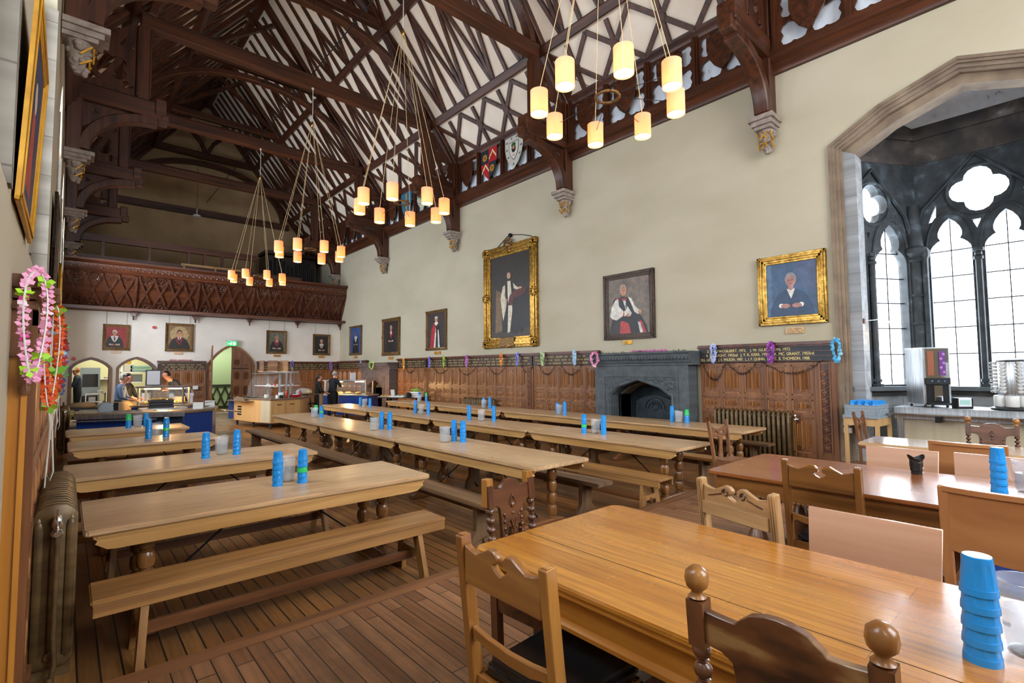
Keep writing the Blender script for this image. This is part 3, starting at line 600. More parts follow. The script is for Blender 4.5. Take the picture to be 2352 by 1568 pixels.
# rafters and lattice timbers lying under the plaster, one set per bay and side (slope coordinates: y, z)
def lattice(s, y0, y1):
    t = thing('roof_lattice', 'x', 'roof timbers', (0, 0, 0), 0, 'lattices of rafters and crossing braces under the plaster')
    n = 4; w = (y1-y0)/n
    def pt(y, z, d=.045): x = CX+s*(15.1-z)/1.3; nn = Vector((-s*1.3, 0, -1)).normalized()*d; return Vector((x, y, z))+nn
    def member(name, a, c, wd=.1, dp=.075): b = MB(); nn = Vector((-s*1.3, 0, -1)).normalized(); b.bar(pt(*a), pt(*c), wd, dp, nn); b.build(name, 'timber_x', t)
    for i in range(n):
        yc = y0+w*(i+.5); yl = y0+w*i
        member('rafter', (yc, 8.8), (yc, 9.7)); member('brace', (yc-w/2, 8.8), (yc+w/2, 9.7)); member('brace', (yc+w/2, 8.8), (yc-w/2, 9.7))
        member('rafter', (yc, 9.8), (yc, 12.1)); 
        if i: member('rafter', (yl, 9.8), (yl, 12.1)); member('rafter', (yl, 12.2), (yl, 14.8))
        member('brace', (yc, 9.8), (yc-w/2, 12.1)); member('brace', (yc, 9.8), (yc+w/2, 12.1))
        member('rafter', (yc, 12.2), (yc, 14.8)); member('brace', (yc-w/2, 12.2), (yc, 13.6)); member('brace', (yc+w/2, 12.2), (yc, 13.6))
        # node blocks where the lattice crosses
        b = MB(); b.T = Matrix.Translation(pt(yc, 9.25)) @ Matrix.Rotation(s*radians(52.4), 4, 'Y'); b.lathe([(.11, -.05), (.11, .045)], n=8); b.T = Matrix.Identity(4); b.build('node_block', 'timber_x', t)
    return t
YT = [-1.4]+TY+[YB-.1]
pos = ['over the nearest bay', 'second bay from the camera', 'third bay from the camera', 'fourth bay from the camera', 'fifth bay from the camera', 'above the gallery']
for s in (1, -1):
    for i in range(len(YT)-1):
        L0 = lattice(s, YT[i]+.12, YT[i+1]-.12); L0['label'] = '%s brown rafters and crossing braces on plaster, %s' % ('right slope' if s > 0 else 'left slope', pos[i])
# pierced frieze with shields along the wall head
def shield(cx, zc, w, h): return [(cx-w/2, zc+h*.45), (cx+w/2, zc+h*.45), (cx+w/2, zc+.1*h), (cx+w*.42, zc-.15*h), (cx+w*.25, zc-.37*h), (cx, zc-.55*h), (cx-w*.25, zc-.37*h), (cx-w*.42, zc-.15*h), (cx-w/2, zc+.1*h)]
def frieze(s, y0, y1, bay):
    t = thing('timber_frieze', 'carved timber frieze of pierced quatrefoils, %s wall, %s' % ('right' if s > 0 else 'left', pos[bay]), 'frieze', (0, 0, 0), 0, 'pierced timber friezes')
    X = lambda d: CX+s*d
    F = 4.86 if s > 0 else 4.95
    b = MB(); pf = [(X(F+.1), 7.17), (X(F+.02), 7.17), (X(F), 7.22), (X(F-.05), 7.26), (X(F-.05), 7.31), (X(F-.12), 7.36), (X(F-.12), 7.42), (X(F-.17), 7.47), (X(F-.17), 7.52), (X(F+.1), 7.56)]
    b.strip(pf, y0-.15, y1+.15, 'y'); b.build('cornice', 'timber_y', t)
    b = MB(); pf = [(X(F+.1), 8.6), (X(F-.02), 8.6), (X(F-.06), 8.66), (X(F-.06), 8.72), (X(F-.1), 8.8), (X(F+.1), 8.85)]; b.strip(pf, y0-.15, y1+.15, 'y'); b.build('top_rail', 'timber_y', t)
    n = 4; w = (y1-y0)/n
    for i in range(n+1):
        y = y0+w*i; b = MB(); x0, x1 = sorted((X(F-.08), X(F+.08))); b.box(x0, y-.06, 7.5, x1, y+.06, 8.62); b.box(min(X(F-.12), X(F)), y-.025, 7.5, max(X(F-.12), X(F)), y+.025, 8.62); b.build('post', 'timber_z', t)
    for i in range(n):
        yc = y0+w*(i+.5); b = MB(); h = w/2-.06
        r = .3
        O = [(yc-h, 7.5), (yc-h, 8.62), (yc+h, 8.62), (yc+h, 7.5)]
        H = [foil(yc-.26, 7.82, .26, 4, pi/4, 5), foil(yc+.26, 7.82, .26, 4, pi/4, 5), foil(yc-.26, 8.34, .26, 4, pi/4, 5), foil(yc+.26, 8.34, .26, 4, pi/4, 5)]
        b.plate(O, H, -.02, .02, 'yz', X(F)); b.build('pierced_panel', 'timber_z', t)
        if not (s > 0 and bay == 2 and i in (1, 2)) and not (s > 0 and bay == 3 and i in (1, 2, 0)):
            b = MB(); b.plate(shield(yc, 8.1, .62, .8), (), -.015, .015, 'yz', X(F-.09)); b.build('plain_shield', 'timber_x', t, bevel=.008)
    return t
for s in (1, -1):
    for i in range(len(YT)-1): frieze(s, YT[i]+.2, YT[i+1]-.2, i)
b = MB(); b.box(WR-.02, YN, 7.5, WR-.001, YB, 8.62); struct('trim_20', b, 'limewash')
# painted shields
def colmat(h, r=.6):
    k = 'c'+h
    if k not in M: M[k] = mat('paint_'+h.strip('#'), h, r)
    return k
def painted_shield(y, kind, label):
    x = CX+4.76; o = MB(); cols = []
    def poly(pts, c, lift):
        if c not in cols: cols.append(c)
        o.k = cols.index(c); o.plate([(y-p[0], 8.1+p[1]) for p in pts], (), -.004, 0, 'yz', x-lift)
    S = [(p[0], p[1]) for p in shield(0, 0, .78, .98)]
    def clip(lo, hi, vlo, vhi):  # quarter of the shield
        out = [(max(lo, min(hi, p[0])), max(vlo, min(vhi, p[1]))) for p in S]; r = []
        for p in out:
            if not r or hypot(p[0]-r[-1][0], p[1]-r[-1][1]) > .004: r.append(p)
        return r
    if kind == 'quartered':
        poly(S, '#1d2530', .0); poly([(0, 0), (.39, 0), (.39, .44), (0, .44)], '#b3141c', .004); poly([(0, 0), (0, -.54), (-.19, -.36), (-.33, -.15), (-.38, 0)], '#b3141c', .004)
        for cx, cy in ((-.19, .2), (.15, -.2)): 
            poly([(cx+(.13 if q % 2 else .085)*cos(q*pi/10), cy+(.13 if q % 2 else .085)*sin(q*pi/10)) for q in range(20)], '#b88328', .004); poly([(cx+.05*cos(q*pi/5), cy+.05*sin(q*pi/5)) for q in range(10)], '#7a4f18', .008)
        for cx, cy in ((.19, .18), (-.16, -.2)):
            poly([(cx-.17, cy-.1), (cx, cy+.12), (cx+.17, cy-.1), (cx+.17, cy-.02), (cx, cy+.2), (cx-.17, cy-.02)], '#e8dba8', .008)
            for q in (-.1, 0, .1): poly([(cx+q+.025*cos(k*pi/3), cy+.1-abs(q)*1.2+.025*sin(k*pi/3)) for k in range(6)], '#b3141c', .012)
    elif kind == 'head':
        poly(S, '#c9c5b8', 0); I = shield(0, .02, .42, .56); poly(I, '#20242a', .004); poly([(p[0]*.92, (p[1]-.02)*.92+.02) for p in I], '#d8d4c6', .008)
        poly([(.09*cos(q*pi/6), .06+.12*sin(q*pi/6)) for q in range(12)], '#2a1a14', .012); poly([(.055*cos(q*pi/6), .1+.06*sin(q*pi/6)) for q in range(12)], '#c98f6a', .016)
        poly([(-.1, .14), (.1, .14), (.085, .21), (0, .24), (-.085, .21)], '#2d5a2a', .018)
        for q in (-.03, .03): poly([(q-.01, .11), (q+.01, .11), (q+.01, .125), (q-.01, .125)], '#1a120c', .02)
        for q in (-.04, 0, .04): poly([(q-.012, -.12), (q+.012, -.12), (q, -.16)], '#b3141c', .012)
        for px, py in ((-.31, .3), (-.1, .38), (.12, .38), (.31, .3), (-.31, .08), (.31, .08), (-.25, -.15), (.25, -.15), (-.02, -.4)):
            poly([(px-.05, py-.01), (px+.01, py-.03), (px+.05, py+.01), (px+.02, py+.035), (px-.02, py+.015)], '#5e6b60', .006)
    elif kind == 'blue': poly(S, '#2c6a86', 0); poly([(-.05, .4), (.05, .4), (.05, -.4), (-.05, -.4)], '#b8863a', .004); poly([(-.02, .15), (.03, .15), (.03, -.05), (-.02, -.05)], '#1d3040', .008); poly([(-.3, .1), (-.14, .1), (-.14, .2), (-.3, .2)], '#b8863a', .004)
    else:
        poly(S, '#8fb5a0', 0); poly([(-.38, -.05), (.38, -.05), (.3, -.25), (0, -.52), (-.3, -.25)], '#b9bfb0', .004); poly([(-.2, .1), (.1, .2), (.2, -.05), (-.1, -.15)], '#3f8a50', .008); poly([(-.1, -.2), (.15, -.15), (.1, -.35)], '#b84a40', .008)
    return tag(o.build('heraldic_shield', [colmat(c) for c in cols]), label, 'shield', 'painted shields on the frieze')
w = (TY[2]-TY[1]-.4)/4
painted_shield(TY[1]+.2+w*2.5, 'quartered', 'painted shield quartered red and black with gold suns'); painted_shield(TY[1]+.2+w*1.5, 'head', 'white painted shield with a bearded head in its centre')
painted_shield(TY[2]+.2+w*2.5, 'blue', 'blue painted shield with a gold upright band'); painted_shield(TY[2]+.2+w*1.5, 'x', 'pale green and white painted shield beside the blue one')
# ================================================================ GALLERY
t = thing('gallery_parapet', 'carved dark wooden gallery front with crossing ribs above the far wall', 'gallery')
prof = [(23.38, 4.0), (23.3, 4.15), (23.17, 4.4), (23.03, 4.65), (22.9, 4.9), (22.8, 5.1), (22.74, 5.25)]
b = MB(); pf = prof+[(23.39, 5.25), (23.39, 4.0)]; b.strip([(p[0], p[1]) for p in pf], WL+.02, WR-.02, 'x'); b.build('cove_panel', 'redwood_x', t)
b = MB(); b.strip([(23.45, 3.93), (23.2, 3.93), (23.16, 4.0), (23.22, 4.05), (23.45, 4.05)], WL+.02, WR-.02, 'x'); b.build('bottom_moulding', 'redwood_x', t)
b = MB(); b.strip([(22.8, 5.24), (22.68, 5.24), (22.64, 5.3), (22.66, 5.34), (22.64, 5.53), (22.56, 5.56), (22.5, 5.62), (22.5, 5.68), (22.9, 5.68), (22.9, 5.24)], WL+.02, WR-.02, 'x'); b.build('cornice', 'redwood_x', t)
b = MB(); x = WL+.1; k = 0
while x < WR-.1:
    b.ball((x, 22.645, 5.44+.03*(-1)**k), .045, 6, (1, .5, 1)); b.bar((x, 22.64, 5.40), (x+.08, 22.64, 5.5), .02, .02); x += .1; k += 1
b.build('leaf_carving', 'redwood_x', t)
def cove(z, off=.03):
    for (a, z0), (c, z1) in zip(prof, prof[1:]):
        if z <= z1+1e-6: return a+(c-a)*(z-z0)/(z1-z0)-off
    return prof[-1][0]-off
bw = (WR-WL)/5
for k in range(6):
    x = WL+.03+k*(bw-.012); b = MB(); b.sweep([(x, cove(z, .05), z) for z in [4.02+.2*i for i in range(7)]], .09, .09, (1, 0, 0)); b.box(x-.1, 23.2, 3.88, x+.1, 23.4, 3.95); b.box(x-.06, 23.24, 3.8, x+.06, 23.4, 3.88); b.lathe([(.01, 3.66), (.035, 3.7), (.02, 3.74), (.04, 3.8)], (x, 23.3, 0), 8); b.build('post', 'rib', t)
for k in range(5):
    xs = WL+.03+k*(bw-.012)+.08; cw = (bw-.16)/4
    for j in range(4):
        x0, x1 = xs+j*cw, xs+(j+1)*cw
        for a, c in ((x0, x1), (x1, x0)):
            b = MB(); b.sweep([(a+(c-a)*(.5-.5*cos(pi*i/8))*.5+(c-a)*i/8*.5, cove(4.06+1.16*i/8, .045), 4.06+1.16*i/8) for i in range(9)], .05, .07, (1, 0, 0)); b.build('rib', 'rib', t)
        xm = (x0+x1)/2
        for zc in ((4.22, 5.08) if j < 2 else ()):
            b = MB(); q = [(xm+.15*cos(a*pi/8), zc+.13*sin(a*pi/8)) for a in range(16)]; b.tube([(p[0], cove(min(5.24, max(4.01, p[1])), .03), p[1]) for p in q], .026, 5, True)
            for a in range(3): cx_, cz_ = xm+.06*cos(2*pi*a/3+pi/2), zc+.055*sin(2*pi*a/3+pi/2); b.tube([(cx_+.055*cos(v*pi/5), cove(min(5.24, max(4.01, cz_+.05*sin(v*pi/5))), .02), cz_+.05*sin(v*pi/5)) for v in range(10)], .014, 4, True)
            b.build('roundel', 'rib', t)
        if j >= 2:
            for zc, sg in ((4.12, 1), (5.16, -1)):
                b = MB(); b.tube([(xm-.2, cove(zc, .02), zc), (xm-.08, cove(zc+sg*.03, .02), zc+sg*.03), (xm, cove(zc+sg*.09, .02), zc+sg*.09), (xm+.08, cove(zc+sg*.03, .02), zc+sg*.03), (xm+.2, cove(zc, .02), zc)], .02, 5)
                b.ball((xm, cove(zc+sg*.11, .03), zc+sg*.11), .03, 6); b.build('leaf_cusp', 'rib', t)
b = MB(); b.box(WL, 22.75, 3.95, WR, YB, 4.05); struct('floor_gallery', b, 'redwood_x')
# timber screen and rail inside the gallery
t = thing('gallery_screen', 'dark timber screen with open rail behind the gallery front', 'screen', (0, 24.6, 0))
b = MB(); b.box(WL+.1, 0, 4.05, 8.3, .08, 6.0); b.build('boarding', 'redwood_x', t); b = MB(); b.box(WL+.1, -.05, 5.98, 8.3, .12, 6.18); b.build('middle_rail', 'redwood_x', t)
b = MB(); b.box(WL+.1, -.05, 6.72, 6.3, .12, 6.98); b.build('top_rail', 'redwood_x', t)
for x in (.9, 2.35, 3.7, 4.3, 4.95, 6.1): b = MB(); b.box(x-.05, -.02, 6.15, x+.05, .1, 6.75); b.build('baluster', 'redwood_z', t)
t = thing('gallery_bench', 'pale wooden rail standing behind the gallery front', 'bench', (0, 23.6, 0)); b = MB(); b.box(3.3, 0, 5.98, 5.6, .05, 6.06); b.build('top_rail', 'oak_x', t)
for x in (3.4, 4.5, 5.5): b = MB(); b.box(x-.03, 0, 4.05, x+.03, .05, 6.0); b.build('leg', 'oak_z', t)
t = thing('organ_case', 'black cabinet at the right end of the gallery', 'cabinet', (7.9, 25.6, 4.05)); b = MB(); b.box(-.9, 0, 0, 1.5, 1.2, 3.3); b.build('case', 'boardbrown', t, bevel=.03)
b = MB(); b.box(-.95, -.05, 3.35, 1.55, 1.25, 3.5); b.build('cornice', 'boardbrown', t); b = MB(); [b.lathe([(.05, .9), (.05, 3.0+.2*sin(i))], (-.7+i*.2, -.04, 0), 8) for i in range(11)]; b.build('pipe_row', 'iron', t)
for z_, l_ in ((5.72, 'upper'), (5.55, 'lower')): b = MB(); b.box(5.18, 24.575, z_, 5.45, 24.595, z_+.13); tag(b.build('notice', 'paper'), l_+' small white notice fixed to the gallery screen', 'notice', 'white notices on the gallery screen')
b = MB(); b.lathe([(.17, 0), (.15, .06), (.05, .1), (.015, .12), (.015, .35)], (4.0, 0, 0), 12); o = b.build('pendant_lamp', 'white', loc=(.2, 26.2, 8.75)); tag(o, 'small white pendant lamp high under the gallery beam', 'lamp')
b = MB(); b.tube([(0, 0, 8.95), (0, 0, 12)], .008, 5); bb = b.build('flex', 'iron', o); bb.location = (4.0, 0, -8.75)
# ================================================================ TABLES AND BENCHES
M['turned'] = wood('turned_oak', '#5d3a1e', '#946536', 'z', .25, 1, coat=.3)
TURN = [(.05, 0), (.052, .012), (.034, .022)]
for _i in range(4): _z = .024+_i*.127; TURN += [(.036, _z), (.050, _z+.012), (.057, _z+.05), (.055, _z+.085), (.046, _z+.11), (.034, _z+.115), (.040, _z+.119), (.034, _z+.123)]
TURN += [(.046, .536), (.05, .545)]
def refectory(L, Wd, label, group, wd='oak', iron=True, oct_end=False):
    t = thing('refectory_table', label, 'table', (0, 0, 0), 0, group); h = L/2; w = Wd/2
    b = MB(); b.plate([(-h+.02, -w), (h-.02, -w), (h, -w+.02), (h, w-.02), (h-.02, w), (-h+.02, w), (-h, w-.02), (-h, -w+.02)], (), .712, .75, 'xy'); b.build('tabletop', 'tabletop', t, bevel=.008, seg=2)
    for s in (-1, 1):
        b = MB(); O = [(-h+.05, .713), (-h+.05, .69), (-h+.07, .675), (-h+.06, .655), (-h+.12, .615), (-h+.17, .61), (h-.17, .61), (h-.12, .615), (h-.06, .655), (h-.07, .675), (h-.05, .69), (h-.05, .713)]
        b.plate(O, (), -.015, .015, 'xz', s*(w-.045)); b.box(-h+.07, s*(w-.045)-.019, .69, h-.07, s*(w-.045)+.019, .7); b.build('apron', wd+'_x', t)
    for s in (-1, 1):
        x = s*(h-.34)
        b = MB(); b.plate([(-w+.06, 0), (-w+.06, .05), (-w+.12, .09), (-w+.2, .1), (w-.2, .1), (w-.12, .09), (w-.06, .05), (w-.06, 0)], (), -.055, .055, 'yz', x); b.build('foot', 'oakdk_y', t, bevel=.008)
        b = MB(); b.box(x-.045, -w+.08, .64, x+.045, w-.08, .713); b.build('bearer', wd+'_y', t)
        for q in (-1, 1): b = MB(); b.lathe([(r, z+.1) for r, z in TURN], (x, q*w*.42, 0), 14); b.build('leg', 'turned', t, angle=32)
        if iron: b = MB(); b.tube([(s*.12, 0, .70), (x-s*.05, 0, .12)], .008, 6); b.build('iron_stay', 'iron', t)
    b = MB(); b.box(-.2, -w+.08, .67, .2, w-.08, .713); b.build('middle_bearer', wd+'_y', t)
    return t
def bench(L, label, group, kind='framed', wd='bench', Wd=.33):
    t = thing('bench', label, 'bench', (0, 0, 0), 0, group); h = L/2; w = Wd/2
    if kind == 'framed':
        b = MB(); b.box(-h, -w, .42, h, w, .45); b.build('seat', wd+'_x', t, bevel=.008, seg=2)
        for s in (-1, 1): b = MB(); b.box(-h+.01, s*w*.93-.012, .355, h-.01, s*w*.93+.012, .422); b.build('apron', wd+'_x', t, bevel=.003)
        for s in (-1, 1):
            for q in (-1, 1): b = MB(); b.bar((s*(h-.25), q*w*.6, .42), (s*(h-.22), q*w*1.12, 0), .085, .04, (1, 0, 0)); b.build('leg', wd+'_z', t)
            b = MB(); b.box(s*(h-.235)-.02, -w*.8, .17, s*(h-.235)+.02, w*.8, .23); b.build('end_rail', wd+'_y', t)
        b = MB(); b.box(-h+.2, -.018, .13, h-.2, .018, .2); b.build('stretcher', 'oakdk_x', t, bevel=.003)
    else:
        b = MB(); b.plate([(-h, -w), (h, -w), (h, w), (-h, w)], (), .405, .45, 'xy'); b.build('seat', wd+'_x', t, bevel=.01, seg=2)
        n = 2 if L < 4 else 3
        for i in range(n):
            x = -h+.3+(L-.6)*i/(n-1)
            O = [(-w+.015, .41), (-w+.05, .36), (-w+.05, .17), (-w+.01, .12), (-w-.015, .05), (-w-.015, 0), (-.05, 0), (-.045, .03), (-.02, .045), (0, .085), (.02, .045), (.045, .03), (.05, 0), (w+.015, 0), (w+.015, .05), (w-.01, .12), (w-.05, .17), (w-.05, .36), (w-.015, .41)]
            b = MB(); b.plate(O, (), -.03, .03, 'yz', x); b.build('leg', 'grey_oak_z', t, bevel=.004)
        b = MB(); b.box(-h+.2, -.015, .33, h-.2, .015, .41); b.build('rail', 'grey_oak_x', t)
    return t
def place(o, x, y, rz=0, z=0): o.location = (x, y, z); o.rotation_euler = (0, 0, radians(rz)); return o
GL = 'refectory tables set crosswise along the left wall'
place(refectory(2.43, .95, 'front left oak refectory table with two blue cup stacks, nearest the big radiator', GL), 1.32, 4.46)
place(refectory(2.27, .95, 'second oak refectory table of the left row, behind the front one', GL), 1.14, 6.5)
place(refectory(1.70, .88, 'third oak refectory table of the left row, small', GL), .89, 8.85)
place(refectory(1.62, .95, 'fourth and farthest small table of the left row, before the blue counter', GL), .83, 10.75)
GM = 'refectory tables joined end to end in long rows'
rows = [(3.83, .83, [(11.84, 9.18), (9.16, 6.31), (6.29, 3.52)], 'left long row'), (5.86, .82, [(14.28, 11.45), (11.42, 8.62), (8.6, 5.8), (5.78, 3.17)], 'middle long row'), (8.03, .84, [(14.6, 11.75), (11.72, 8.97), (8.94, 6.15), (6.13, 3.34)], 'right long row by the fireplace wall')]
ords = ['nearest', 'second', 'third', 'fourth', 'fifth']
for x, w, segs, nm in rows:
    for k, (a, c) in enumerate(reversed(segs)):
        place(refectory(a-c, w, '%s oak refectory table of the %s' % (ords[k], nm), GM), x, (a+c)/2, 90)
GB = 'benches at the refectory tables'
place(bench(2.32, 'front left bench with scratched seat and long low stretcher, nearest the camera', GB, wd='bench', Wd=.34), 1.30, 3.80)
place(bench(2.2, 'bench behind the front left table, tucked before the second one', GB), 1.2, 5.45)
place(bench(2.1, 'bench behind the second table of the left row', GB), 1.1, 7.3)
place(bench(1.7, 'bench behind the third table of the left row', GB), .9, 9.7)
place(bench(5.4, 'very long grey plank bench on the left of the left long row', GB, 'slab', 'grey_oak', .28), 3.07, 9.27, 90)
place(bench(2.7, 'grey plank bench at the near left of the left long row', GB, 'slab', 'grey_oak', .26), 3.04, 4.93, 90)
place(bench(2.7, 'grey plank bench on the right of the nearest table in the left long row', GB, 'slab', 'grey_oak', .27), 4.5, 4.86, 90)
place(bench(2.7, 'grey plank bench right of the second table in the left long row', GB, 'slab', 'grey_oak', .27), 4.55, 7.75, 90)
place(bench(2.6, 'grey plank bench right of the third table in the left long row', GB, 'slab', 'grey_oak', .27), 4.55, 10.6, 90)
place(bench(2.9, 'warm oak framed bench beside the nearest table of the middle row', GB, 'framed', 'bench', .3), 5.18, 4.62, 90)
for k, y in enumerate((7.3, 10.1, 12.9)): place(bench(2.6, '%s grey plank bench left of the middle long row' % ords[k+1], GB, 'slab', 'grey_oak', .27), 5.2, y, 90)
for k, y in enumerate((4.6, 7.3, 10.1, 12.9)): place(bench(2.6, '%s bench between the middle and right long rows' % ords[k], GB, 'slab', 'bench', .28), 6.85, y, 90)
for k, y in enumerate((4.7, 7.5, 10.3, 13.1)): place(bench(2.6, '%s grey bench between the right long row and the panelled wall' % ords[k], GB, 'slab', 'grey_oak', .28), 8.78, y, 90)
# ---------------------------------------------------------------- tables on the dais
Z0 = .15
def bulb_leg(b, x, y, ht, r=.06):
    b.lathe([(r*.9, 0), (r*.9, .03), (r*.6, .05), (r*.75, .1), (r*1.15, .17), (r*1.25, .24), (r*.9, .31), (r*.55, .36), (r*.75, .38), (r*.55, .4), (r*.8, .46), (r*.8, ht)], (x, y, 0), 14)
t = thing('dining_table', 'large amber oak table in the foreground with a two-board draw top', 'table', (1.935, .42, Z0))
b = MB(); b.T = Matrix.Rotation(pi/2, 4, 'Z'); X0, X1 = -1.45, 1.445; b.plate([(X0, -.535), (X1-.05, -.535), (X1, -.5), (X1, .5), (X1-.05, .535), (X0, .535)], (), .725, .75, 'xy'); b.T = Matrix.Identity(4)
o = b.build('tabletop', 'ambertop', t, bevel=.006, seg=2)
# boards run along Y: rotate the object instead so that its pattern follows
o.data.transform(Matrix.Rotation(-pi/2, 4, 'Z')); o.rotation_euler = (0, 0, pi/2)
b = MB(); b.box(-.212, -1.44, .7495, -.209, 1.44, .7506); b.build('leaf_seam', 'dark', t)
b = MB(); b.box(-.53, -1.43, .70, .53, 1.43, .722); b.build('lower_leaf', 'amber_y', t, bevel=.008, seg=2)
for s in (-1, 1):
    b = MB(); b.strip([(s*.49, .70), (s*.5, .69), (s*.49, .675), (s*.48, .67), (s*.48, .60), (s*.5, .585), (s*.5, .57), (s*.47, .56), (s*.45, .56), (s*.45, .70)], -1.38, 1.38, 'y'); b.build('apron', 'amber_y', t)
    b = MB(); b.box(-.47, s*1.36-.012, .57, .47, s*1.36+.012, .70); b.build('end_apron', 'amber_x', t)
    for q in (-1, 1): b = MB(); bulb_leg(b, q*.27, s*.95, .57); b.build('leg', 'chair_z', t, angle=50)
b = MB(); b.box(-.03, -.95, .1, .03, .95, .16); b.box(-.27, .92, .1, .27, .98, .16); b.box(-.27, -.98, .1, .27, -.92, .16); b.build('stretcher', 'oakdk_y', t)
t = thing('dining_table', 'red-brown oak table with carved beaded apron, a camera lens standing on it', 'table', (4.38, .55, Z0))
b = MB(); b.plate([(-1.45, -.575), (1.40, -.575), (1.44, -.53), (1.44, .53), (1.40, .575), (-1.45, .575)], (), .722, .75, 'xy'); o = b.build('tabletop', 'redtop', t, bevel=.007, seg=2); o.rotation_euler = (0, 0, pi/2)
for s in (-1, 1):
    b = MB(); b.box(min(s*.50, s*.54), -1.38, .60, max(s*.50, s*.54), 1.36, .722); b.build('apron', 'carved_y', t)
    g = MB()
    for i in range(92): g.ball((s*.535, -1.37+i*.0298, .60), .017, 6, (1, .75, 1))
    g.build('beading', 'oakdk_y', t, angle=60)
    b = MB(); b.box(-.5, s*1.34-.015, .60, .5, s*1.34+.015, .722); b.build('end_apron', 'amber_x', t)
    for q in (-1, 1): b = MB(); bulb_leg(b, q*.44, s*1.1, .62, .07); b.build('leg', 'oakdk_z', t, angle=50)
b = MB(); b.box(-.03, -1.1, .12, .03, 1.1, .18); b.build('stretcher', 'oakdk_y', t)
t = thing('dining_table', 'pale table gleaming white in the window light, before the steel counter', 'table', (6.76, .45, Z0))
b = MB(); b.box(-1.15, -.35, .715, 1.15, .35, .75); o = b.build('tabletop', 'whitetop', t, bevel=.008, seg=2); o.rotation_euler = (0, 0, pi/2)
b = MB(); [b.box(s*.3-.01, -1.0, .64, s*.3+.01, 1.0, .715) for s in (-1, 1)]; b.build('apron', 'bench_y', t)
for s in (-1, 1):
    for q in (-1, 1): b = MB(); b.box(q*.29-.03, s*1.0-.03, 0, q*.29+.03, s*1.0+.03, .715); b.build('leg', 'bench_z', t)
# ================================================================ CHAIRS (facing local +Y, back at y=0)
def seatpad(b, w, d, z, y0=.0, th=.06): b.plate([(-w/2+.02, y0), (w/2-.02, y0), (w/2+.01, y0+d-.04), (w/2-.02, y0+d), (-w/2+.02, y0+d), (-w/2-.01, y0+d-.04)], (), z, z+th, 'xy')
def rake(z, H, r=.06): return -r*max(0, (z-.4)/(H-.4))
def legs(t, w, d, m, H, turned=False, fz=.43):
    for q in (-1, 1):
        b = MB()
        if turned: b.lathe([(.022, 0), (.022, .05), (.013, .06), (.023, .075), (.023, .095), (.013, .11), (.023, .125), (.023, .145), (.013, .16), (.023, .175), (.023, .195), (.013, .21), (.023, .225), (.023, .245), (.013, .26), (.022, .28), (.022, fz)], (q*(w/2-.02), d-.03, 0), 10)
        else: b.bar((q*(w/2-.02), d-.03, 0), (q*(w/2-.02), d-.03, fz), .036, .036)
        b.build('leg', m+'_z', t, angle=50)
def rails(t, w, d, m, z=.38):
    b = MB()
    for q in (-1, 1): b.box(q*(w/2-.01)-.012, .0, z, q*(w/2-.01)+.012, d-.02, z+.06)
    b.box(-w/2, d-.045, z, w/2, d-.02, z+.06); b.box(-w/2, -.01, z, w/2, .015, z+.06); b.build('seat_frame', m+'_x', t)
    b = MB(); [b.box(q*(w/2-.02)-.009, 0, .14, q*(w/2-.02)+.009, d-.03, .165) for q in (-1, 1)]; b.box(-w/2, d*.5-.01, .14, w/2, d*.5+.01, .165); b.build('stretcher', m+'_x', t)
def scroll_top(w, z0, z1):
    """swan-neck crest outline: two scrolls dipping to a notch in the middle"""
    h = w/2; L = [(-h, z0), (-h, z1-.018), (-h+.03, z1-.030), (-h*.66, z1-.036), (-h*.46, z1-.018), (-h*.3, z1-.001), (-h*.16, z1-.004), (-h*.06, z1-.022), (-h*.07, z1-.042), (-h*.2, z1-.05), (-h*.14, z1-.064), (0, z1-.078)]
    return L+[(-p[0], p[1]) for p in reversed(L[:-1])]
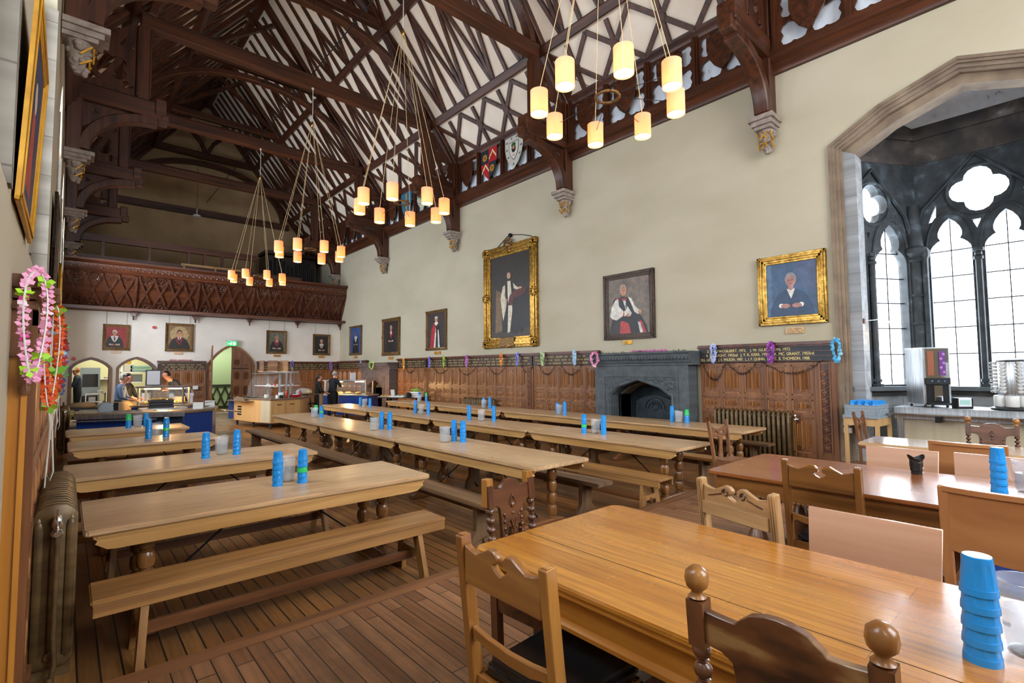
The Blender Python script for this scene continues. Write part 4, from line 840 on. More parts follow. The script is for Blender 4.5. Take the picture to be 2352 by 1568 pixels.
def scroll_chair(label, w=.43, H=.95, m='chair', fluted=False, group='wooden chairs on the dais'):
    t = thing('dining_chair', label, 'chair', (0, 0, 0), 0, group); d = .43
    for q in (-1, 1):
        b = MB(); x = q*w/2; W2 = .05 if fluted else .048
        b.sweep([(x, .02, 0), (x, 0, .42), (x, rake(.7, H), .7), (x, rake(H, H), H)], .034, W2, (0, 1, 0)) if 0 else b.sweep([(x, .03-0, 0), (x, 0, .42), (x, rake(.7, H), .7), (x, rake(H, H), H)], W2, .036, (1, 0, 0))
        if fluted: [b.bar((x+k, rake(.55, H)-.028, .5), (x+k, rake(H, H)-.028, H-.01), .007, .008) for k in (-.014, 0, .014)] if 0 else [b.bar((x+k, rake(.55, H)-.026, .5), (x+k, rake(H, H)-.026, H-.01), .008, .008, (0, 1, 0)) for k in (-.013, 0, .013)]
        else: [b.bar((x+k, rake(H, H)-.016, H+.001), (x+k, rake(H, H)+.016, H+.001), .006, .006) for k in (-.01, 0, .01)]
        b.build('back_post', m+'_z', t, bevel=.004)
    b = MB(); b.T = Matrix.Translation((0, rake(H-.05, H), 0)); b.plate(scroll_top(w-.04, H-.165, H-.012), (), -.014, .014, 'xz')
    if fluted: b.box(-w/2+.02, -.03, H-.19, w/2-.02, .02, H-.12)
    b.T = Matrix.Identity(4); cr = b.build('crest_rail', m+'_x', t, bevel=.004)
    if fluted:
        g = MB(); y = rake(H-.05, H)-.018
        for q in (-1, 1): g.tube([(q*(.055+.022*cos(a)*(1-a/14)), y, H-.052+.022*sin(a)*(1-a/14)) for a in [k*.6 for k in range(16)]], .0035, 4); g.tube([(q*.08, y, H-.06), (q*.13, y, H-.075), (q*.17, y, H-.085)], .0035, 4)
        g.build('carved_scroll', 'chairdk_x', cr)
    b = MB(); z = .62; O = [(-w/2+.02, z), (-w/2+.03, z-.05), (-w/2+.05, z-.04), (-w/4, z-.055), (0, z-.06), (w/4, z-.055), (w/2-.05, z-.04), (w/2-.03, z-.05), (w/2-.02, z), (w/4, z-.012), (0, z-.018), (-w/4, z-.012)]
    b.plate(O, (), -.011, .011, 'xz', rake(z, H)); b.build('cross_rail', m+'_x', t, bevel=.003)
    b = MB(); seatpad(b, w-.02, d, .43, .015); sp = b.build('seat', 'leather', t, bevel=.02, seg=3, angle=60)
    g = MB(); [g.ball((-w/2+.03+i*(w-.06)/22, d+.012, .44), .004, 4) for i in range(23)]; [g.ball((q*(w/2-.005), .03+i*.018, .44), .004, 4) for i in range(22) for q in (-1, 1)]; g.build('nail_trim', 'brass', sp)
    legs(t, w, d, m, H); rails(t, w, d, m); return t
def bobbin(b, x, y0, y1, z0, z1, n, r=.02):
    pr = [(r*.6, z0)]; dz = (z1-z0)/n
    for i in range(n): z = z0+dz*i; pr += [(r*.55, z+.04*dz), (r*.8, z+.1*dz), (r*.55, z+.16*dz), (r, z+.36*dz), (r*1.12, z+.55*dz), (r, z+.78*dz), (r*.55, z+.96*dz)]
    T = b.T; b.T = T @ Matrix.Translation((x, y0, 0)) @ Matrix(((1, 0, 0, 0), (0, 1, (y1-y0)/(z1-z0), -(y1-y0)/(z1-z0)*z0), (0, 0, 1, 0), (0, 0, 0, 1))); b.lathe(pr, n=12); b.T = T
def carved_chair(label, w=.38, H=1.0, m='chairdk', finial='ball', solid=True, group='wooden chairs on the dais'):
    t = thing('dining_chair', label, 'chair', (0, 0, 0), 0, group); d = .42
    for q in (-1, 1):
        x = q*w/2; b = MB(); b.bar((x, .02, 0), (x, 0, .46), .042, .042); bobbin(b, x, 0, rake(H-.13, H), .46, H-.14, 9, .0205)
        b.bar((x, rake(H-.14, H), H-.145), (x, rake(H-.03, H), H-.035), .042, .042)
        b.build('back_post', m+'_z', t, angle=38)
        b = MB()
        if finial == 'ball': b.lathe([(.014, H-.036), (.022, H-.03), (.013, H-.02), (.014, H-.015), (.025, H-.005), (.029, H+.012), (.026, H+.03), (.012, H+.042), (.001, H+.044)], (x, rake(H, H), 0), 14); b.build('finial', 'chair_z', t, angle=60)
        elif finial == 'square': b.bar((x, rake(H, H), H-.14), (x, rake(H, H)-.004, H), .044, .044); b.build('finial', 'chair_z', t, bevel=.003)
    h = w/2-.015; zt = H-.055
    Lh = [(-h, H-.13), (-h, zt), (-h*.8, zt-.004), (-h*.55, zt-.006), (-h*.5, zt+.004), (-h*.35, zt+.025), (-h*.15, zt+.035), (0, zt+.037)]
    top = Lh+[(-p[0], p[1]) for p in reversed(Lh[:-1])]
    s = w*.27; low = [(h*.93, H-.137), (s+.03, H-.14), (s+.005, H-.155), (s, H-.19), (s, .5), (-s, .5), (-s, H-.19), (-s-.005, H-.155), (-s-.03, H-.14), (-h*.93, H-.137)]
    b = MB(); T_ = Matrix(((1, 0, 0, 0), (0, 1, -.06/(H-.4), .06*.4/(H-.4)), (0, 0, 1, 0), (0, 0, 0, 1))); b.T = T_
    holes = [] if solid else [[(-.012, H-.26), (-.045, .56), (-.06, .56), (-s+.025, H-.25)], [(.012, H-.26), (s-.025, H-.25), (.06, .56), (.045, .56)], [(0, H-.36), (.03, .56), (-.03, .56)]]
    b.plate(top+low, holes, -.012, .012, 'xz'); b.T = Matrix.Identity(4); cr = b.build('carved_back' if not solid else 'back_panel', 'wornpanel' if solid else m+'_x', t, bevel=.003)
    if not solid:
        g = MB(); g.T = T_
        for sy in (-1, 1):
            g.tube([(0, sy*.016, H-.1), (.035, sy*.016, H-.155), (0, sy*.016, H-.23), (-.035, sy*.016, H-.155)], .006, 5, True); g.ball((0, sy*.014, H-.15), .016, 8, (1, .6, 1)); g.ball((0, sy*.014, H-.19), .009, 6, (1, .6, 1))
            for q in (-1, 1):
                for i in range(9): g.ball((q*(s-.018), sy*.014, H-.19-i*.035), .009, 6, (1, .6, 1.2)); g.ball((q*(s-.03)+.008*(-1)**i, sy*.014, H-.205-i*.035), .006, 5)
                g.bar((q*.02, sy*.014, H-.22), (-q*.07, sy*.014, .53), .008, .01, (0, 1, 0))
            for i in range(7): g.ball((.006*(-1)**i, sy*.013, H-.25-i*.03), .008, 6)
        g.T = Matrix.Identity(4); g.build('carving', 'chairdk_z', cr, angle=60)
    b = MB(); seatpad(b, w+.02, d, .43, .015); sp = b.build('seat', 'leather', t, bevel=.02, seg=3, angle=60)
    legs(t, w+.02, d, m, H, True); rails(t, w+.02, d, m); return t
def pierced_chair(label, w=.38, H=.9, group='wooden chairs on the dais'):
    t = thing('dining_chair', label, 'chair', (0, 0, 0), 0, group); d = .4
    for q in (-1, 1):
        x = q*w/2; b = MB(); b.sweep([(x*.98, .02, 0), (x*.9, 0, .42), (x*.95, rake(.7, H), .7), (x, rake(H, H), H)], .038, .032, (1, 0, 0)); b.build('back_post', 'oakdk_z', t, bevel=.003)
    h = w/2-.02; b = MB(); O = [(-h, H-.2), (-h, H-.06), (-h*.6, H-.09), (0, H-.105), (h*.6, H-.09), (h, H-.06), (h, H-.2)]
    H1 = [[(q*.02, H-.17), (q*.11, H-.16), (q*.11, H-.135), (q*.07, H-.12), (q*.05, H-.14), (q*.02, H-.135)] for q in (-1, 1)]
    b.plate(O, H1, -.01, .01, 'xz', rake(H-.12, H)); b.build('top_rail', 'oakdk_x', t)
    b = MB(); O = [(-.045, .46), (-.03, .6), (-.035, .66), (-.055, H-.19), (.055, H-.19), (.035, .66), (.03, .6), (.045, .46)]; b.plate(O, [[(.008*cos(a*pi/3), .55+.008*sin(a*pi/3)) for a in range(6)]], -.008, .008, 'xz', rake(.6, H)); b.build('splat', 'oakdk_z', t)
    b = MB(); seatpad(b, w, d, .43, .01, .035); b.build('seat', 'oakdk_x', t, bevel=.008); legs(t, w, d, 'oakdk', H); rails(t, w, d, 'oakdk'); return t
def ply_chair(label, w=.48, H=.89, group='plain plywood-backed chairs'):
    t = thing('dining_chair', label, 'chair', (0, 0, 0), 0, group); d = .44
    b = MB(); b.T = Matrix(((1, 0, 0, 0), (0, 1, -.16, .16*.5), (0, 0, 1, 0), (0, 0, 0, 1))); b.plate([(-w/2+.01, H-.33), (-w/2, H), (w/2, H), (w/2-.01, H-.33)], (), -.007, .007, 'xz'); b.T = Matrix.Identity(4); b.build('backrest', 'ply', t, bevel=.003)
    for q in (-1, 1): b = MB(); b.sweep([(q*(w/2-.05), .03, 0), (q*(w/2-.05), -.015, .45), (q*(w/2-.05), -.075, H-.08)], .028, .03, (1, 0, 0)); b.build('leg', 'beech_z', t)
    b = MB(); seatpad(b, w-.04, d, .42, .03, .04); b.build('seat', 'fabricblue', t, bevel=.015, seg=2); legs(t, w-.06, d, 'beech', H, fz=.41)
    b = MB(); b.box(-w/2+.05, .05, .37, w/2-.05, .07, .42); b.box(-w/2+.05, d-.05, .37, w/2-.05, d-.03, .42); b.build('seat_frame', 'beech_x', t); return t
def framed_chair(label, w=.47, H=.93, group='modern chairs with framed plywood backs'):
    t = thing('dining_chair', label, 'chair', (0, 0, 0), 0, group); d = .45
    for q in (-1, 1): b = MB(); b.sweep([(q*w/2, .05, 0), (q*w/2, .01, .42), (q*w/2, -.03, .7), (q*w/2, -.06, H)], .03, .045, (1, 0, 0)); b.build('back_post', 'beech_z', t, bevel=.005)
    crv = lambda u, z: (u, -.06*max(0, (z-.4)/(H-.4))-.045*(1-(2*u/w)**2)*1.0+.0, z)
    b = MB(); b.sweep([crv(-w/2+w*i/10, H-.012) for i in range(11)], .045, .035, (0, 0, 1)) if 0 else b.sweep([crv(-w/2+w*i/10, H-.015-.0*i) for i in range(11)], .035, .03); b.build('top_rail', 'beech_x', t, bevel=.004)
    b = MB(); n = 10; vs = []
    for off in (.006, -.006):
        for z in (H-.03, H-.32-.0): vs += [(crv(-w/2+w*i/n, z)[0], crv(-w/2+w*i/n, z)[1]+off, z-(.03*(1-(2*i/n-1)**2) if z < H-.1 else 0)) for i in range(n+1)]
    m_ = n+1; fs = []
    for i in range(n): fs += [(i, i+1, m_+i+1, m_+i), (2*m_+i, 3*m_+i, 3*m_+i+1, 2*m_+i+1), (m_+i, m_+i+1, 3*m_+i+1, 3*m_+i)]
    b.add(vs, fs); b.build('backrest', 'beech_x', t)
    b = MB(); seatpad(b, w-.02, d, .43, .04, .06); b.build('seat', 'fabricblue', t, bevel=.025, seg=3, angle=60)
    b = MB(); b.box(-w/2, .0, .37, w/2, .025, .43); b.box(-w/2, d-.04, .37, w/2, d-.01, .43); [b.box(q*(w/2-.01)-.012, 0, .37, q*(w/2-.01)+.012, d-.02, .43) for q in (-1, 1)]; b.build('seat_frame', 'beech_x', t)
    legs(t, w, d, 'beech', H); return t
M['wornpanel'] = noisy('worn_dark_panel', [(.36, '#3a2216'), (.5, '#6a3f22'), (.62, '#9a7448'), (.75, '#5f4c3c')], (2, 2, 5), 2.2, 8, .32, .08, coat=.3)
place(scroll_chair('amber chair with scrolled crest and black leather seat, left of the foreground table'), 1.17, 1.31, -90, Z0)
place(carved_chair('dark worn chair with ball finials and bobbin posts at the bottom of the view', .37, 1.03), 1.22, .45, -90, Z0)
place(carved_chair('dark carved chair at the far end of the foreground table, with bobbin posts', .30, 1.0, finial='square', solid=False), 1.765, 1.955, 184, Z0)
place(scroll_chair('pale chair with fluted posts and twin carved scrolls between the two big tables', .45, .93, 'palewood', True), 2.74, 1.22, -105, Z0)
place(scroll_chair('worn chair with scrolled crest against the near edge of the red-brown table', .40, .96, 'carved'), 3.56, 1.08, -90, Z0)
place(ply_chair('wide pale plywood chair back on the right edge of the foreground table', .49, .895), 2.60, .63, 90, Z0)
place(ply_chair('pale plywood chair back behind the camera lens on the red-brown table', .48, .89), 5.06, .98, 90, Z0)
place(ply_chair('pale plywood chair back behind the blue cups on the red-brown table', .48, .89), 5.10, .42, 90, Z0)
place(framed_chair('large framed plywood chair with blue seat at the right edge of the view', .52, .945), 3.44, .22, -90, Z0)
place(framed_chair('framed plywood chair back seen between the two rear dais tables', .45, .92), 5.66, .63, -90, Z0)
place(pierced_chair('small brown chair with pierced top rail before the big wall radiator', .4, .91), 6.06, 2.93, 176, Z0)
place(pierced_chair('small brown chair with pierced top rail beside the crate stand', .36, .9), 8.85, 2.13, 176, Z0)
place(carved_chair('dark carved chair with ball finials facing the pale table, before the counter', .38, .96, solid=False), 7.42, .63, 90, Z0)
# ================================================================ CUPS AND JUGS
def cup_mesh():
    b = MB(); n = 40; prof = [(.0425, 0, 0), (.0415, .018, 0), (.0400, .0185, 0), (.0397, .022, 0), (.0392, .028, 1), (.0345, .082, 1), (.034, .086, 0), (.0325, .1, 0), (.031, .102, 0), (.0001, .102, 0)]
    vs = []
    for r, z, f in prof:
        for k in range(n): q = r*(1-.05*f*(k % 4 in (0, 1))); vs.append((q*cos(2*pi*k/n), q*sin(2*pi*k/n), z))
    inner = [(.041, 0), (.030, .098), (.0001, .098)]
    for r, z in inner:
        for k in range(n): vs.append((r*cos(2*pi*k/n), r*sin(2*pi*k/n), z))
    m = len(prof); fs = []
    for i in range(m-1):
        for k in range(n): fs.append((n*i+k, n*i+(k+1) % n, n*i+n+(k+1) % n, n*i+n+k))
    for i in range(m, m+2):
        for k in range(n): fs.append((n*i+(k+1) % n, n*i+k, n*i+n+k, n*i+n+(k+1) % n))
    for k in range(n): fs.append((k, n*m+k, n*m+(k+1) % n, (k+1) % n))
    b.add(vs, fs); return b
cup0 = {c: cup_mesh().build('tumbler', c, angle=16) for c in ('blue', 'cupgreen')}; used_cup = {}
nth = ['topmost', 'second from top', 'third from top', 'fourth from top', 'lowest', 'sixth']
def cup(c, loc, label, group, rz=0):
    if c not in used_cup: used_cup[c] = 1; o = cup0[c]
    else: o = cup0[c].copy(); COL.objects.link(o)
    o.location = loc; o.rotation_euler = (0, 0, rz); return tag(o, label, 'cup', group)
def stack(x, y, zb, n, greens, where):
    for k in range(n):
        i = n-1-k; c = 'cupgreen' if i in greens else 'blue'
        o = cup(c, (x+R_.uniform(-.0008, .0008), y+R_.uniform(-.0008, .0008), zb+.045*k), '%s tumbler, %s, %s' % ('green' if i in greens else 'blue', nth[i], where), 'upturned tumblers in stacks on the tables', R_.uniform(0, 6))
def jug():
    t = thing('water_jug', 'x', 'jug', (0, 0, 0), 0, 'clear ribbed water jugs')
    def wall(o):
        n = 36; prof = [(.052, 0), (.058, .01), (.064, .03), (.067, .12), (.07, .165), (.073, .18), (.074, .2)]
        vs = []; fs = []
        for r, z in prof:
            for k in range(n):
                a = 2*pi*k/n; q = r*(1-.03*(k % 3 == 0)*(z < .17)*(z > .02)); sp = .018*max(0, cos(a))**6*(z > .17)
                vs.append(((q+sp)*cos(a), q*sin(a), z+(.012*max(0, cos(a))**4 if z > .19 else 0)))
        for r, z in reversed(prof):
            for k in range(n):
                a = 2*pi*k/n; q = r-.004; sp = .018*max(0, cos(a))**6*(z > .17); vs.append(((q+sp)*cos(a), q*sin(a), max(z, .006)+(.012*max(0, cos(a))**4 if z > .19 else 0)))
        m = len(prof)*2
        for i in range(m-1):
            for k in range(n): fs.append((n*i+k, n*i+(k+1) % n, n*i+n+(k+1) % n, n*i+n+k))
        fs += [tuple(range(n-1, -1, -1)), tuple(n*(m-1)+k for k in range(n))]; o.add(vs, fs)
    b = MB(); wall(b); b.build('body', 'glass', t, angle=60)
    b = MB(); b.tube([(-.066, 0, .165), (-.095, 0, .172), (-.115, 0, .155), (-.118, 0, .11), (-.108, 0, .07), (-.085, 0, .048), (-.064, 0, .05)], .007, 8); b.build('handle', 'glass', t, angle=60)
    b = MB(); b.lathe([(.05, .008), (.056, .03), (.060, .12), (.001, .12)], n=24); b.build('water', 'water', t, angle=60); return t
J0 = jug(); jused = [0]
def put_jug(x, y, z, label, rz=0):
    o = J0 if not jused[0] else dup(J0); jused[0] = 1; o.location = (x, y, z); o.rotation_euler = (0, 0, radians(rz)); o['label'] = label
T_ = .75
SETS = [('the first table by the window wall', T_, (1.347, 4.47, 5, ()), (1.542, 4.45, 5, (2,)), (1.462, 4.60), 60), ('the second table by the window wall', T_, (1.18, 6.43, 5, ()), (1.50, 6.48, 5, ()), (1.372, 6.62), 60),
 ('the third table by the window wall', T_, (.914, 8.91, 5, ()), (1.13, 8.97, 5, (2,)), (1.03, 9.1), 60), ('the fourth table by the window wall', T_, (.826, 10.83, 4, (0,)), (1.08, 10.9, 4, ()), (.965, 11.0), 60),
 ('the gallery-end table of the first long row', T_, (3.975, 10.42, 4, (1,)), (3.985, 10.75, 4, (0,)), (3.86, 10.5), 190), ('the middle table of the first long row', T_, (3.89, 7.60, 5, ()), (3.95, 7.44, 5, ()), (3.73, 7.54), 200),
 ('the dais-end table of the first long row', T_, (3.93, 5.60, 5, ()), (3.96, 5.44, 5, ()), (3.79, 5.62), 200), ('the gallery-end table of the middle row', T_, (6.02, 13.0, 4, ()), (5.98, 12.34, 4, ()), (5.98, 12.65), 60),
 ('the third table of the middle row', T_, (5.86, 9.85, 5, ()), (5.9, 9.38, 5, ()), (5.86, 9.6), 60), ('the second table of the middle row', T_, (5.80, 7.77, 5, ()), (6.0, 7.27, 5, ()), (5.87, 7.48), 60),
 ('the dais-end table of the middle row', T_, (5.82, 4.93, 5, (2,)), (5.89, 4.62, 5, ()), (5.93, 4.80), 60), ('the gallery-end table of the fireplace row', T_, (8.15, 13.5, 5, ()), (8.2, 13.15, 5, (0,)), (8.05, 13.3), 60),
 ('the third table of the fireplace row', T_, (8.13, 10.26, 4, ()), (7.9, 9.72, 5, ()), (7.92, 9.98), 60), ('the second table of the fireplace row', T_, (7.98, 7.5, 4, ()), (7.83, 7.15, 5, ()), (7.86, 7.33), 60),
 ('the dais-end table of the fireplace row', T_, (8.2, 4.88, 5, ()), (8.18, 4.58, 4, (0,)), (8.15, 4.72), 60)]
for where, z, a, c, j, r in SETS:
    sd = ('window-side stack, ', 'aisle-side stack, ') if r == 60 and a[0] < 2 else ('gallery-side stack, ', 'dais-side stack, '); wh = where.replace('the ', ''); stack(a[0], a[1], z, a[2], a[3], sd[0]+wh); stack(c[0], c[1], z, c[2], c[3], sd[1]+wh)
    put_jug(j[0], j[1], z, 'clear ribbed water jug beside the cups on '+where, r)
stack(1.895, .205, .9, 5, (), 'big stack on the amber dais table'); put_jug(2.035, .115, .9, 'clear ribbed water jug cut by the right edge, on the foreground table', -130)
stack(4.49, .36, .9, 5, (), 'stack on the red-brown dais table'); put_jug(4.60, .235, .9, 'clear ribbed water jug by the cups on the red-brown table', -130)
# camera lens standing on the table
t = thing('camera_lens', 'black camera lens with petal hood standing on the red-brown table', 'camera lens', (4.80, .83, .9))
b = MB(); b.lathe([(.034, 0), (.035, .004), (.033, .006), (.034, .022), (.038, .026), (.039, .055), (.041, .06), (.042, .088), (.039, .092), (.041, .1), (.042, .112)], n=28); b.build('barrel', 'black', t)
b = MB(); n = 36; vs = []
for r in (.043, .040):
    for k in range(n): a = 2*pi*k/n; vs.append((r*cos(a), r*sin(a), .108))
for r in (.052, .049):
    for k in range(n): a = 2*pi*k/n; vs.append((r*(1+.1*abs(cos(a))**6)*cos(a), r*sin(a), .118+.028*abs(cos(a))**4))
fs = []
for k in range(n): j = (k+1) % n; fs += [(k, j, 2*n+j, 2*n+k), (n+j, n+k, 3*n+k, 3*n+j), (2*n+k, 2*n+j, 3*n+j, 3*n+k), (k, n+k, n+j, j)]
b.add(vs, fs); o = b.build('petal_hood', 'black', t); o.rotation_euler = (0, 0, radians(-42))
b = MB(); [b.lathe([(.0352+.0035*(z > .03), z), (.0362+.004*(z > .03), z+.001), (.0352+.0035*(z > .03), z+.012)], n=40) for z in (.028, .064, .078)]; b.build('grip_ring', 'rubber', t)
b = MB(); [b.box(-.004+q, -.0405, z, .002+q, -.0385, z+.006) for q in (-.012, 0, .012) for z in (.012, .046)]; b.build('scale_marks', 'white', t)
# ================================================================ RADIATORS
def radiator(n, H, D, label, pitch=.08, group='old bronze column radiators', valve=1):
    """stands along local X, n sections"""
    t = thing('radiator', label, 'radiator', (0, 0, 0), 0, group)
    b = MB(); h = D/2
    for q in (-h+.028, 0, h-.028): b.T = Matrix.Translation((0, q, 0)) @ Matrix.Diagonal((1, 1, 1, 1)); b.lathe([(.024, .1), (.026, .16), (.026, H-.12), (.02, H-.06)], n=8); b.T = Matrix.Identity(4)
    O = [(-h, .1), (-h, H-.07), (-h+.02, H-.03), (-h+.05, H-.006), (0, H), (h-.05, H-.006), (h-.02, H-.03), (h, H-.07), (h, .1), (h-.03, .06), (-h+.03, .06)]
    b.plate(O, (), -.019, .019, 'yz')
    for q in ((-h+.03, -.0, h-.03) if D > .15 else (-h+.03, h-.03)):
        for sx in (-1, 1): b.plate([(q-.02, .12), (q-.02, H-.12), (q-.012, H-.09), (q+.012, H-.09), (q+.02, H-.12), (q+.02, .12)], (), sx*.019, sx*.03, 'yz')
    for z in (.13, H-.1): b.lathe([(.03, -pitch/2), (.03, pitch/2)], (0, 0, z), 10, 'x')
    s0 = b.build('section', 'radiator', t, bevel=.007, angle=50)
    for i in range(n):
        o = s0 if i == 0 else s0.copy()
        if i: COL.objects.link(o); o.parent = t
        o.location = ((i-(n-1)/2)*pitch, 0, 0)
    e = (n/2)*pitch
    for s in (-1, 1): b = MB(); b.box(s*(e-.06)-.02, -h+.01, 0, s*(e-.06)+.02, h-.01, .1); b.build('foot', 'radiator', t)
    if valve:
        b = MB(); b.lathe([(.014, H-.17), (.026, H-.16), (.03, H-.145), (.02, H-.13), (.016, H-.125), (.026, H-.105), (.022, H-.08), (.018, H-.05), (.007, H-.045), (.006, H-.02), (.001, H-.018)], (valve*(e+.05), -.01, 0), 16); b.lathe([(.016, -.06), (.02, -.03), (.016, 0)], (valve*(e+.05), -.01, H-.14), 10, 'x'); b.build('valve', 'chrome', t, angle=60)
        b = MB(); b.tube([(valve*(e+.05), -.01, H-.16), (valve*(e+.05), -.01, .25), (valve*(e+.035), -.02, .1), (valve*(e+.05), 0, 0)], .013, 10); b.lathe([(.02, 0), (.026, .01), (.018, .04)], (valve*(e+.05), 0, 0), 12); b.build('pipe', 'brass' if D < .15 else 'radiator', t, angle=60)
    return t
place(radiator(17, .96, .195, 'bronze column radiator in the left foreground with chrome valve', .078, valve=-1), -.018, 4.51, 90)
place(radiator(17, .96, .195, 'bronze column radiator far along the left wall beside the blue counter', .078, valve=-1), -.01, 14.9, 90)
place(radiator(17, .95, .14, 'bronze radiator on the right wall between fireplace and bay', .083, valve=-1), 9.53, 4.05, 90)
place(radiator(19, .85, .14, 'bronze radiator low on the panelling behind the middle of the right row', .083, valve=0), 9.53, 12.25, 90)
# ================================================================ CHANDELIERS
def chandelier():
    t = thing('chandelier', 'x', 'chandelier', (0, 0, 0), 0, 'ring chandeliers of eight cylindrical shades')
    R0 = .83; pts = [(R0*cos(radians(a)), R0*sin(radians(a))) for a in [4+45*k for k in range(8)]]
    b = MB(); b.tube([(.14*cos(pi*k/12), .14*sin(pi*k/12), 5.0) for k in range(24)], .019, 8, True); b.build('ring', 'oldgold', t, angle=60)
    b = MB(); b.lathe([(.012, 8.4), (.04, 8.43), (.045, 8.47), (.03, 8.52), (.012, 8.56), (.001, 8.58)], n=10); b.build('hub', 'brass', t, angle=60)
    b = MB(); b.tube([(0, 0, 8.55), (.01, .005, 9.0), (0, 0, 9.5)], .009, 6); b.lathe([(.03, 9.46), (.035, 9.5)], n=10); b.build('suspension_cable', 'rope', t)
    for i, (x, y) in enumerate(pts):
        zt = 4.925
        b = MB(); n = 28; vs = []
        for r, z in ((.107, -.145), (.107, .145), (.105, .145), (.105, -.145)):
            for k in range(n): vs.append((r*cos(2*pi*k/n), r*sin(2*pi*k/n), z))
        fs = []
        for j in range(4):
            for k in range(n): fs.append((n*j+k, n*j+(k+1) % n, n*((j+1) % 4)+(k+1) % n, n*((j+1) % 4)+k))
        b.add(vs, fs); s = b.build('lamp_shade', 'shade', t, loc=(x, y, zt), angle=60)
        b = MB(); b.lathe([(.104, -.128), (.104, -.122)], n=28); b.build('diffuser', 'disc', s)
        b = MB(); b.tube([(.1055*cos(a), .1055*sin(a), z) for a in (2*i,) for z in (-.145, .145)], .003, 4); b.build('seam', 'rope', s)
        b = MB(); b.tube([(x, y, zt+.145), (x*.04, y*.04, 8.43)], .0045, 5); b.build('cord', 'cord', t)
        b = MB(); b.tube([(x*.87, y*.87, zt+.02), (x*.15, y*.15, 5.0)], .004, 5); b.build('spoke', 'iron', t)
        b = MB(); b.tube([(x*.95, y*.95, zt+.15), (x*.87, y*.87, zt+.02)], .004, 4); b.build('hook', 'iron', t)
    return t
C0 = chandelier(); cl = ['nearest and largest cluster of eight glowing shades, high at the top right', 'second cluster of eight shades, hanging before the painted shields', 'third cluster of eight shades, hanging at the right end of the gallery', 'farthest cluster of eight shades, hanging low before the gallery front']
LP = [(4.8, 3.62), (4.83, 8.66), (4.83, 13.62), (4.84, 18.62)]
for i, (x, y) in enumerate(LP):
    o = C0 if i == 0 else dup(C0); o.location = (x, y, 0); o['label'] = cl[i]
    for k in range(8): a = radians(4+45*k); point('shade_bulb', (x+.83*cos(a), y+.83*sin(a), 4.93), 8.0, (1, .66, .36), .035)
# ================================================================ FIREPLACES
def fireplace(yc, w, zt, hole, stone, label):
    t = thing('fireplace', label, 'fireplace', (0, 0, 0), 0, 'carved stone fireplaces'); h = w/2
    O = [(yc-h+.12, 0), (yc-h+.12, zt-.28), (yc+h-.12, zt-.28), (yc+h-.12, 0)]; H = [(p[0], max(p[1], .02)) for p in hole]
    b = MB(); b.plate(O, [H], -.42, -.06, 'yz', WR); b.build('surround', stone, t, bevel=.01)
    b = MB(); ym, hw = (hole[0][0]+hole[-1][0])/2, abs(hole[0][0]-hole[-1][0])/2; zh = max(p[1] for p in hole)
    F = [(ym-hw-.18, 0), (ym-hw-.18, zh+.12), (ym+hw+.18, zh+.12), (ym+hw+.18, 0)]; F2 = [(ym-hw-.14, .02), (ym-hw-.14, zh+.08), (ym+hw+.14, zh+.08), (ym+hw+.14, .02)]
    b.plate(F, [F2], -.44, -.42, 'yz', WR)
    P = [(WR-.43, p[0]+(p[0]-ym)*.06, p[1]+.03) for p in hole]; b.tube(P, .028, 6); b.build('opening_moulding', stone, t)
    b = MB(); rr = random.Random(5)
    for s in (-1, 1):
        for i in range(60):
            u = rr.uniform(.12, hw+.1); top = zh+.05; lim = zh+.08-(zh-hole[1][1])*min(1, u/hw)**1.3
            z = rr.uniform(min(lim+.03, top-.02), top)
            if z > lim: b.ball((WR-.425, ym+s*u, z), rr.uniform(.018, .032), 5, (.5, 1, 1))
    b.build('spandrel_carving', stone, t, angle=60)
    b = MB(); pf = [(WR, zt), (WR-.56, zt), (WR-.56, zt-.03), (WR-.53, zt-.06), (WR-.53, zt-.08), (WR-.47, zt-.19), (WR-.47, zt-.21), (WR-.44, zt-.25), (WR-.44, zt-.28), (WR, zt-.28)]; b.strip(pf, yc-h+.02, yc+h-.02, 'y'); sh = b.build('mantel_shelf', stone, t)
    b = MB(); y = yc-h+.1
    while y < yc+h-.08:
        b.ball((WR-.515, y, zt-.13), .035, 6, (.6, .8, 1.1)); b.bar((WR-.53, y+.02, zt-.17), (WR-.50, y+.06, zt-.09), .012, .012); y += .078
    b.build('leaf_frieze', stone, sh, angle=60)
    b = MB(); x1 = WR+.4; b.box(x1-.03, ym-hw-.05, 0, x1+.02, ym+hw+.05, zh+.1); b.box(WR-.1, ym-hw-.06, 0, x1, ym-hw, zh+.1); b.box(WR-.1, ym+hw, 0, x1, ym+hw+.06, zh+.1); b.box(WR-.1, ym-hw, zh+.02, x1, ym+hw, zh+.1); b.box(WR-.35, ym-hw, 0, x1, ym+hw, .05); b.build('firebox', 'firebrick', t)
    b = MB(); pb = pointed(ym-.5, ym+.5, .06, .95, 1.12); b.plate(pb, (), 0, .03, 'yz', WR+.2)
    for r in (.17, .25): b.tube([(WR+.19, ym+r*cos(pi*k/10), .80+r*sin(pi*k/10)) for k in range(11)], .016, 5)
    for k in range(12): a = 2*pi*k/12; b.ball((WR+.19, ym+.09*cos(a), .85+.07*sin(a)), .025, 5, (.5, 1, 1))
    b.bar((WR+.19, ym-.5, .8), (WR+.19, ym+.5, .8), .02, .02); b.build('fireback', 'firebrick', t); return t
fireplace(6.37, 2.62, 2.06, FP1, 'stone', 'grey-blue carved stone fireplace in the middle of the right wall'); fireplace(18.9, 2.7, 2.03, FP2, 'stonepink', 'pinkish stone fireplace at the far end of the right wall')
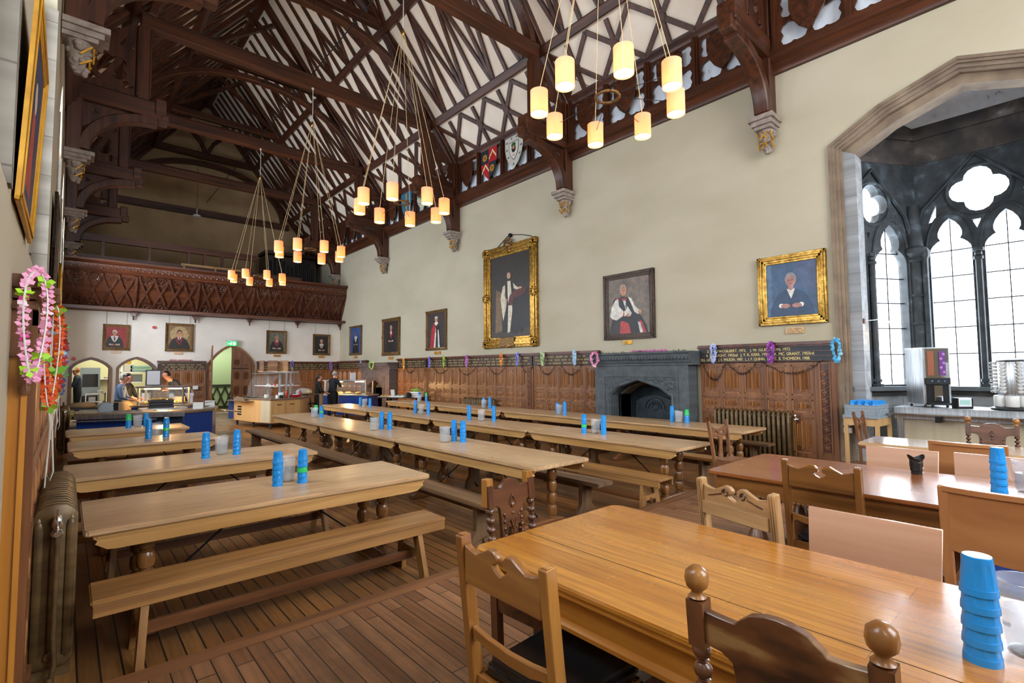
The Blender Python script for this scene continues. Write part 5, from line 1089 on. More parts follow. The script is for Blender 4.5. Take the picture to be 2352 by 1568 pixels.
# ================================================================ HONOURS BOARDS
def text(s, size, mt, M4, parent, name='lettering', ext=.002, spacing=1.0, bold=0):
    c = bpy.data.curves.new(name, 'FONT'); c.body = s; c.size = size; c.extrude = ext; c.space_character = spacing; c.offset = bold
    o = bpy.data.objects.new(name, c); COL.objects.link(o); dg = bpy.context.evaluated_depsgraph_get(); me = bpy.data.meshes.new_from_object(o.evaluated_get(dg)); bpy.data.objects.remove(o)
    me.materials.clear(); me.materials.append(M[mt]); me.transform(M4); n = bpy.data.objects.new(name, me); COL.objects.link(n); n.parent = parent; return n
def onR(y, z, x=WR-.1): return Matrix.Translation((x, y, z)) @ Matrix(((0, 0, -1, 0), (-1, 0, 0, 0), (0, 1, 0, 0), (0, 0, 0, 1)))
def onF(x, z, y=YF-.1): return Matrix.Translation((x, y, z)) @ Matrix.Rotation(pi/2, 4, 'X')
def scribble(put, u0, u1, z, h, rr):
    b = MB(); u = u0
    while u < u1:
        n = rr.randint(2, 9)
        for i in range(n):
            if u > u1: break
            w = rr.uniform(.35, .75)*h; k = rr.random(); vs = []
            def q(a, c, d, e): vs.extend([put(u+a*w, z+c*h, 0), put(u+d*w, z+c*h, 0), put(u+d*w, z+e*h, 0), put(u+a*w, z+e*h, 0)])
            q(0, 0, .28, 1); 
            if k > .3: q(.3, .8, 1, 1)
            if k < .75: q(.7, .0, 1, .85)
            if k > .5: q(.3, 0, .8, .18)
            b.add(vs, [tuple(range(4*j, 4*j+4)) for j in range(len(vs)//4)]); u += w+.3*h
        u += h*rr.uniform(.8, 2.5)
    return b
def board(name_label, put, u0, u1, z0, mtb, seed, rows=3, h=.085, lettered=None):
    t = thing('honours_board', name_label, 'honours board', (0, 0, 0), 0, 'dark honours boards with gold lettering')
    b = MB(); vs = [put(u, z, w) for w in (-.01, .02) for u, z in ((u0, z0), (u1, z0), (u1, z0+rows*h+.02), (u0, z0+rows*h+.02))]
    b.add(vs, [(0, 3, 2, 1), (4, 5, 6, 7), (0, 1, 5, 4), (1, 2, 6, 5), (2, 3, 7, 6), (3, 0, 4, 7)]); b.build('board', mtb, t)
    b = MB()
    for i in range(rows+1):
        z = z0+i*h; vs = [put(u, zz, w) for w in (.015, .03) for u, zz in ((u0, z), (u1, z), (u1, z+.013), (u0, z+.013))]; b.add(vs, [(0, 3, 2, 1), (4, 5, 6, 7), (0, 1, 5, 4), (1, 2, 6, 5), (2, 3, 7, 6), (3, 0, 4, 7)])
    b.build('fillet', 'redwood_x', t)
    if not lettered:
        rr = random.Random(seed)
        for i in range(rows): scribble(lambda u, z, w: put(u, z, .023), u0+.05+rr.random()*.2, u1-.08, z0+i*h+.03, h*.42, rr).build('lettering', 'letter', t)
    return t
ZB = 1.82
t = board('dark blue honours board with legible gold names, between fireplace and bay arch', putR, 2.67, 5.1, ZB, 'boardblack', 1, lettered=True)
rows_ = [("D. J. C. MACGILBERT. 1972.    J. W. GILBERTSON. 1972", 4.93), ("R. McQUIGHT. 1952nd   J. Y. K. KERR. 1952     K. MC. GRANT. 1955rd", 4.95), ("D.L. GRANT.  J. S. WILSON. 1907.  L. I. F. QUINN.  D. & C. B. THOMSON. 1908.", 5.06)]
for i, (s, y) in enumerate(rows_):
    o = text(s, .072, 'letter', onR(y, ZB+.028+.085*(2-i), WR-.103), t, bold=.001); w = o.dimensions.y if o.dimensions.y else 1
    me = o.data; ys = [v.co.y for v in me.vertices]; L = max(ys)-min(ys); want = [1.55, 1.95, 2.0][i]; f = want/L; me.transform(Matrix.Translation((0, max(ys), 0)) @ Matrix.Diagonal((1, f, 1, 1)) @ Matrix.Translation((0, -max(ys), 0)))
board('honours board left of the near fireplace, gold names under a dark rail', putR, 7.66, 9.98, ZB, 'boardbrown', 2)
board('long honours board along the middle of the right wall, below the red robed portraits', putR, 10.02, 15.42, ZB, 'boardbrown', 3)
board('honours board right of the far fireplace on the right wall', putR, 15.5, 17.56, ZB, 'boardbrown', 4); board('small honours board in the far right corner beside the pinkish fireplace', putR, 20.25, YF-.08, ZB, 'boardbrown', 5)
board('black honours board on the far wall between serving arch and doorway', putF, 2.6, 4.2, 1.77, 'boardbrown', 6); board('long dark honours board on the far wall right of the doorway', putF, 6.1, WR-.1, ZB-.03, 'boardbrown', 7)
# ================================================================ DOOR LEAVES
def leaf(name, x0, x1, A, y, label):
    b = MB(); cl_ = [(max(x0, min(x1, p[0])), p[1]) for p in A]; r = []
    for p in cl_:
        if not r or hypot(p[0]-r[-1][0], p[1]-r[-1][1]) > .003: r.append(p)
    b.plate(r, (), 0, .05, 'xz', y)
    for i in range(2):
        a, c = x0+.06+i*(x1-x0-.06)/2, x0+(i+1)*(x1-x0-.06)/2
        for v0, v1 in ((.15, .55), (.65, 1.2), (1.3, 1.78), (1.9, 2.3 if i == 0 else 2.05)): linen(b, lambda u, v, w: (u, y-w, v), a, v0, c, v1)
    b.k = 1; b.box(x0+.03, y-.012, 1.82, x1-.1, y, 1.86); b.box(x0+.03, y-.012, .58, x1-.1, y, .62); return struct(name, b, ['panel_z', 'iron'])
leaf('door_1', 5.14, 5.9, A3, YF-.02, 'closed')
b = MB(); b.T = Matrix.Translation((4.37, YF, 0)) @ Matrix.Rotation(radians(-98), 4, 'Z'); b.plate([(0, .02), (0, 2.0), (.2, 2.35), (.5, 2.62), (.78, 2.75), (.78, .02)], (), 0, .05, 'xz')
for v0, v1 in ((.15, .55), (.65, 1.2), (1.3, 1.78)): [linen(b, lambda u, v, w: (u, -w, v), .05+i*.36, v0, .39+i*.36, v1) for i in range(2)]
struct('door_2', b, 'panel_z')
# ================================================================ EXIT SIGN
t = thing('exit_sign', 'green lit emergency exit sign above the far doorway', 'sign', (5.12, YF-.1, 2.78))
b = MB(); b.box(-.17, -.03, 0, .17, .03, .19); b.build('panel', 'exit', t, bevel=.006); b = MB(); b.box(-.22, -.04, .19, .22, .06, .25); b.bar((-.2, 0, .25), (.2, .0, .27), .02, .02); b.build('housing', 'steel', t)
b = MB(); Y_ = -.032
for P in ([(-.06, .03), (-.03, .03), (-.01, .08), (-.03, .13), (-.06, .12), (-.08, .09), (-.065, .085), (-.05, .1), (-.045, .08), (-.065, .05)], [(-.045, .145), (-.02, .145), (-.02, .17), (-.045, .17)], [(-.15, .085), (-.11, .12), (-.11, .1), (-.085, .1), (-.085, .07), (-.11, .07), (-.11, .05)], [(.03, .03), (.12, .03), (.12, .16), (.03, .16), (.03, .11), (.05, .095), (.03, .08)]): b.plate(P, (), -.002, 0, 'xz', Y_)
b.build('symbol', 'exitw', t)
# ================================================================ PORTRAITS
def painting(put, u0, u1, z0, z1, fr, label, polys, bgc, fw=.09, dp=.05, group=None, cat='painting', crest=0, wires=0, inner=None, M4=None):
    """put(u,z,w): u across as seen from the room. polys in unit canvas coordinates (x right, y up)"""
    t = thing('framed_portrait', label, cat, (0, 0, 0), 0, group); s = 1 if u1 > u0 else -1; W_, H_ = abs(u1-u0), z1-z0
    b = MB()
    steps = [(0, .0, dp), (.25, dp, dp*1.25), (.5, dp*.7, dp*.9), (.78, dp*.45, dp*.7)]
    for k, (a, lo, hi) in enumerate(steps):
        e0 = fw*a; e1 = fw*(steps[k+1][0] if k+1 < len(steps) else 1.0)
        for (p, q) in (((e0, e0), (W_-e0, e1)), ((e0, H_-e1), (W_-e0, H_-e0)), ((e0, e0), (e1, H_-e0)), ((W_-e1, e0), (W_-e0, H_-e0))):
            vs = [put(u0+s*u, z0+v, w) for w in (.0, hi) for u, v in ((p[0], p[1]), (q[0], p[1]), (q[0], q[1]), (p[0], q[1]))]
            b.add(vs, [(0, 3, 2, 1), (4, 5, 6, 7), (0, 1, 5, 4), (1, 2, 6, 5), (2, 3, 7, 6), (3, 0, 4, 7)])
    f = b.build('frame', fr, t, bevel=.004)
    if fr in ('gold', 'oldgold'):
        b = MB(); rr = random.Random(int(z1*100)); sp = .05 if W_ < 1.6 else .07
        n1, n2 = int(W_/sp), int(H_/sp)
        for i in range(n1+1):
            for v in (fw*.35, H_-fw*.35): b.ball(put(u0+s*i*W_/n1, z0+v, dp*1.15), rr.uniform(.008, .015), 5)
        for i in range(n2+1):
            for u in (fw*.35, W_-fw*.35): b.ball(put(u0+s*u, z0+i*H_/n2, dp*1.15), rr.uniform(.008, .015), 5)
        if fr == 'oldgold' or crest:
            for cu, cv in ((0, 0), (1, 0), (0, 1), (1, 1), (.5, 0), (.5, 1), (0, .5), (1, .5)):
                for k in range(7): a = 2*pi*k/7; rd = fw*.35; b.ball(put(u0+s*(cu*W_+(fw*.4 if cu == 0 else -fw*.4 if cu == 1 else 0)+rd*cos(a)), z0+cv*H_+(fw*.4 if cv == 0 else -fw*.4 if cv == 1 else 0)+rd*sin(a), dp*1.1), fw*.17, 5)
        b.build('ornament', fr, f, angle=60)
    if crest:
        b = MB(); um = (u0+u1)/2; b.ball(put(um, z1-.02, .1), .1, 8, (1, 1, 1)); [b.ball(put(um+.17*cos(k*pi/5), z1-.0+.15*sin(k*pi/5), .1), .05, 6) for k in range(10)]; b.build('crest', 'oldgold', f, angle=60)
    cols = [bgc]; b = MB(); iu = lambda x: u0+s*(fw+(W_-2*fw)*x); iv = lambda y: z0+fw+(H_-2*fw)*y; base = dp*.35
    b.add([put(iu(x), iv(y), base) for x, y in ((-.02, -.02), (1.02, -.02), (1.02, 1.02), (-.02, 1.02))], [(0, 1, 2, 3)])
    for j, (c, P) in enumerate(polys):
        if c not in cols: cols.append(c)
        b.k = cols.index(c); tr = geometry.tessellate_polygon([[Vector((p[0], p[1], 0)) for p in P]])
        b.add([put(iu(max(0, min(1, p[0]))), iv(max(0, min(1, p[1]))), base+.0006*(j+1)) for p in P], [tuple(x) for x in tr])
    b.build('canvas', [paint(c) for c in cols], t)
    if wires:
        for k in (.12, .88): b = MB(); b.tube([put(u0+s*W_*k, z1-.02, .02), put(u0+s*W_*k, 3.93, .03)], .004, 4); b.build('hanging_wire', 'iron', t)
    return t
def paint(c):
    k = 'p'+c
    if k not in M:
        r, g, bb = [int(c[i:i+2], 16) for i in (1, 3, 5)]; d = '#%02x%02x%02x' % (int(r*.78), int(g*.78), int(bb*.78)); M[k] = noisy('oil_'+c[1:], [(.3, d), (.65, c)], (1, 1, 1), 9, 6, .45, .04)
    return M[k]
def ell(cx, cy, rx, ry, n=14, a0=0, a1=360): return [(cx+rx*cos(radians(a0+(a1-a0)*i/n)), cy+ry*sin(radians(a0+(a1-a0)*i/n))) for i in range(n+(a1-a0 < 360))]
def bust(hx, hy, r, ar, skin, hair, robe, shirt='#e8e4da', hood=None, hands=True, bald=False, yb=0, tie=None, turn=0, hy2=None):
    """seated half-length figure; ar = canvas width/height so that heads stay round"""
    rx = r*.78/ar; P = []
    P.append((robe, [(hx-rx*4.2, yb), (hx-rx*4, .16), (hx-rx*3.4, hy-r*3.2), (hx-rx*2.6, hy-r*2.1), (hx-rx*.9, hy-r*1.35), (hx+rx*.9, hy-r*1.35), (hx+rx*2.7, hy-r*2.15), (hx+rx*3.5, hy-r*3.3), (hx+rx*4.1, .16), (hx+rx*4.3, yb)]))
    P.append((skin, [(hx-rx*.5, hy-r*1.5), (hx-rx*.5, hy-r*.5), (hx+rx*.5, hy-r*.5), (hx+rx*.5, hy-r*1.5)]))
    P.append((shirt, [(hx-rx*.8, hy-r*1.3), (hx, hy-r*1.6), (hx+rx*.8, hy-r*1.3), (hx+rx*.5, hy-r*2.0), (hx, hy-r*2.9), (hx-rx*.5, hy-r*2.0)]))
    if tie: P.append((tie, [(hx-rx*.18, hy-r*1.55), (hx+rx*.18, hy-r*1.55), (hx+rx*.22, hy-r*2.6), (hx, hy-r*2.85), (hx-rx*.2, hy-r*2.6)]))
    if hood:
        for q in (-1, 1): P.append((hood, [(hx+q*rx*.8, hy-r*1.3), (hx+q*rx*1.7, hy-r*1.6), (hx+q*rx*1.2, hy-r*2.9), (hx+q*rx*.25, hy-r*4.2), (hx, hy-r*3.9), (hx+q*rx*.5, hy-r*2.4)]))
    P.append((hair, ell(hx, hy+r*.12, rx*1.12, r*1.1))); P.append((skin, ell(hx+turn*rx*.1, hy-r*(.02 if bald else .14), rx*.95, r*(1.0 if bald else .9))))
    dk = '#5a3628'
    for q in (-1, 1):
        P.append((hair, [(hx+turn*rx*.25+q*rx*.52, hy+r*.17), (hx+turn*rx*.25+q*rx*.18, hy+r*.15), (hx+turn*rx*.25+q*rx*.18, hy+r*.2), (hx+turn*rx*.25+q*rx*.52, hy+r*.23)]))
        P.append((dk, ell(hx+turn*rx*.25+q*rx*.35, hy+r*.02, rx*.14, r*.07, 8)))
    P.append(('#b5765c', [(hx+turn*rx*.3-rx*.08, hy), (hx+turn*rx*.3+rx*.1, hy), (hx+turn*rx*.35+rx*.16, hy-r*.34), (hx+turn*rx*.3-rx*.14, hy-r*.34)])); P.append((dk, ell(hx+turn*rx*.25, hy-r*.55, rx*.28, r*.055, 8)))
    if hands:
        hy2 = hy2 or hy-r*5.2
        for q in (-1, 1): P.append((shirt, ell(hx+q*rx*1.9, hy2, rx*.5, r*.35, 10))); P.append((skin, ell(hx+q*rx*1.1, hy2-r*.08, rx*.95, r*.36, 12)))
        for k in range(4): P.append(('#a0664e', [(hx-rx*.9+k*rx*.4, hy2-r*.3), (hx-rx*.86+k*rx*.4, hy2-r*.3), (hx-rx*.5+k*rx*.4, hy2+r*.1), (hx-rx*.55+k*rx*.4, hy2+r*.1)]))
    return P
SK = '#c48a6a'; GF = 'portraits hung on the far wall below the gallery'; GR = 'portraits hung along the right wall'
pw = lambda u, z, w: (u, YF-.005-w, z); pr_ = lambda u, z, w: (WR-.005-w, u, z)
painting(pw, .94, 1.72, 2.53, 3.47, 'oldgold', 'portrait of a white-haired figure in black gown on red ground, above the serving arches', bust(.42, .72, .11, .8, SK, '#d8d4cc', '#1d1f26', tie='#8a2a34', hood='#dcd8d0'), '#9c2a2e', wires=1, group=GF)
painting(pw, 2.82, 3.74, 2.52, 3.61, 'oldgold', 'portrait of a dark-haired figure with haloed tan ground, second from left on far wall', [('#b89a6a', ell(.5, .62, .42, .36))]+bust(.5, .68, .12, .82, SK, '#2a1c16', '#231c1a', hood='#7a1f26', tie='#2a2c3a', hands=False), '#8a6c48', wires=1, group=GF)
painting(pw, 6.47, 7.3, 2.49, 3.5, 'oldgold', 'portrait of a grey-haired figure with red hood, right of the far doorway', bust(.52, .74, .11, .8, SK, '#a8a298', '#23262a', tie='#b0303a', hood='#a02a34'), '#6a6a58', wires=1, group=GF)
painting(pw, 8.48, 9.27, 2.45, 3.42, 'oldgold', 'dark small portrait with white chain collar, nearest the corner on the far wall', bust(.5, .7, .1, .8, SK, '#c8c4bc', '#15161a', hood='#d0ccc0', bald=True), '#2a2622', wires=1, group=GF)
painting(pr_, 22.2, 20.95, 2.42, 3.74, 'oldgold', 'portrait in black gown on bright blue ground, first on the right wall from the corner', bust(.5, .78, .085, .9, '#8a5a44', '#2a1c18', '#16181c', hood='#d0ccc4'), '#2f4f8a', group=GR)
painting(pr_, 19.0, 17.55, 2.32, 3.82, 'oldgold', 'dark portrait of a seated figure in black with pink hood, above the far fireplace', bust(.5, .78, .08, .9, SK, '#a09a90', '#17161a', hood='#b02a3c'), '#2e211c', fw=.13, group=GR)
RED = [('#2a2420', [(0, 0), (1, 0), (1, .12), (0, .1)]), ('#14151a', [(.3, 0), (.38, .6), (.45, .72), (.6, .72), (.7, .6), (.78, 0)]), ('#b3202c', [(.15, 0), (.22, .5), (.34, .7), (.46, .73), (.44, .4), (.36, 0)]), ('#dcd6cc', [(.36, 0), (.42, .4), (.46, .6), (.5, .4), (.46, 0)]), ('#dcd6cc', [(.6, 0), (.58, .5), (.64, .5), (.7, 0)]), ('#e8e2d8', [(.4, .7), (.5, .62), (.62, .7), (.55, .74), (.45, .74)]), (SK, ell(.5, .8, .08, .07)), ('#d8d4cc', ell(.5, .85, .09, .05)), (SK, ell(.51, .8, .065, .06)), ('#5a3628', ell(.48, .81, .012, .006)), ('#5a3628', ell(.54, .81, .012, .006)), (SK, ell(.46, .45, .05, .03))]
painting(pr_, 15.62, 14.32, 2.42, 3.83, 'oldgold', 'portrait of a standing white-haired figure in scarlet and white robes', RED, '#3a2c26', group=GR)
BIG = [('#3d3124', [(0, 0), (1, 0), (1, .1), (0, .08)]), ('#7a5e3c', [(.12, .06), (.3, .08), (.28, .55), (.14, .6)]), ('#1a1512', [(.62, .08), (.98, .1), (.98, .55), (.7, .56), (.6, .5)]), ('#15130f', [(.3, .06), (.32, .4), (.36, .62), (.46, .67), (.6, .66), (.68, .6), (.66, .3), (.62, .06)]),
 ('#d8ccb0', [(.3, .3), (.26, .48), (.32, .62), (.38, .64), (.38, .5), (.42, .42), (.38, .3), (.33, .2)]), ('#d8ccb0', [(.58, .65), (.66, .6), (.74, .58), (.7, .55), (.6, .58)]), ('#e0d6bc', [(.44, .68), (.52, .68), (.56, .4), (.56, .3), (.5, .06), (.44, .05), (.46, .35)]), ('#5a2018', [(.44, .38), (.5, .5), (.62, .56), (.9, .56), (.86, .5), (.6, .46), (.56, .38)]),
 ('#3a2a1c', ell(.48, .755, .065, .045)), ('#c89878', ell(.475, .745, .048, .04)), ('#4a2c1c', ell(.46, .75, .01, .004)), ('#4a2c1c', ell(.49, .75, .01, .004)), ('#c89878', ell(.41, .45, .03, .018)), ('#c89878', ell(.76, .575, .05, .012)), ('#121010', [(.5, .05), (.56, .14), (.7, .16), (.84, .08), (.78, .04), (.72, .08), (.66, .03)])]
t = painting(pr_, 12.19, 9.83, 2.37, 5.42, 'gold', 'largest gilded full-length portrait, a robed standing figure on dark ground', BIG, '#2c251c', fw=.3, dp=.09, crest=1, group=GR)
b = MB(); b.tube([pr_(11.6, 5.42, .03), pr_(11.05, 5.72, .02), pr_(10.5, 5.62, .02), pr_(10.1, 5.5, .02)], .012, 5); b.ball(pr_(10.95, 5.68, .06), .07, 6); b.build('hanging_bracket', 'iron', t)
b = MB(); b.add([pr_(u, z, w) for w in (.09, .13) for u, z in ((11.4, 2.38), (10.75, 2.38), (10.75, 2.66), (11.4, 2.66))], [(0, 3, 2, 1), (4, 5, 6, 7), (0, 1, 5, 4), (1, 2, 6, 5), (2, 3, 7, 6), (3, 0, 4, 7)]); b.build('name_plate', 'oldgold', t, bevel=.01)
SEAT = [('#7c6f62', [(.5, 0), (1, 0), (1, 1), (.5, 1)]), ('#33302e', [(.0, 0), (.1, .3), (.12, .62), (.18, .66), (.32, .66), (.3, .3), (.3, 0)]), ('#2b2b2e', [(.28, 0), (.3, .3), (.27, .62), (.33, .68), (.45, .66), (.52, .62), (.6, .5), (.66, .38), (.8, .3), (.92, .12), (.95, 0)]),
 ('#e2ddd2', [(.04, .33), (.08, .5), (.18, .62), (.25, .64), (.27, .5), (.38, .4), (.36, .32), (.2, .25), (.1, .28)]), ('#e2ddd2', [(.5, .65), (.58, .62), (.64, .5), (.76, .4), (.8, .36), (.72, .33), (.64, .38), (.58, .5)]), ('#c0392f', [(.18, .62), (.25, .64), (.26, .67), (.22, .66)]), ('#c0392f', [(.36, .32), (.38, .4), (.4, .41), (.4, .31)]), ('#e2ddd2', [(.4, .31), (.4, .41), (.47, .42), (.46, .33)]), ('#e2ddd2', [(.36, .62), (.42, .63), (.46, .52), (.58, .36), (.54, .3), (.46, .36), (.4, .52)]), ('#b83a36', [(.33, .64), (.44, .645), (.47, .6), (.36, .6)]), ('#b5403e', [(.28, .0), (.3, .22), (.36, .23), (.5, .18), (.56, .0)]), ('#b5403e', [(.74, .23), (.82, .2), (.92, .0), (.84, 0), (.8, .14)]), ('#dcd6cc', [(.72, .2), (.78, .18), (.84, .0), (.77, 0)]),
 ('#b9a48c', ell(.38, .8, .085, .1)), ('#c89070', ell(.385, .775, .075, .088)), ('#8a5a44', ell(.36, .79, .013, .006)), ('#8a5a44', ell(.41, .79, .013, .006)), ('#a8694e', [(.378, .79), (.395, .79), (.4, .755), (.375, .755)]), ('#8a4a3a', ell(.388, .735, .022, .006)), ('#c89070', ell(.49, .33, .045, .03)), ('#c89070', ell(.78, .37, .04, .04)), ('#4a5048', [(.44, .55), (.455, .55), (.47, .44), (.45, .44)]), ('#4a5048', [(.42, .5), (.48, .5), (.48, .485), (.42, .485)]), ('#c0392f', ell(.93, .93, .012, .01)), ('#3a4a6a', ell(.93, .88, .016, .016))]
painting(pr_, 7.55, 6.15, 2.40, 3.96, 'darkframe', 'portrait of a seated elderly figure in white sleeves and red robe, dark frame', SEAT, '#776a5e', fw=.13, dp=.06, group=GR)
painting(pr_, 3.91, 2.77, 2.49, 3.76, 'gold', 'blue portrait of a seated figure with white bow tie, beside the bay arch', [('#54708e', [(0, 0), (.12, 0), (.1, 1), (0, 1)]), ('#4a5a7c', [(.62, .55), (1, .4), (1, 1), (.6, 1)])]+bust(.49, .67, .12, .9, '#b58078', '#8f9298', '#2b4664', hands=True, hy2=.2), '#3c5a7a', fw=.15, dp=.07, group=GR)
b = MB(); b.add([pr_(u, z, w) for w in (0, .025) for u, z in ((3.46, 2.33), (3.16, 2.33), (3.16, 2.43), (3.46, 2.43))], [(0, 3, 2, 1), (4, 5, 6, 7), (0, 1, 5, 4), (1, 2, 6, 5), (2, 3, 7, 6), (3, 0, 4, 7)])
def plate_(name_, put, u0, u1, z0, z1, m, label, rows=3):
    t = thing('name_plaque', label, 'plaque', (0, 0, 0), 0, 'small wooden name plaques under portraits'); b = MB(); b.add([put(u, z, w) for w in (0, .022) for u, z in ((u0, z0), (u1, z0), (u1, z1), (u0, z1))], [(0, 3, 2, 1), (4, 5, 6, 7), (0, 1, 5, 4), (1, 2, 6, 5), (2, 3, 7, 6), (3, 0, 4, 7)]); b.build('plate', m, t)
    s = 1 if u1 > u0 else -1
    if rows:
        rr = random.Random(int(u0*7)); bb = MB()
        for i in range(rows): sc_ = scribble(lambda u, z, w: put(u0+s*u, z, .0235), .02, abs(u1-u0)-.02, z0+.012+i*(z1-z0-.02)/rows, (z1-z0)*.5/rows, rr); bb.v += []; bb.add(sc_.v, sc_.f)
        bb.build('engraving', 'boardbrown', t)
plate_('a', pr_, 3.46, 3.16, 2.32, 2.43, 'laminate', 'small brass coloured plaque under the blue portrait'); plate_('a', pr_, 7.02, 6.78, 2.28, 2.37, 'goldflat', 'small yellow plaque under the seated red and white portrait', 1)
plate_('a', pr_, 15.1, 14.7, 2.27, 2.37, 'amber_x', 'small wooden plaque under the scarlet robed portrait', 0); plate_('a', pr_, 18.5, 18.1, 2.16, 2.26, 'amber_x', 'small wooden plaque under the dark seated portrait above the far fireplace', 0); plate_('a', pr_, 21.75, 21.4, 2.28, 2.37, 'amber_x', 'small wooden plaque under the bright blue-ground portrait', 0)
for u, z, l in ((1.2, 2.42, 'red-ground portrait'), (3.12, 2.4, 'dark-haired portrait'), (6.78, 2.36, 'red-hooded portrait on the far wall'), (8.75, 2.33, 'chain-collared portrait near the corner')): plate_('a', pw, u, u+.28, z, z+.08, 'amber_x', 'small wooden plaque under the '+l, 0)
# leaning picture on the left wall, and two more seen edge-on
def pl(u, z, w, lean=.09, z0=2.5, z1=3.9): k = (z-z0)/(z1-z0); return (WL+.01+w+lean*max(0, k), u, z)
painting(lambda u, z, w: pl(u, z, w, .035, 2.44, 3.42), 2.96, 3.94, 2.44, 3.42, 'goldflat', 'gold framed painting high on the left wall, seen almost edge-on and leaning forward', [('#b04a3a', [(.3, .1), (.7, .1), (.6, .6), (.4, .6)]), ('#d8c8b0', ell(.5, .7, .1, .1)), ('#7a7a90', [(0, .0), (.3, 0), (.25, .5), (0, .5)])], '#2c3a5a', fw=.09, dp=.02, group='pictures on the left wall')
painting(lambda u, z, w: pl(u, z, w*.7, .01, 2.5, 3.9), 8.3, 9.7, 2.55, 3.95, 'darkframe', 'dark framed picture farther along the left wall, seen edge-on', [('#5a5a60', ell(.5, .5, .3, .3))], '#2b2b30', fw=.12, dp=.05, group='pictures on the left wall')
painting(lambda u, z, w: pl(u, z, w*.8, .02, 2.4, 4), 12.8, 14.4, 2.4, 3.8, 'goldflat', 'farthest gilt framed picture on the left wall, seen edge-on', [('#5a5a60', ell(.5, .5, .3, .3))], '#2b2b30', fw=.12, dp=.05, group='pictures on the left wall')
# ================================================================ GARLANDS
def lei(put, u, z, hgt, wd, cols, label, n=46, size=.028, seed=1, cat='garland', group='flower garlands hung along the panelling'):
    t = thing('flower_garland', label, cat, (0, 0, 0), 0, group); rr = random.Random(seed); mats = [colmat(c, .6) for c in cols]
    def loop(a): return u+wd/2*sin(2*pi*a)*(.75+.25*cos(2*pi*a)), z-hgt/2+hgt/2*cos(2*pi*a)
    b = MB()
    for i in range(n):
        b.k = rr.choices(range(len(cols)), [5]+[2]*(len(cols)-1))[0]; cu, cz = loop((i+rr.uniform(-.3, .3))/n)
        for j in range(3):
            du, dz, dw = rr.gauss(0, size*.45), rr.gauss(0, size*.45), rr.uniform(.0, size*1.3); a = rr.uniform(0, pi); tilt = rr.uniform(-.8, .8); l = size*rr.uniform(.6, 1.1)
            e = (cos(a)*l, sin(a)*l); f = (-sin(a)*l*.6, cos(a)*l*.6)
            b.add([put(cu+du-e[0], cz+dz-e[1], .015+dw), put(cu+du+f[0], cz+dz+f[1], .02+dw+tilt*l*.5), put(cu+du+e[0], cz+dz+e[1], .012+dw), put(cu+du-f[0], cz+dz-f[1], .022+dw-tilt*l*.4)], [(0, 1, 2, 3)])
    b.build('petals', mats, t); b = MB(); b.tube([put(*loop(i/20), .012) for i in range(20)], .0035, 4, True); b.build('string', 'white', t); return t
putR2 = lambda u, z, w: (WR-.19-w, u, z); putF2 = lambda u, z, w: (u, YF-.19-w, z)
for k, (y, c, l, h) in enumerate(((2.62, ['#58b8e0', '#8fd0ec', '#3a98c8'], 'bright sky-blue garland at the right end of the panelling by the bay', .36), (3.66, ['#9a3aa8', '#c878d0', '#7a2a90'], 'purple garland over the legible honours board', .35), (4.74, ['#a8b8e8', '#d0d8f4', '#8898d0'], 'pale blue-violet garland left on the legible honours board', .33), (8.36, ['#a8d0f0', '#d8ecf8', '#80b0e0'], 'pale ice-blue garland left of the near fireplace', .33),
    (9.5, ['#c8e0a0', '#e4f0c8', '#98c070'], 'pale green garland on the honours board beside the carved post', .33), (10.5, ['#8a8ae0', '#b0b4f0', '#6a68c8'], 'blue-violet garland just left of the carved post', .33), (11.2, ['#f08a28', '#f8c060', '#d86018'], 'orange garland on the long honours board', .33), (12.9, ['#c060c0', '#f0a0e0', '#a040a0'], 'pink-purple garland on the long honours board', .33), (14.2, ['#98cc28', '#c8e860', '#70a818'], 'lime green garland on the long honours board', .33), (15.1, ['#7a68d8', '#a898f0', '#5a48b8'], 'violet garland at the far end of the long honours board', .33), (16.9, ['#f0a818', '#f8cc50', '#d88808'], 'yellow-orange garland right of the far fireplace', .38), (20.6, ['#88b0e8', '#b8d0f4', '#6890d0'], 'pale blue garland left of the far fireplace', .38))):
    lei(putR2, y, 2.17, h, .1 if k else .13, c, l, seed=k)
putM = lambda u, z, w: (WR-.57-w, u, z)
lei(putM, 7.42, 2.08, .30, .26, ['#f090b8', '#f8c8dc', '#d870a0'], 'pink garland draped from the left corner of the near mantelpiece', seed=31, n=40); lei(putM, 18.8, 2.06, .28, .5, ['#a0d840', '#c8f070', '#78b020'], 'lime garland draped over the far mantelpiece', seed=32, n=40)
lei(putF2, 7.5, 2.15, .38, .12, ['#6a50c0', '#9a80e0', '#a0d060'], 'violet garland on the far wall, left one', seed=33); lei(putF2, 9.25, 2.13, .38, .1, ['#8a68c8', '#b098e0', '#6848a8'], 'violet garland on the far wall, near the corner', seed=34)
b = MB(); rr = random.Random(9)
for i in range(70): x = 2.95+rr.random()*.75; b.add([(x, YF-.15, 2.16), (x+.02, YF-.17, 2.2), (x+.04, YF-.15, 2.16), (x+.02, YF-.12, 2.15)], [(0, 1, 2, 3)])
tag(b.build('flower_garland', colmat('#f0a8b0')), 'pink garland lying on the rail of the black far-wall board', 'garland', 'flower garlands hung along the panelling')
b = MB()
for i in range(90): y = 5.6+rr.random()*.85; z = 2.07+rr.random()*.03; x = WR-.45-rr.random()*.06; b.add([(x, y-.02, z), (x-.01, y, z+.025), (x, y+.02, z), (x+.01, y, z-.01)], [(0, 1, 2, 3)])
tag(b.build('flower_garland', colmat('#e080c0')), 'pink garland lying along the near mantelpiece', 'garland', 'flower garlands hung along the panelling')
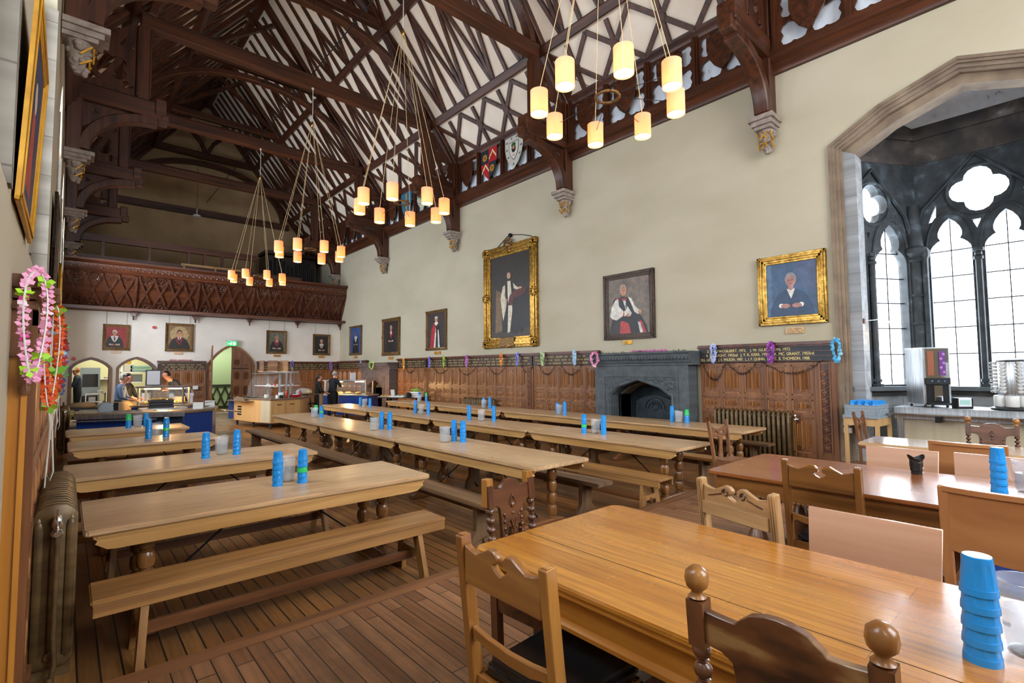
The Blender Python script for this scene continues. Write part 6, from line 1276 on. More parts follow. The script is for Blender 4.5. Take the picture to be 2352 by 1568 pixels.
def tinsel(put, u0, u1, z, sag, label, seed):
    rr = random.Random(seed); t = thing('tinsel_swag', label, 'tinsel', (0, 0, 0), 0, 'thin dark tinsel swags on the panelling'); b = MB(); n = 60; P = []
    for i in range(n+1): k = i/n; P.append((u0+(u1-u0)*k, z-sag*4*k*(1-k)))
    b.tube([put(*p, .03) for p in P], .003, 3)
    for p in P:
        for j in range(2): a = rr.uniform(0, 2*pi); b.bar(put(*p, .03), put(p[0]+.03*cos(a), p[1]+.03*sin(a), .04), .004, .004)
    b.build('strand', 'dark', t); return t
sw = [(5.0, 4.55, 1.8, .32), (4.5, 3.95, 1.82, .22), (3.85, 2.85, 1.83, .22), (8.9, 8.2, 1.82, .25), (9.7, 9.1, 1.82, .25), (10.4, 9.95, 1.82, .2), (11.9, 11.1, 1.82, .24), (13.5, 12.5, 1.82, .26), (15.0, 14.0, 1.82, .22), (16.9, 16.2, 1.82, .2)]
for k, (a, c, z, s) in enumerate(sw): tinsel(lambda u, z_, w: (WR-.11-w, u, z_), a, c, z, s, '%s thin tinsel swag on the right wall panelling, counted from the bay' % ['first', 'second', 'third', 'fourth', 'fifth', 'sixth', 'seventh', 'eighth', 'ninth', 'tenth'][k], k)
b = MB(); rr = random.Random(2)
for i in range(120): y = 5.15+rr.random()*2.4; b.bar((WR-.5, y, 2.065), (WR-.5+rr.uniform(-.03, .03), y+rr.uniform(-.03, .03), 2.065+rr.random()*.04), .004, .004)
b.tube([(WR-.5, 5.15, 2.066), (WR-.5, 7.55, 2.066)], .004, 3); tag(b.build('tinsel_swag', 'dark'), 'dark tinsel lying along the top of the near mantelpiece', 'tinsel', 'thin dark tinsel swags on the panelling')
# garlands hanging on the left panelling, near the camera
def big_lei(y, z, h, wd, cols, label, seed, lead, x=WL+.085, n=26, ps=.034):
    t = thing('flower_garland', label, 'garland', (0, 0, 0), 0, 'flower garlands on the left panelling'); rr = random.Random(seed); mats = [colmat(c, .6) for c in cols]
    def lp(a):
        # loop in a plane facing the camera a little: x across, z down
        return Vector((x+wd/2*sin(2*pi*a)*(.7+.3*cos(2*pi*a)), y+wd*.25*sin(2*pi*a), z-h/2+h/2*cos(2*pi*a)))
    b = MB()
    for i in range(n*2):
        c = lp(i/(n*2)); k = 0 if rr.random() < .8 else rr.randrange(1, len(cols))
        leafy = (lead and i % 13 == 5); b.k = len(cols)-1 if leafy else (k if k < len(cols)-1 or not lead else 0)
        for j in range(5 if leafy else 4):
            a = 2*pi*j/5+rr.uniform(-.4, .4); up = rr.uniform(-.5, .5); d = Vector((cos(a), .35*sin(a*2), sin(a)*.8+up*.3)).normalized(); l = ps*(1.1 if leafy else rr.uniform(.55, .95)); sd = d.cross(Vector((rr.uniform(-1, 1), 1, rr.uniform(-1, 1)))).normalized()*l*.42
            b.add([c, c+d*l*.55+sd, c+d*l, c+d*l*.6-sd], [(0, 1, 2, 3)])
    b.build('petals', mats, t); b = MB(); b.tube([lp(i/24) for i in range(24)], .004, 5, True); b.build('string', 'white', t); return t
big_lei(3.16, 2.17, .50, .105, ['#f2a8cc', '#f8d8ea', '#e0489a', '#a8e030'], 'big pink and white garland with lime leaves on the left pilaster capital', 3, True)
big_lei(4.0, 2.12, .62, .09, ['#e05a1c', '#c8201c', '#f0902c', '#7ab828'], 'red and orange garland on the left panelling behind the pink one', 5, True, WL+.13, 30, .04)
big_lei(5.3, 2.1, .55, .09, ['#b03028', '#e07830', '#9ad0e0', '#5aa838'], 'mixed red and green garland farther along the left panelling', 6, True, WL+.135, 30, .05)
big_lei(7.2, 2.08, .6, .1, ['#5a5a90', '#c8a8d8', '#383858', '#88b878'], 'violet tinsel garland on the left panelling before the serving arch', 8, True, WL+.14, 30, .055)
b = MB(); b.lathe([(.05, 0), (.06, .02), (.05, .045)], (0, 0, 0), 12, 'y'); o = b.build('alarm_bell', 'red', loc=(.18, YF-.1, 2.2)); tag(o, 'red alarm bell at the far left corner beside the serving arch', 'alarm')
b = MB(); b.lathe([(.055, 0), (.055, .04), (.035, .06)], (0, 0, 0), 14, 'y'); o = b.build('alarm_sounder', 'red', loc=(2.45, YF-.06, 3.42)); tag(o, 'round red alarm sounder between two far-wall portraits', 'alarm')
# blind cords on the left wall
for k, (y, zb, lab) in enumerate(((4.6, .98, 'long white blind cord looped and knotted, hanging on the left panelling'), (6.2, 1.2, 'second white blind cord hanging in a loop farther along the left wall'), (9.0, .95, 'third thin white cord hanging down the left panelling'))):
    b = MB(); x = WL+.12; b.tube([(x, y, 2.15), (x, y, 1.45), (x+.012, y-.03, 1.35), (x, y, zb+.05), (x+.02, y+.02, zb), (x+.035, y, zb+.06), (x+.015, y, 1.42), (x+.03, y+.02, 1.45), (x+.025, y+.03, 2.15)], .005, 5)
    b.tube([(x+.01, y, 1.42), (x-.005, y-.02, zb-.1)], .004, 5); tag(b.build('blind_cord', 'rope'), lab, 'cord', 'white blind cords on the left wall')
# wall lamp in the bay, socket boxes
t = thing('wall_lamp', 'small wall lamp with glass shade on the reveal of the bay arch', 'wall lamp', (9.98, 2.33, 2.48)); b = MB(); b.lathe([(.045, 0), (.05, .015), (.03, .03)], (0, 0, 0), 14, 'y'); o = b.build('rose', 'redwood_x', t); o.rotation_euler = (pi, 0, 0)
b = MB(); b.tube([(0, -.02, 0), (.02, -.18, .01), (.03, -.24, .05), (.03, -.27, .03)], .008, 6); b.build('arm', 'steel', t)
b = MB(); b.lathe([(.02, .04), (.035, .02), (.05, -.01), (.085, -.05), (.084, -.052), (.045, -.015)], (.03, -.28, 0), 18, cap=False); b.build('lamp_shade', mat('frosted_glass', '#f4ead8', .3, alpha=.7), t, angle=60); b = MB(); b.ball((.03, -.28, -.02), .02, 8); b.build('bulb', 'hot', t)
point('wall_lamp_bulb', (10.01, 2.05, 2.45), 6, (1, .7, .4), .03)
t = thing('socket_box', 'white electrical sockets and trunking low on the arch jamb', 'socket', (WR-.0, 2.56, .62))
for z in (0, .12, .22): b = MB(); b.box(-.05, -.06, z, .0, .06, z+.085); b.build('socket', 'whiteplastic', t, bevel=.004)
b = MB(); b.box(-.03, -.012, -.47, -.005, .012, 0); b.build('trunking', 'whiteplastic', t)
# ================================================================ BAY COUNTER
t = thing('drinks_counter', 'stainless steel topped drinks counter with wood-effect front in the bay', 'counter', (0, 0, Z0))
b = MB(); b.box(9.98, -.65, .86, 10.85, 1.97, .92); b.build('worktop', 'steel', t, bevel=.008)
b = MB(); b.box(9.96, -.65, .74, 9.99, 1.97, .92); b.build('fascia', 'steel', t)
b = MB(); [b.bar((9.72+i*.055, -.65, .83), (9.72+i*.055, 2.0, .83), .03, .02) for i in range(5)]; b.build('tray_rail', 'chrome', t)
for y in (-.4, .45, 1.4): b = MB(); b.box(9.72, y-.03, .72, 9.98, y+.03, .81); b.build('rail_bracket', 'iron', t)
b = MB(); b.box(10.02, -.6, .1, 10.8, 1.93, .74); b.build('front_panel', 'laminate2', t); b = MB(); b.box(9.99, 1.86, .0, 10.05, 1.94, .75); b.build('corner_post', 'steel', t)
b = MB(); b.box(10.06, -.55, 0, 10.76, 1.88, .1); b.build('plinth', 'black', t)
t = thing('coffee_machine', 'tall steel hot drinks machine with purple picture panel on the counter', 'drinks machine', (10.36, 1.58, Z0+.92), radians(42-90))
b = MB(); b.box(-.2, -.19, .04, .2, .22, .94); b.build('body', 'steel', t, bevel=.01); b = MB(); b.box(-.17, -.205, .46, .17, -.19, .92); b.build('front_door', 'chrome', t)
b = MB(); b.box(-.14, -.212, .5, -.05, -.204, .88); b.build('picture_panel', colmat('#8a4a2c'), t); b = MB(); b.box(.03, -.212, .5, .12, -.204, .88); pp = b.build('picture_panel', colmat('#5a2a70'), t)
b = MB(); [b.ball((.075+.02*(-1)**i, -.21, .55+i*.07), .025, 8, (1, .3, 1)) for i in range(5)]; b.build('picture_detail', colmat('#a868b0'), pp)
b = MB(); b.box(-.18, -.215, .36, .18, -.19, .46); b.build('control_panel', 'black', t); b = MB(); [b.lathe([(.01, -.006), (.01, .006)], (x, -.218, .41), 10, 'y') for x in (-.09, 0, .09)]; b.build('button', colmat('#4a80d0'), t)
b = MB(); b.box(-.16, -.2, .07, .16, -.185, .36); b.build('dispensing_bay', 'dark', t); b = MB(); b.box(-.06, -.21, .1, .06, -.2, .34); b.build('spout', 'chrome', t); b = MB(); b.box(-.17, -.24, .04, .17, -.19, .07); b.build('drip_tray', 'black', t)
b = MB(); [b.lathe([(.02, 0), (.015, .04)], (x, y, 0), 8) for x in (-.16, .16) for y in (-.15, .17)]; b.build('foot', 'black', t)
t = thing('plate_warmer', 'round steel cup dispenser with cups hung down both sides, on the counter', 'cup dispenser', (10.3, .62, Z0+.92))
b = MB(); b.lathe([(.23, 0), (.25, .01), (.25, .03), (.2, .05), (.1, .06)], n=32); b.build('base', 'black', t); b = MB(); b.lathe([(.155, .2), (.16, .22), (.16, .70), (.15, .72)], n=32); b.build('drum', 'steel', t); b = MB(); b.lathe([(.165, .70), (.168, .72), (.13, .745), (.02, .75)], n=32); b.build('lid', 'black', t)
b = MB(); b.box(-.04, -.04, .05, .04, .04, .22); b.build('column', 'black', t)
b = MB()
for a in (0, 60, 120, 180, 240, 300): b.lathe([(.07, .05), (.075, .06), (.075, .2), (.07, .21)], (.15*cos(radians(a)), .15*sin(radians(a)), 0), 14)
b.build('saucer_stack', 'whiteplastic', t)
for side in range(6):
    a = radians(30+60*side); b = MB()
    for k in range(9): z = .24+k*.052; cx_, cy_ = .175*cos(a), .175*sin(a); b.lathe([(.016, z), (.032, z+.02), (.036, z+.045)], (cx_, cy_, 0), 10); b.tube([(cx_+.035*cos(a), cy_+.035*sin(a), z+.012), (cx_+.06*cos(a), cy_+.06*sin(a), z+.02), (cx_+.058*cos(a), cy_+.058*sin(a), z+.036), (cx_+.035*cos(a), cy_+.035*sin(a), z+.04)], .005, 5)
    b.build('cup_column', 'white', t, angle=60)
t = thing('napkin_dispenser', 'small black-sided napkin dispenser beside the drinks machine', 'dispenser', (10.22, 1.17, Z0+.92), radians(-48)); b = MB(); b.box(-.1, -.06, .0, .1, .06, .03); [b.box(q*.1-.008, -.065, 0, q*.1+.008, .065, .16) for q in (-1, 1)]; b.build('case', 'black', t, bevel=.004); b = MB(); b.box(-.09, -.055, .03, .09, .055, .16); b.build('napkins', 'paper', t); b = MB(); b.box(-.07, -.058, .06, .07, -.056, .13); b.build('front_card', 'mint', t)
b = MB(); b.lathe([(.05, 0), (.052, .01), (.055, .07), (.05, .07), (.045, .02)], n=20); tag(b.build('steel_bowl', 'chrome', loc=(10.12, .26, Z0+.92)), 'small round steel pot on the counter at the right edge', 'bowl')
# crate of glasses on its wooden stand
t = thing('crate_stand', 'wooden side table holding the grey crate beside the bay arch', 'table', (9.62, 2.26, Z0), radians(-4))
b = MB(); b.box(-.3, -.24, .76, .36, .24, .79); b.build('tabletop', 'greyplastic', t); b = MB(); [b.box(-.27, q*.22-.01, .64, .33, q*.22+.01, .76) for q in (-1, 1)]; [b.box(q-.01, -.22, .64, q+.01, .22, .76) for q in (-.26, .32)]; b.build('apron', 'laminate', t)
for x in (-.25, .31):
    for y in (-.21, .21): b = MB(); b.box(x-.025, y-.025, 0, x+.025, y+.025, .76); b.build('leg', 'laminate', t)
t = thing('crate', 'grey plastic glass crate full of blue tumblers on the wooden stand', 'crate', (9.62, 2.26, Z0+.79), radians(-4))
b = MB(); L_, W_ = .27, .21
b.box(-L_, -W_, 0, L_, W_, .015)
for q in (-1, 1): b.box(-L_, q*W_-.008, 0, L_, q*W_+.008, .17); b.box(q*L_-.008, -W_, 0, q*L_+.008, W_, .17)
for z in (.02, .07, .12, .165): b.box(-L_-.014, -W_-.014, z, L_+.014, -W_-.006, z+.008); b.box(-L_-.014, W_+.006, z, L_+.014, W_+.014, z+.008); b.box(-L_-.014, -W_, z, -L_-.006, W_, z+.008); b.box(L_+.006, -W_, z, L_+.014, W_, z+.008)
for i in range(8):
    x = -L_+.03+i*.068; zz = .03+.045*(i % 3); b.box(x, -W_-.014, zz, x+.006, -W_-.005, zz+.05); b.box(-L_-.014, -W_+i*.055, zz, -L_-.005, -W_+i*.055+.006, zz+.05)
b.build('box', 'greyplastic', t)
rn = ['front', 'second', 'third', 'back']
for j in range(4):
    for i in range(5):
        cup('blue', (9.62-.2+i*.1+j*.007, 2.26-.15+j*.1-.007*i+.0, Z0+.79+.135), 'blue tumbler in the grey crate, %s row, number %d from the left' % (rn[j], i+1), 'blue tumblers standing in the grey crate')
# ================================================================ SERVING AREA AT THE FAR END
def prism(b, poly, z0, z1): b.plate(poly, (), z0, z1, 'xy')
t = thing('serving_counter', 'long blue-fronted serving counter with brown worktop on the far left', 'counter')
P_ = [(.14, 13.0), (1.86, 12.35), (2.5, 12.8), (2.75, 13.7), (2.35, 13.85), (2.1, 13.2), (1.75, 13.0), (.15, 14.0)]
b = MB(); prism(b, P_, .84, .90); b.build('worktop', 'worktop', t, bevel=.006); b = MB(); prism(b, [(.18, 13.1), (1.3, 12.7), (1.35, 12.95), (.2, 13.8)], .08, .80); b.build('main_cabinet', 'cabblue', t)
b = MB(); prism(b, [(1.88, 12.42), (2.47, 12.85), (2.7, 13.68), (2.38, 13.8), (2.1, 13.1)], .06, .84); b.build('end_cabinet', 'cabblue', t); b = MB(); prism(b, [(1.35, 12.72), (1.86, 12.5), (1.9, 12.9), (1.4, 12.98)], .02, .8); b.build('dark_recess', 'navy', t)
b = MB(); b.bar((.14, 12.9, .76), (1.4, 12.42, .76), .12, .02); b.bar((.14, 12.96, .83), (1.86, 12.3, .83), .02, .08); b.build('edge_rail', 'steel', t); b = MB(); [b.lathe([(.07, .88), (.075, .905), (.06, .91)], (x, y, 0), 14) for x, y in ((1.0, 13.05), (1.15, 12.98), (1.45, 12.9), (1.6, 12.84))]; b.build('inset_well', 'chrome', t)
b = MB(); b.strip([(-.12, 0), (.12, 0), (.12, .1), (.07, .2), (-.07, .2), (-.12, .1)], -.12, .12, 'y'); o = b.build('covered_till', 'greyplastic', loc=(.62, 13.15, .9), bevel=.02, seg=2); tag(o, 'dark grey covered box standing on the blue serving counter', 'till')
t = thing('glass_tray_rack', 'low wire rack on the end of the blue counter', 'rack', (2.35, 13.1, .9), radians(60)); b = MB(); b.box(-.35, -.1, 0, -.31, .1, .14); b.build('end_plate', 'whiteplastic', t); b = MB(); b.box(.31, -.1, 0, .35, .1, .14); b.build('end_plate', 'whiteplastic', t); b = MB(); [b.tube([(-.33, y, .12), (.33, y, .12)], .006, 5) for y in (-.08, .08)]; [b.tube([(x, -.08, .03), (x, .08, .03)], .004, 4) for x in (-.2, -.1, 0, .1, .2)]; [b.tube([(-.33, y, .03), (.33, y, .03)], .004, 4) for y in (-.08, .08)]; b.build('wire', 'chrome', t)
b = MB(); [b.bar((2.75+.0, 13.0+i*.09, .82), (3.15, 13.35+i*.09, .74), .02, .02) for i in range(5)]; tag(b.build('tray_slide', 'chrome', bevel=.003), 'chrome bars of the tray slide at the end of the blue counter', 'rail')
# hot servery with glowing lamps
def gantry(t, L, D, z0=.86, zt=1.3):
    for x in (-L/2+.05, L/2-.05):
        for y in (-D/2+.1, D/2-.1): b = MB(); b.box(x-.02, y-.02, z0, x+.02, y+.02, zt); b.build('upright', 'steel', t)
    b = MB(); b.box(-L/2, -D/2+.03, zt, L/2, D/2-.03, zt+.04); b.build('shelf', 'steel', t); b = MB(); [b.lathe([(.015, -.18), (.015, .18)], (x, 0, zt-.03), 8, 'x') for x in (-L/4, L/4)]; b.build('heat_lamp', 'hot', t)
    b = MB(); rr = random.Random(4)
    for i in range(5):
        x = -L/2+.15+i*(L-.3)/4; b.box(x-.1, -D/2+.15, z0, x+.1, D/2-.15, z0+.05)
    dish = b.build('dish', 'steel', t); b = MB()
    for i in range(5):
        x = -L/2+.15+i*(L-.3)/4; [b.ball((x+rr.uniform(-.07, .07), rr.uniform(-.1, .1), z0+.06), rr.uniform(.02, .035), 6) for _ in range(14)]
    fo = b.build('food', 'food', dish, angle=60); fo['kind'] = 'stuff'; b = MB(); b.box(-L/2+.06, -D/2+.06, z0+.12, L/2-.06, -D/2+.065, zt-.03); b.build('glass_screen', 'screen', t)
t = thing('hot_servery', 'glowing hot food counter between the two groups of kitchen staff, far left', 'food counter', (1.95, 16.0, 0), radians(-25)); b = MB(); b.box(-.6, -.35, .1, .6, .35, .82); b.build('cabinet', 'cabblue', t); b = MB(); b.box(-.63, -.38, .82, .63, .38, .86); b.build('worktop', 'steel', t); gantry(t, 1.1, .66)
point('heat_lamp_light', (1.95, 16.0, 1.2), 75, (1, .62, .26), .12)
b = MB(); b.box(-.17, -.012, 0, .17, .0, .42); b.k = 1; b.box(-.14, -.016, .03, .14, -.012, .39); tag(b.build('menu_board', ['black', 'paper'], loc=(1.72, 16.15, 1.35)), 'white menu sheet in dark frame standing over the left hot food counter', 'sign')
t = thing('stacked_crate', 'stack of black crates in front of the left hot food counter', 'crate', (1.75, 14.9, .84)); b = MB(); [b.box(-.25, -.16, z, .25, .16, z+.06) for z in (0, .07, .14)]; b.build('crate_body', 'black', t, bevel=.004); b = MB(); rr = random.Random(8); [b.ball((rr.uniform(-.2, .2), rr.uniform(-.12, .12), .21), rr.uniform(.02, .035), 6) for _ in range(22)]; fo = b.build('vegetables', 'food', t, angle=60); fo['kind'] = 'stuff'
t = thing('side_table', 'steel side table under the black crates', 'table', (1.78, 14.95, 0)); b = MB(); b.box(-.45, -.25, .8, .5, .25, .84); b.build('tabletop', 'steel', t)
for x in (-.42, .46):
    for y in (-.22, .22): b = MB(); b.box(x-.02, y-.02, 0, x+.02, y+.02, .8); b.build('leg', 'steel', t)
t = thing('cutlery_stand', 'steel cutlery stand against the panelling beside the doorway', 'cutlery stand', (3.1, 21.5, 0)); b = MB(); b.box(-.35, -.25, 0, .35, .25, .85); b.build('cabinet', 'steel', t); b = MB(); b.strip([(-.28, .85), (.28, .85), (.28, 1.1), (-.28, .95)], -.37, .37, 'x'); b.build('sloped_top', 'steel', t); b = MB(); [b.lathe([(.06, 0), (.06, .02)], (-.25+i*.17, -.05, 1.03), 12) for i in range(4)]; b.build('cutlery_well', 'black', t)
t = thing('folded_trolley', 'black trolley piled with cloths before the left serving arch', 'trolley', (.35, 18.2, 0)); b = MB(); [b.box(-.4, -.3, z, .5, .3, z+.05) for z in (.2, .7)]; [b.box(x-.02, y-.02, 0, x+.02, y+.02, .9) for x in (-.38, .48) for y in (-.28, .28)]; b.build('frame', 'black', t); b = MB(); b.ball((0, 0, .8), .22, 12, (1.5, .9, .45)); b.build('cloth_pile', 'apron', t, angle=60); b = MB(); b.ball((.62, 0, .62), .2, 12, (.9, .9, 1.1)); b.build('plastic_bag', 'greyplastic', t, angle=60)
# salad bar cart
t = thing('salad_cart', 'pale wood salad bar cart on castors with curved glass display', 'food cart', (0, 0, 0))
C_ = [(4.07, 18.1), (4.29, 16.9), (4.56, 15.92), (5.48, 16.12), (6.0, 16.9), (5.85, 18.1)]
cc = (5.0, 17.1)
def shr(k): return [(cc[0]+(p[0]-cc[0])*k, cc[1]+(p[1]-cc[1])*k) for p in C_]
b = MB(); prism(b, C_, .16, .84); b.build('cabinet', 'laminate', t, bevel=.008)
b = MB(); prism(b, shr(1.03), .84, .885); b.build('worktop', 'worktop', t, bevel=.005)
def facepanel(name, a, c, z0, z1, m, off=.012, k0=0, k1=1):
    a, c = Vector((*a, 0)), Vector((*c, 0)); d = (c-a); n = Vector((d.y, -d.x, 0)).normalized()
    if n.dot(Vector((cc[0], cc[1], 0))-a) > 0: n = -n
    p, q = a+d*k0, a+d*k1; b = MB(); vs = [v+n*o+Vector((0, 0, z)) for o in (0, off) for v, z in ((p, z0), (q, z0), (q, z1), (p, z1))]; b.add(vs, [(0, 3, 2, 1), (4, 5, 6, 7), (0, 1, 5, 4), (1, 2, 6, 5), (2, 3, 7, 6), (3, 0, 4, 7)]); return b.build(name, m, t, bevel=.003)
facepanel('grey_panel', C_[1], C_[2], .18, .83, 'laminate2', .012, .5, .98); facepanel('grey_panel', C_[2], C_[3], .18, .83, 'laminate2', .012, .0, .03)
for k0, k1 in ((.08, .48), (.5, .9)): d_ = facepanel('door', C_[2], C_[3], .26, .78, 'laminate', .02, k0, k1); h_ = facepanel('handle', C_[2], C_[3], .69, .72, 'oakdk_x', .026, (k0+k1)/2-.08, (k0+k1)/2+.08); h_.parent = d_
for z in (.34, .42, .5, .58): facepanel('vent', C_[0], C_[1], z, z+.045, 'black', .015, .25, .45)
facepanel('blue_end', C_[5], C_[0], .2, .82, 'cabblue', .03, .9, 1.08)
for p in shr(.9):
    b = MB(); b.lathe([(.055, -.02), (.065, -.015), (.065, .015), (.055, .02)], (p[0], p[1], .065), 14, 'x'); b.box(p[0]-.03, p[1]-.02, .07, p[0]+.03, p[1]+.02, .16); b.build('castor', 'rubber', t)
b = MB(); [b.bar((3.85+i*.07, 18.1, .8), (4.1+i*.07, 16.75, .8), .03, .015) for i in range(4)]; b.bar((4.12, 17.0, .83), (4.1, 17.9, .86), .04, .12); b.build('tray_rail', 'worktop', t)
arcp = [(.0, .885), (.02, 1.15), (.10, 1.42), (.25, 1.6), (.42, 1.67)]
b = MB(); vs = []; ya, yb = (4.25, 17.9), (4.55, 16.4)
for (d, z) in arcp:
    for (x, y) in (ya, yb): vs.append((x+d+.15, y, z))
b.add(vs, [(2*i, 2*i+1, 2*i+3, 2*i+2) for i in range(4)]); b.build('curved_glass', 'screen', t, angle=60)
b = MB(); vs = []
for (d, z) in arcp:
    for (x, y) in ((5.95, 16.9), (5.8, 17.9)): vs.append((x-d*.8-.1, y, z))
b.add(vs, [(2*i, 2*i+1, 2*i+3, 2*i+2) for i in range(4)]); b.add([(4.95, 16.3, .89), (5.6, 16.5, .89), (5.6, 16.5, 1.66), (4.95, 16.3, 1.66)], [(0, 1, 2, 3)]); b.build('glass_panel', 'screen', t)
for x, y in ((5.0, 16.6), (5.35, 16.65), (5.0, 17.8), (5.4, 17.8), (5.2, 16.58)): b = MB(); b.box(x-.025, y-.02, .88, x+.025, y+.02, 1.68); b.build('upright', 'steel', t)
b = MB(); b.box(4.75, 16.5, 1.66, 5.55, 17.9, 1.7); b.bar((4.62, 17.9, 1.64), (4.9, 16.45, 1.64), .25, .02); b.build('canopy', 'steel', t)
b = MB(); b.bar((4.75, 17.85, 1.25), (4.95, 16.5, 1.25), .3, .02); b.bar((5.5, 16.7, 1.25), (5.45, 17.8, 1.25), .3, .02); sh = b.build('glass_shelf', 'white', t)
for k, (x, y, z, c, l) in enumerate(((4.92, 16.9, 1.26, '#d8342c', 'red jelly pots on the upper glass shelf of the salad cart'), (4.85, 17.4, 1.26, '#e8e4dc', 'white dessert pots on the upper glass shelf of the salad cart'), (5.48, 17.0, 1.26, '#e0b0a8', 'small cakes on the right glass shelf of the salad cart'))):
    b = MB(); [b.lathe([(.025, 0), (.032, .05), (.001, .055)], (.0+.02*i, -.14+i*.07, 0), 10) for i in range(5)]; tag(b.build('dessert_pots', colmat(c), loc=(x, y, z)), l, 'desserts')
for k, (x, y) in enumerate(((5.12, 16.28), (5.62, 16.55))):
    t2 = thing('sauce_bottle', '%s red squeezy sauce bottle on the salad cart' % ['left', 'right'][k], 'bottle', (x, y, .885), 0, 'red sauce bottles'); b = MB(); b.lathe([(.035, 0), (.038, .01), (.038, .16), (.025, .19), (.022, .195)], n=14); b.build('body', 'red', t2); b = MB(); b.lathe([(.02, .195), (.015, .215), (.005, .25)], n=10); b.build('nozzle', 'red', t2)
t2 = thing('fruit_basket', 'red striped bowl of wrapped goods on the salad cart', 'bowl', (5.42, 16.42, .885)); b = MB(); b.lathe([(.09, 0), (.14, .08), (.145, .085), (.13, .08), (.085, .01)], n=20); b.build('bowl', 'red', t2); b = MB(); [b.ball((.07*cos(i), .07*sin(i*1.3), .07), .03, 6) for i in range(8)]; b.build('contents', 'paper', t2)
for k, (x, y, s, m, l, nm) in enumerate(((4.72, 16.9, .07, 'white', 'stack of white bowls under the curved glass of the salad cart', 'bowl_stack'), (4.85, 16.25, .055, 'white', 'small white pot at the left front of the salad cart', 'pot'), (5.68, 16.9, .06, 'white', 'white pot at the right end of the salad cart', 'pot'))):
    b = MB(); b.lathe([(s*.8, 0), (s, .02), (s, .1), (s*.85, .1), (s*.8, .02)], n=18); tag(b.build(nm, m, loc=(x, y, .885)), l, 'pot')
b = MB(); b.box(-.09, -.07, 0, .09, .07, .09); o = b.build('napkin_holder', 'black', loc=(5.0, 16.4, .885)); tag(o, 'black holder of white napkins on the salad cart', 'napkin holder'); b = MB(); [b.bar((-.05+i*.02, -.04, .07), (-.06+i*.025, .05, .15), .02, .05) for i in range(6)]; b.build('napkins', 'paper', o)
b = MB(); b.lathe([(.028, 0), (.03, .01), (.03, .13), (.012, .18), (.012, .22)], n=12); tag(b.build('oil_bottle', mat('green_glass', '#3f6a3a', .1, alpha=.7), loc=(5.03, 16.22, .885)), 'green glass oil bottle beside the left red sauce bottle', 'bottle')
b = MB(); [b.lathe([(.16, 0), (.17, .015), (.17, .03), (.15, .03)], (4.33+.05*i, 17.5-.36*i, .9), 16) for i in range(2)]; tag(b.build('steel_plates', 'chrome'), 'two steel serving plates on the left side of the salad cart', 'plates')
for k, (x, y, a, w) in enumerate(((4.78, 17.7, -75, .26), (5.0, 17.3, -35, .3), (5.32, 17.25, -40, .28))):
    t2 = thing('wooden_menu_board', '%s of three brown boards standing on top of the salad cart' % ['left', 'middle', 'right'][k], 'board', (x, y, 1.70), radians(a), 'brown boards on the salad cart'); b = MB(); b.box(-w/2, -.012, .015, w/2, .012, .36); b.build('board', ['oakdk_x', 'oakdk_x', 'bench_x'][k], t2); b = MB(); b.box(-w/2-.02, -.05, 0, w/2+.02, .05, .02); b.build('foot', 'laminate', t2)
# right hand hot counter, trolley, black table
t = thing('hot_servery', 'blue-fronted hot food counter glowing beside the far fireplace', 'food counter', (7.72, 17.65, 0), radians(-58)); b = MB(); b.box(-1.0, -.35, .14, 1.0, .35, .82); b.build('cabinet', 'cabblue', t); b = MB(); b.box(-1.03, -.38, .82, 1.03, .38, .86); b.build('worktop', 'steel', t); gantry(t, 1.8, .66, .86, 1.34)
for x in (-.9, 0, .9): b = MB(); b.lathe([(.05, -.02), (.06, 0), (.05, .02)], (x, -.28, .06), 12, 'x'); b.box(x-.02, -.3, .07, x+.02, -.26, .14); b.build('castor', 'rubber', t)
point('heat_lamp_light', (7.72, 17.65, 1.24), 80, (1, .62, .26), .12)
b = MB(); b.box(-.1, -.01, 0, .1, .01, .26); tag(b.build('menu_card', 'paper', loc=(7.85, 17.6, 1.38)), 'white menu card on the shelf of the right hot food counter', 'sign')
t = thing('black_trolley', 'dark grey service trolley piled with covers beside the serving staff', 'trolley', (6.5, 18.75, 0)); b = MB(); [b.box(-.35, -.25, z, .35, .25, z+.05) for z in (.15, .5, .85)]; [b.box(x-.02, y-.02, .1, x+.02, y+.02, .9) for x in (-.33, .33) for y in (-.23, .23)]; b.build('frame', 'black', t); b = MB(); b.box(-.25, -.2, .55, .1, .2, .75); b.build('tub', 'greyplastic', t); b = MB(); b.ball((0, 0, .95), .25, 10, (1.2, .9, .6)); b.build('cover', 'greyplastic', t, angle=60); b = MB(); [b.lathe([(.05, -.02), (.06, 0), (.05, .02)], (x, y, .06), 10, 'x') for x in (-.3, .3) for y in (-.2, .2)]; b.build('castor', 'rubber', t)
t = thing('trestle_table', 'black trestle table with trays right of the hot food counter', 'table', (9.0, 15.95, 0), radians(-62)); b = MB(); b.box(-.85, -.38, .74, .85, .38, .77); b.build('tabletop', 'black', t, bevel=.004)
for x in (-.6, .6):
    for q in (-1, 1): b = MB(); b.bar((x, q*.3, 0), (x, q*.08, .74), .09, .03, (1, 0, 0)); b.build('leg', 'darkgreen', t)
t = thing('white_crate', 'white slatted crate with green plants on the black trestle table', 'crate', (9.22, 15.45, .77), radians(-62)); b = MB(); [b.box(-.2, -.13, z, .2, .13, z+.05) for z in (0, .07, .14)]; b.build('slats', 'white', t); b = MB(); rr = random.Random(6); [b.ball((rr.uniform(-.17, .17), rr.uniform(-.1, .1), .22+rr.random()*.05), .03, 5) for _ in range(20)]; fo = b.build('plants', 'greenleaf', t); fo['kind'] = 'stuff'
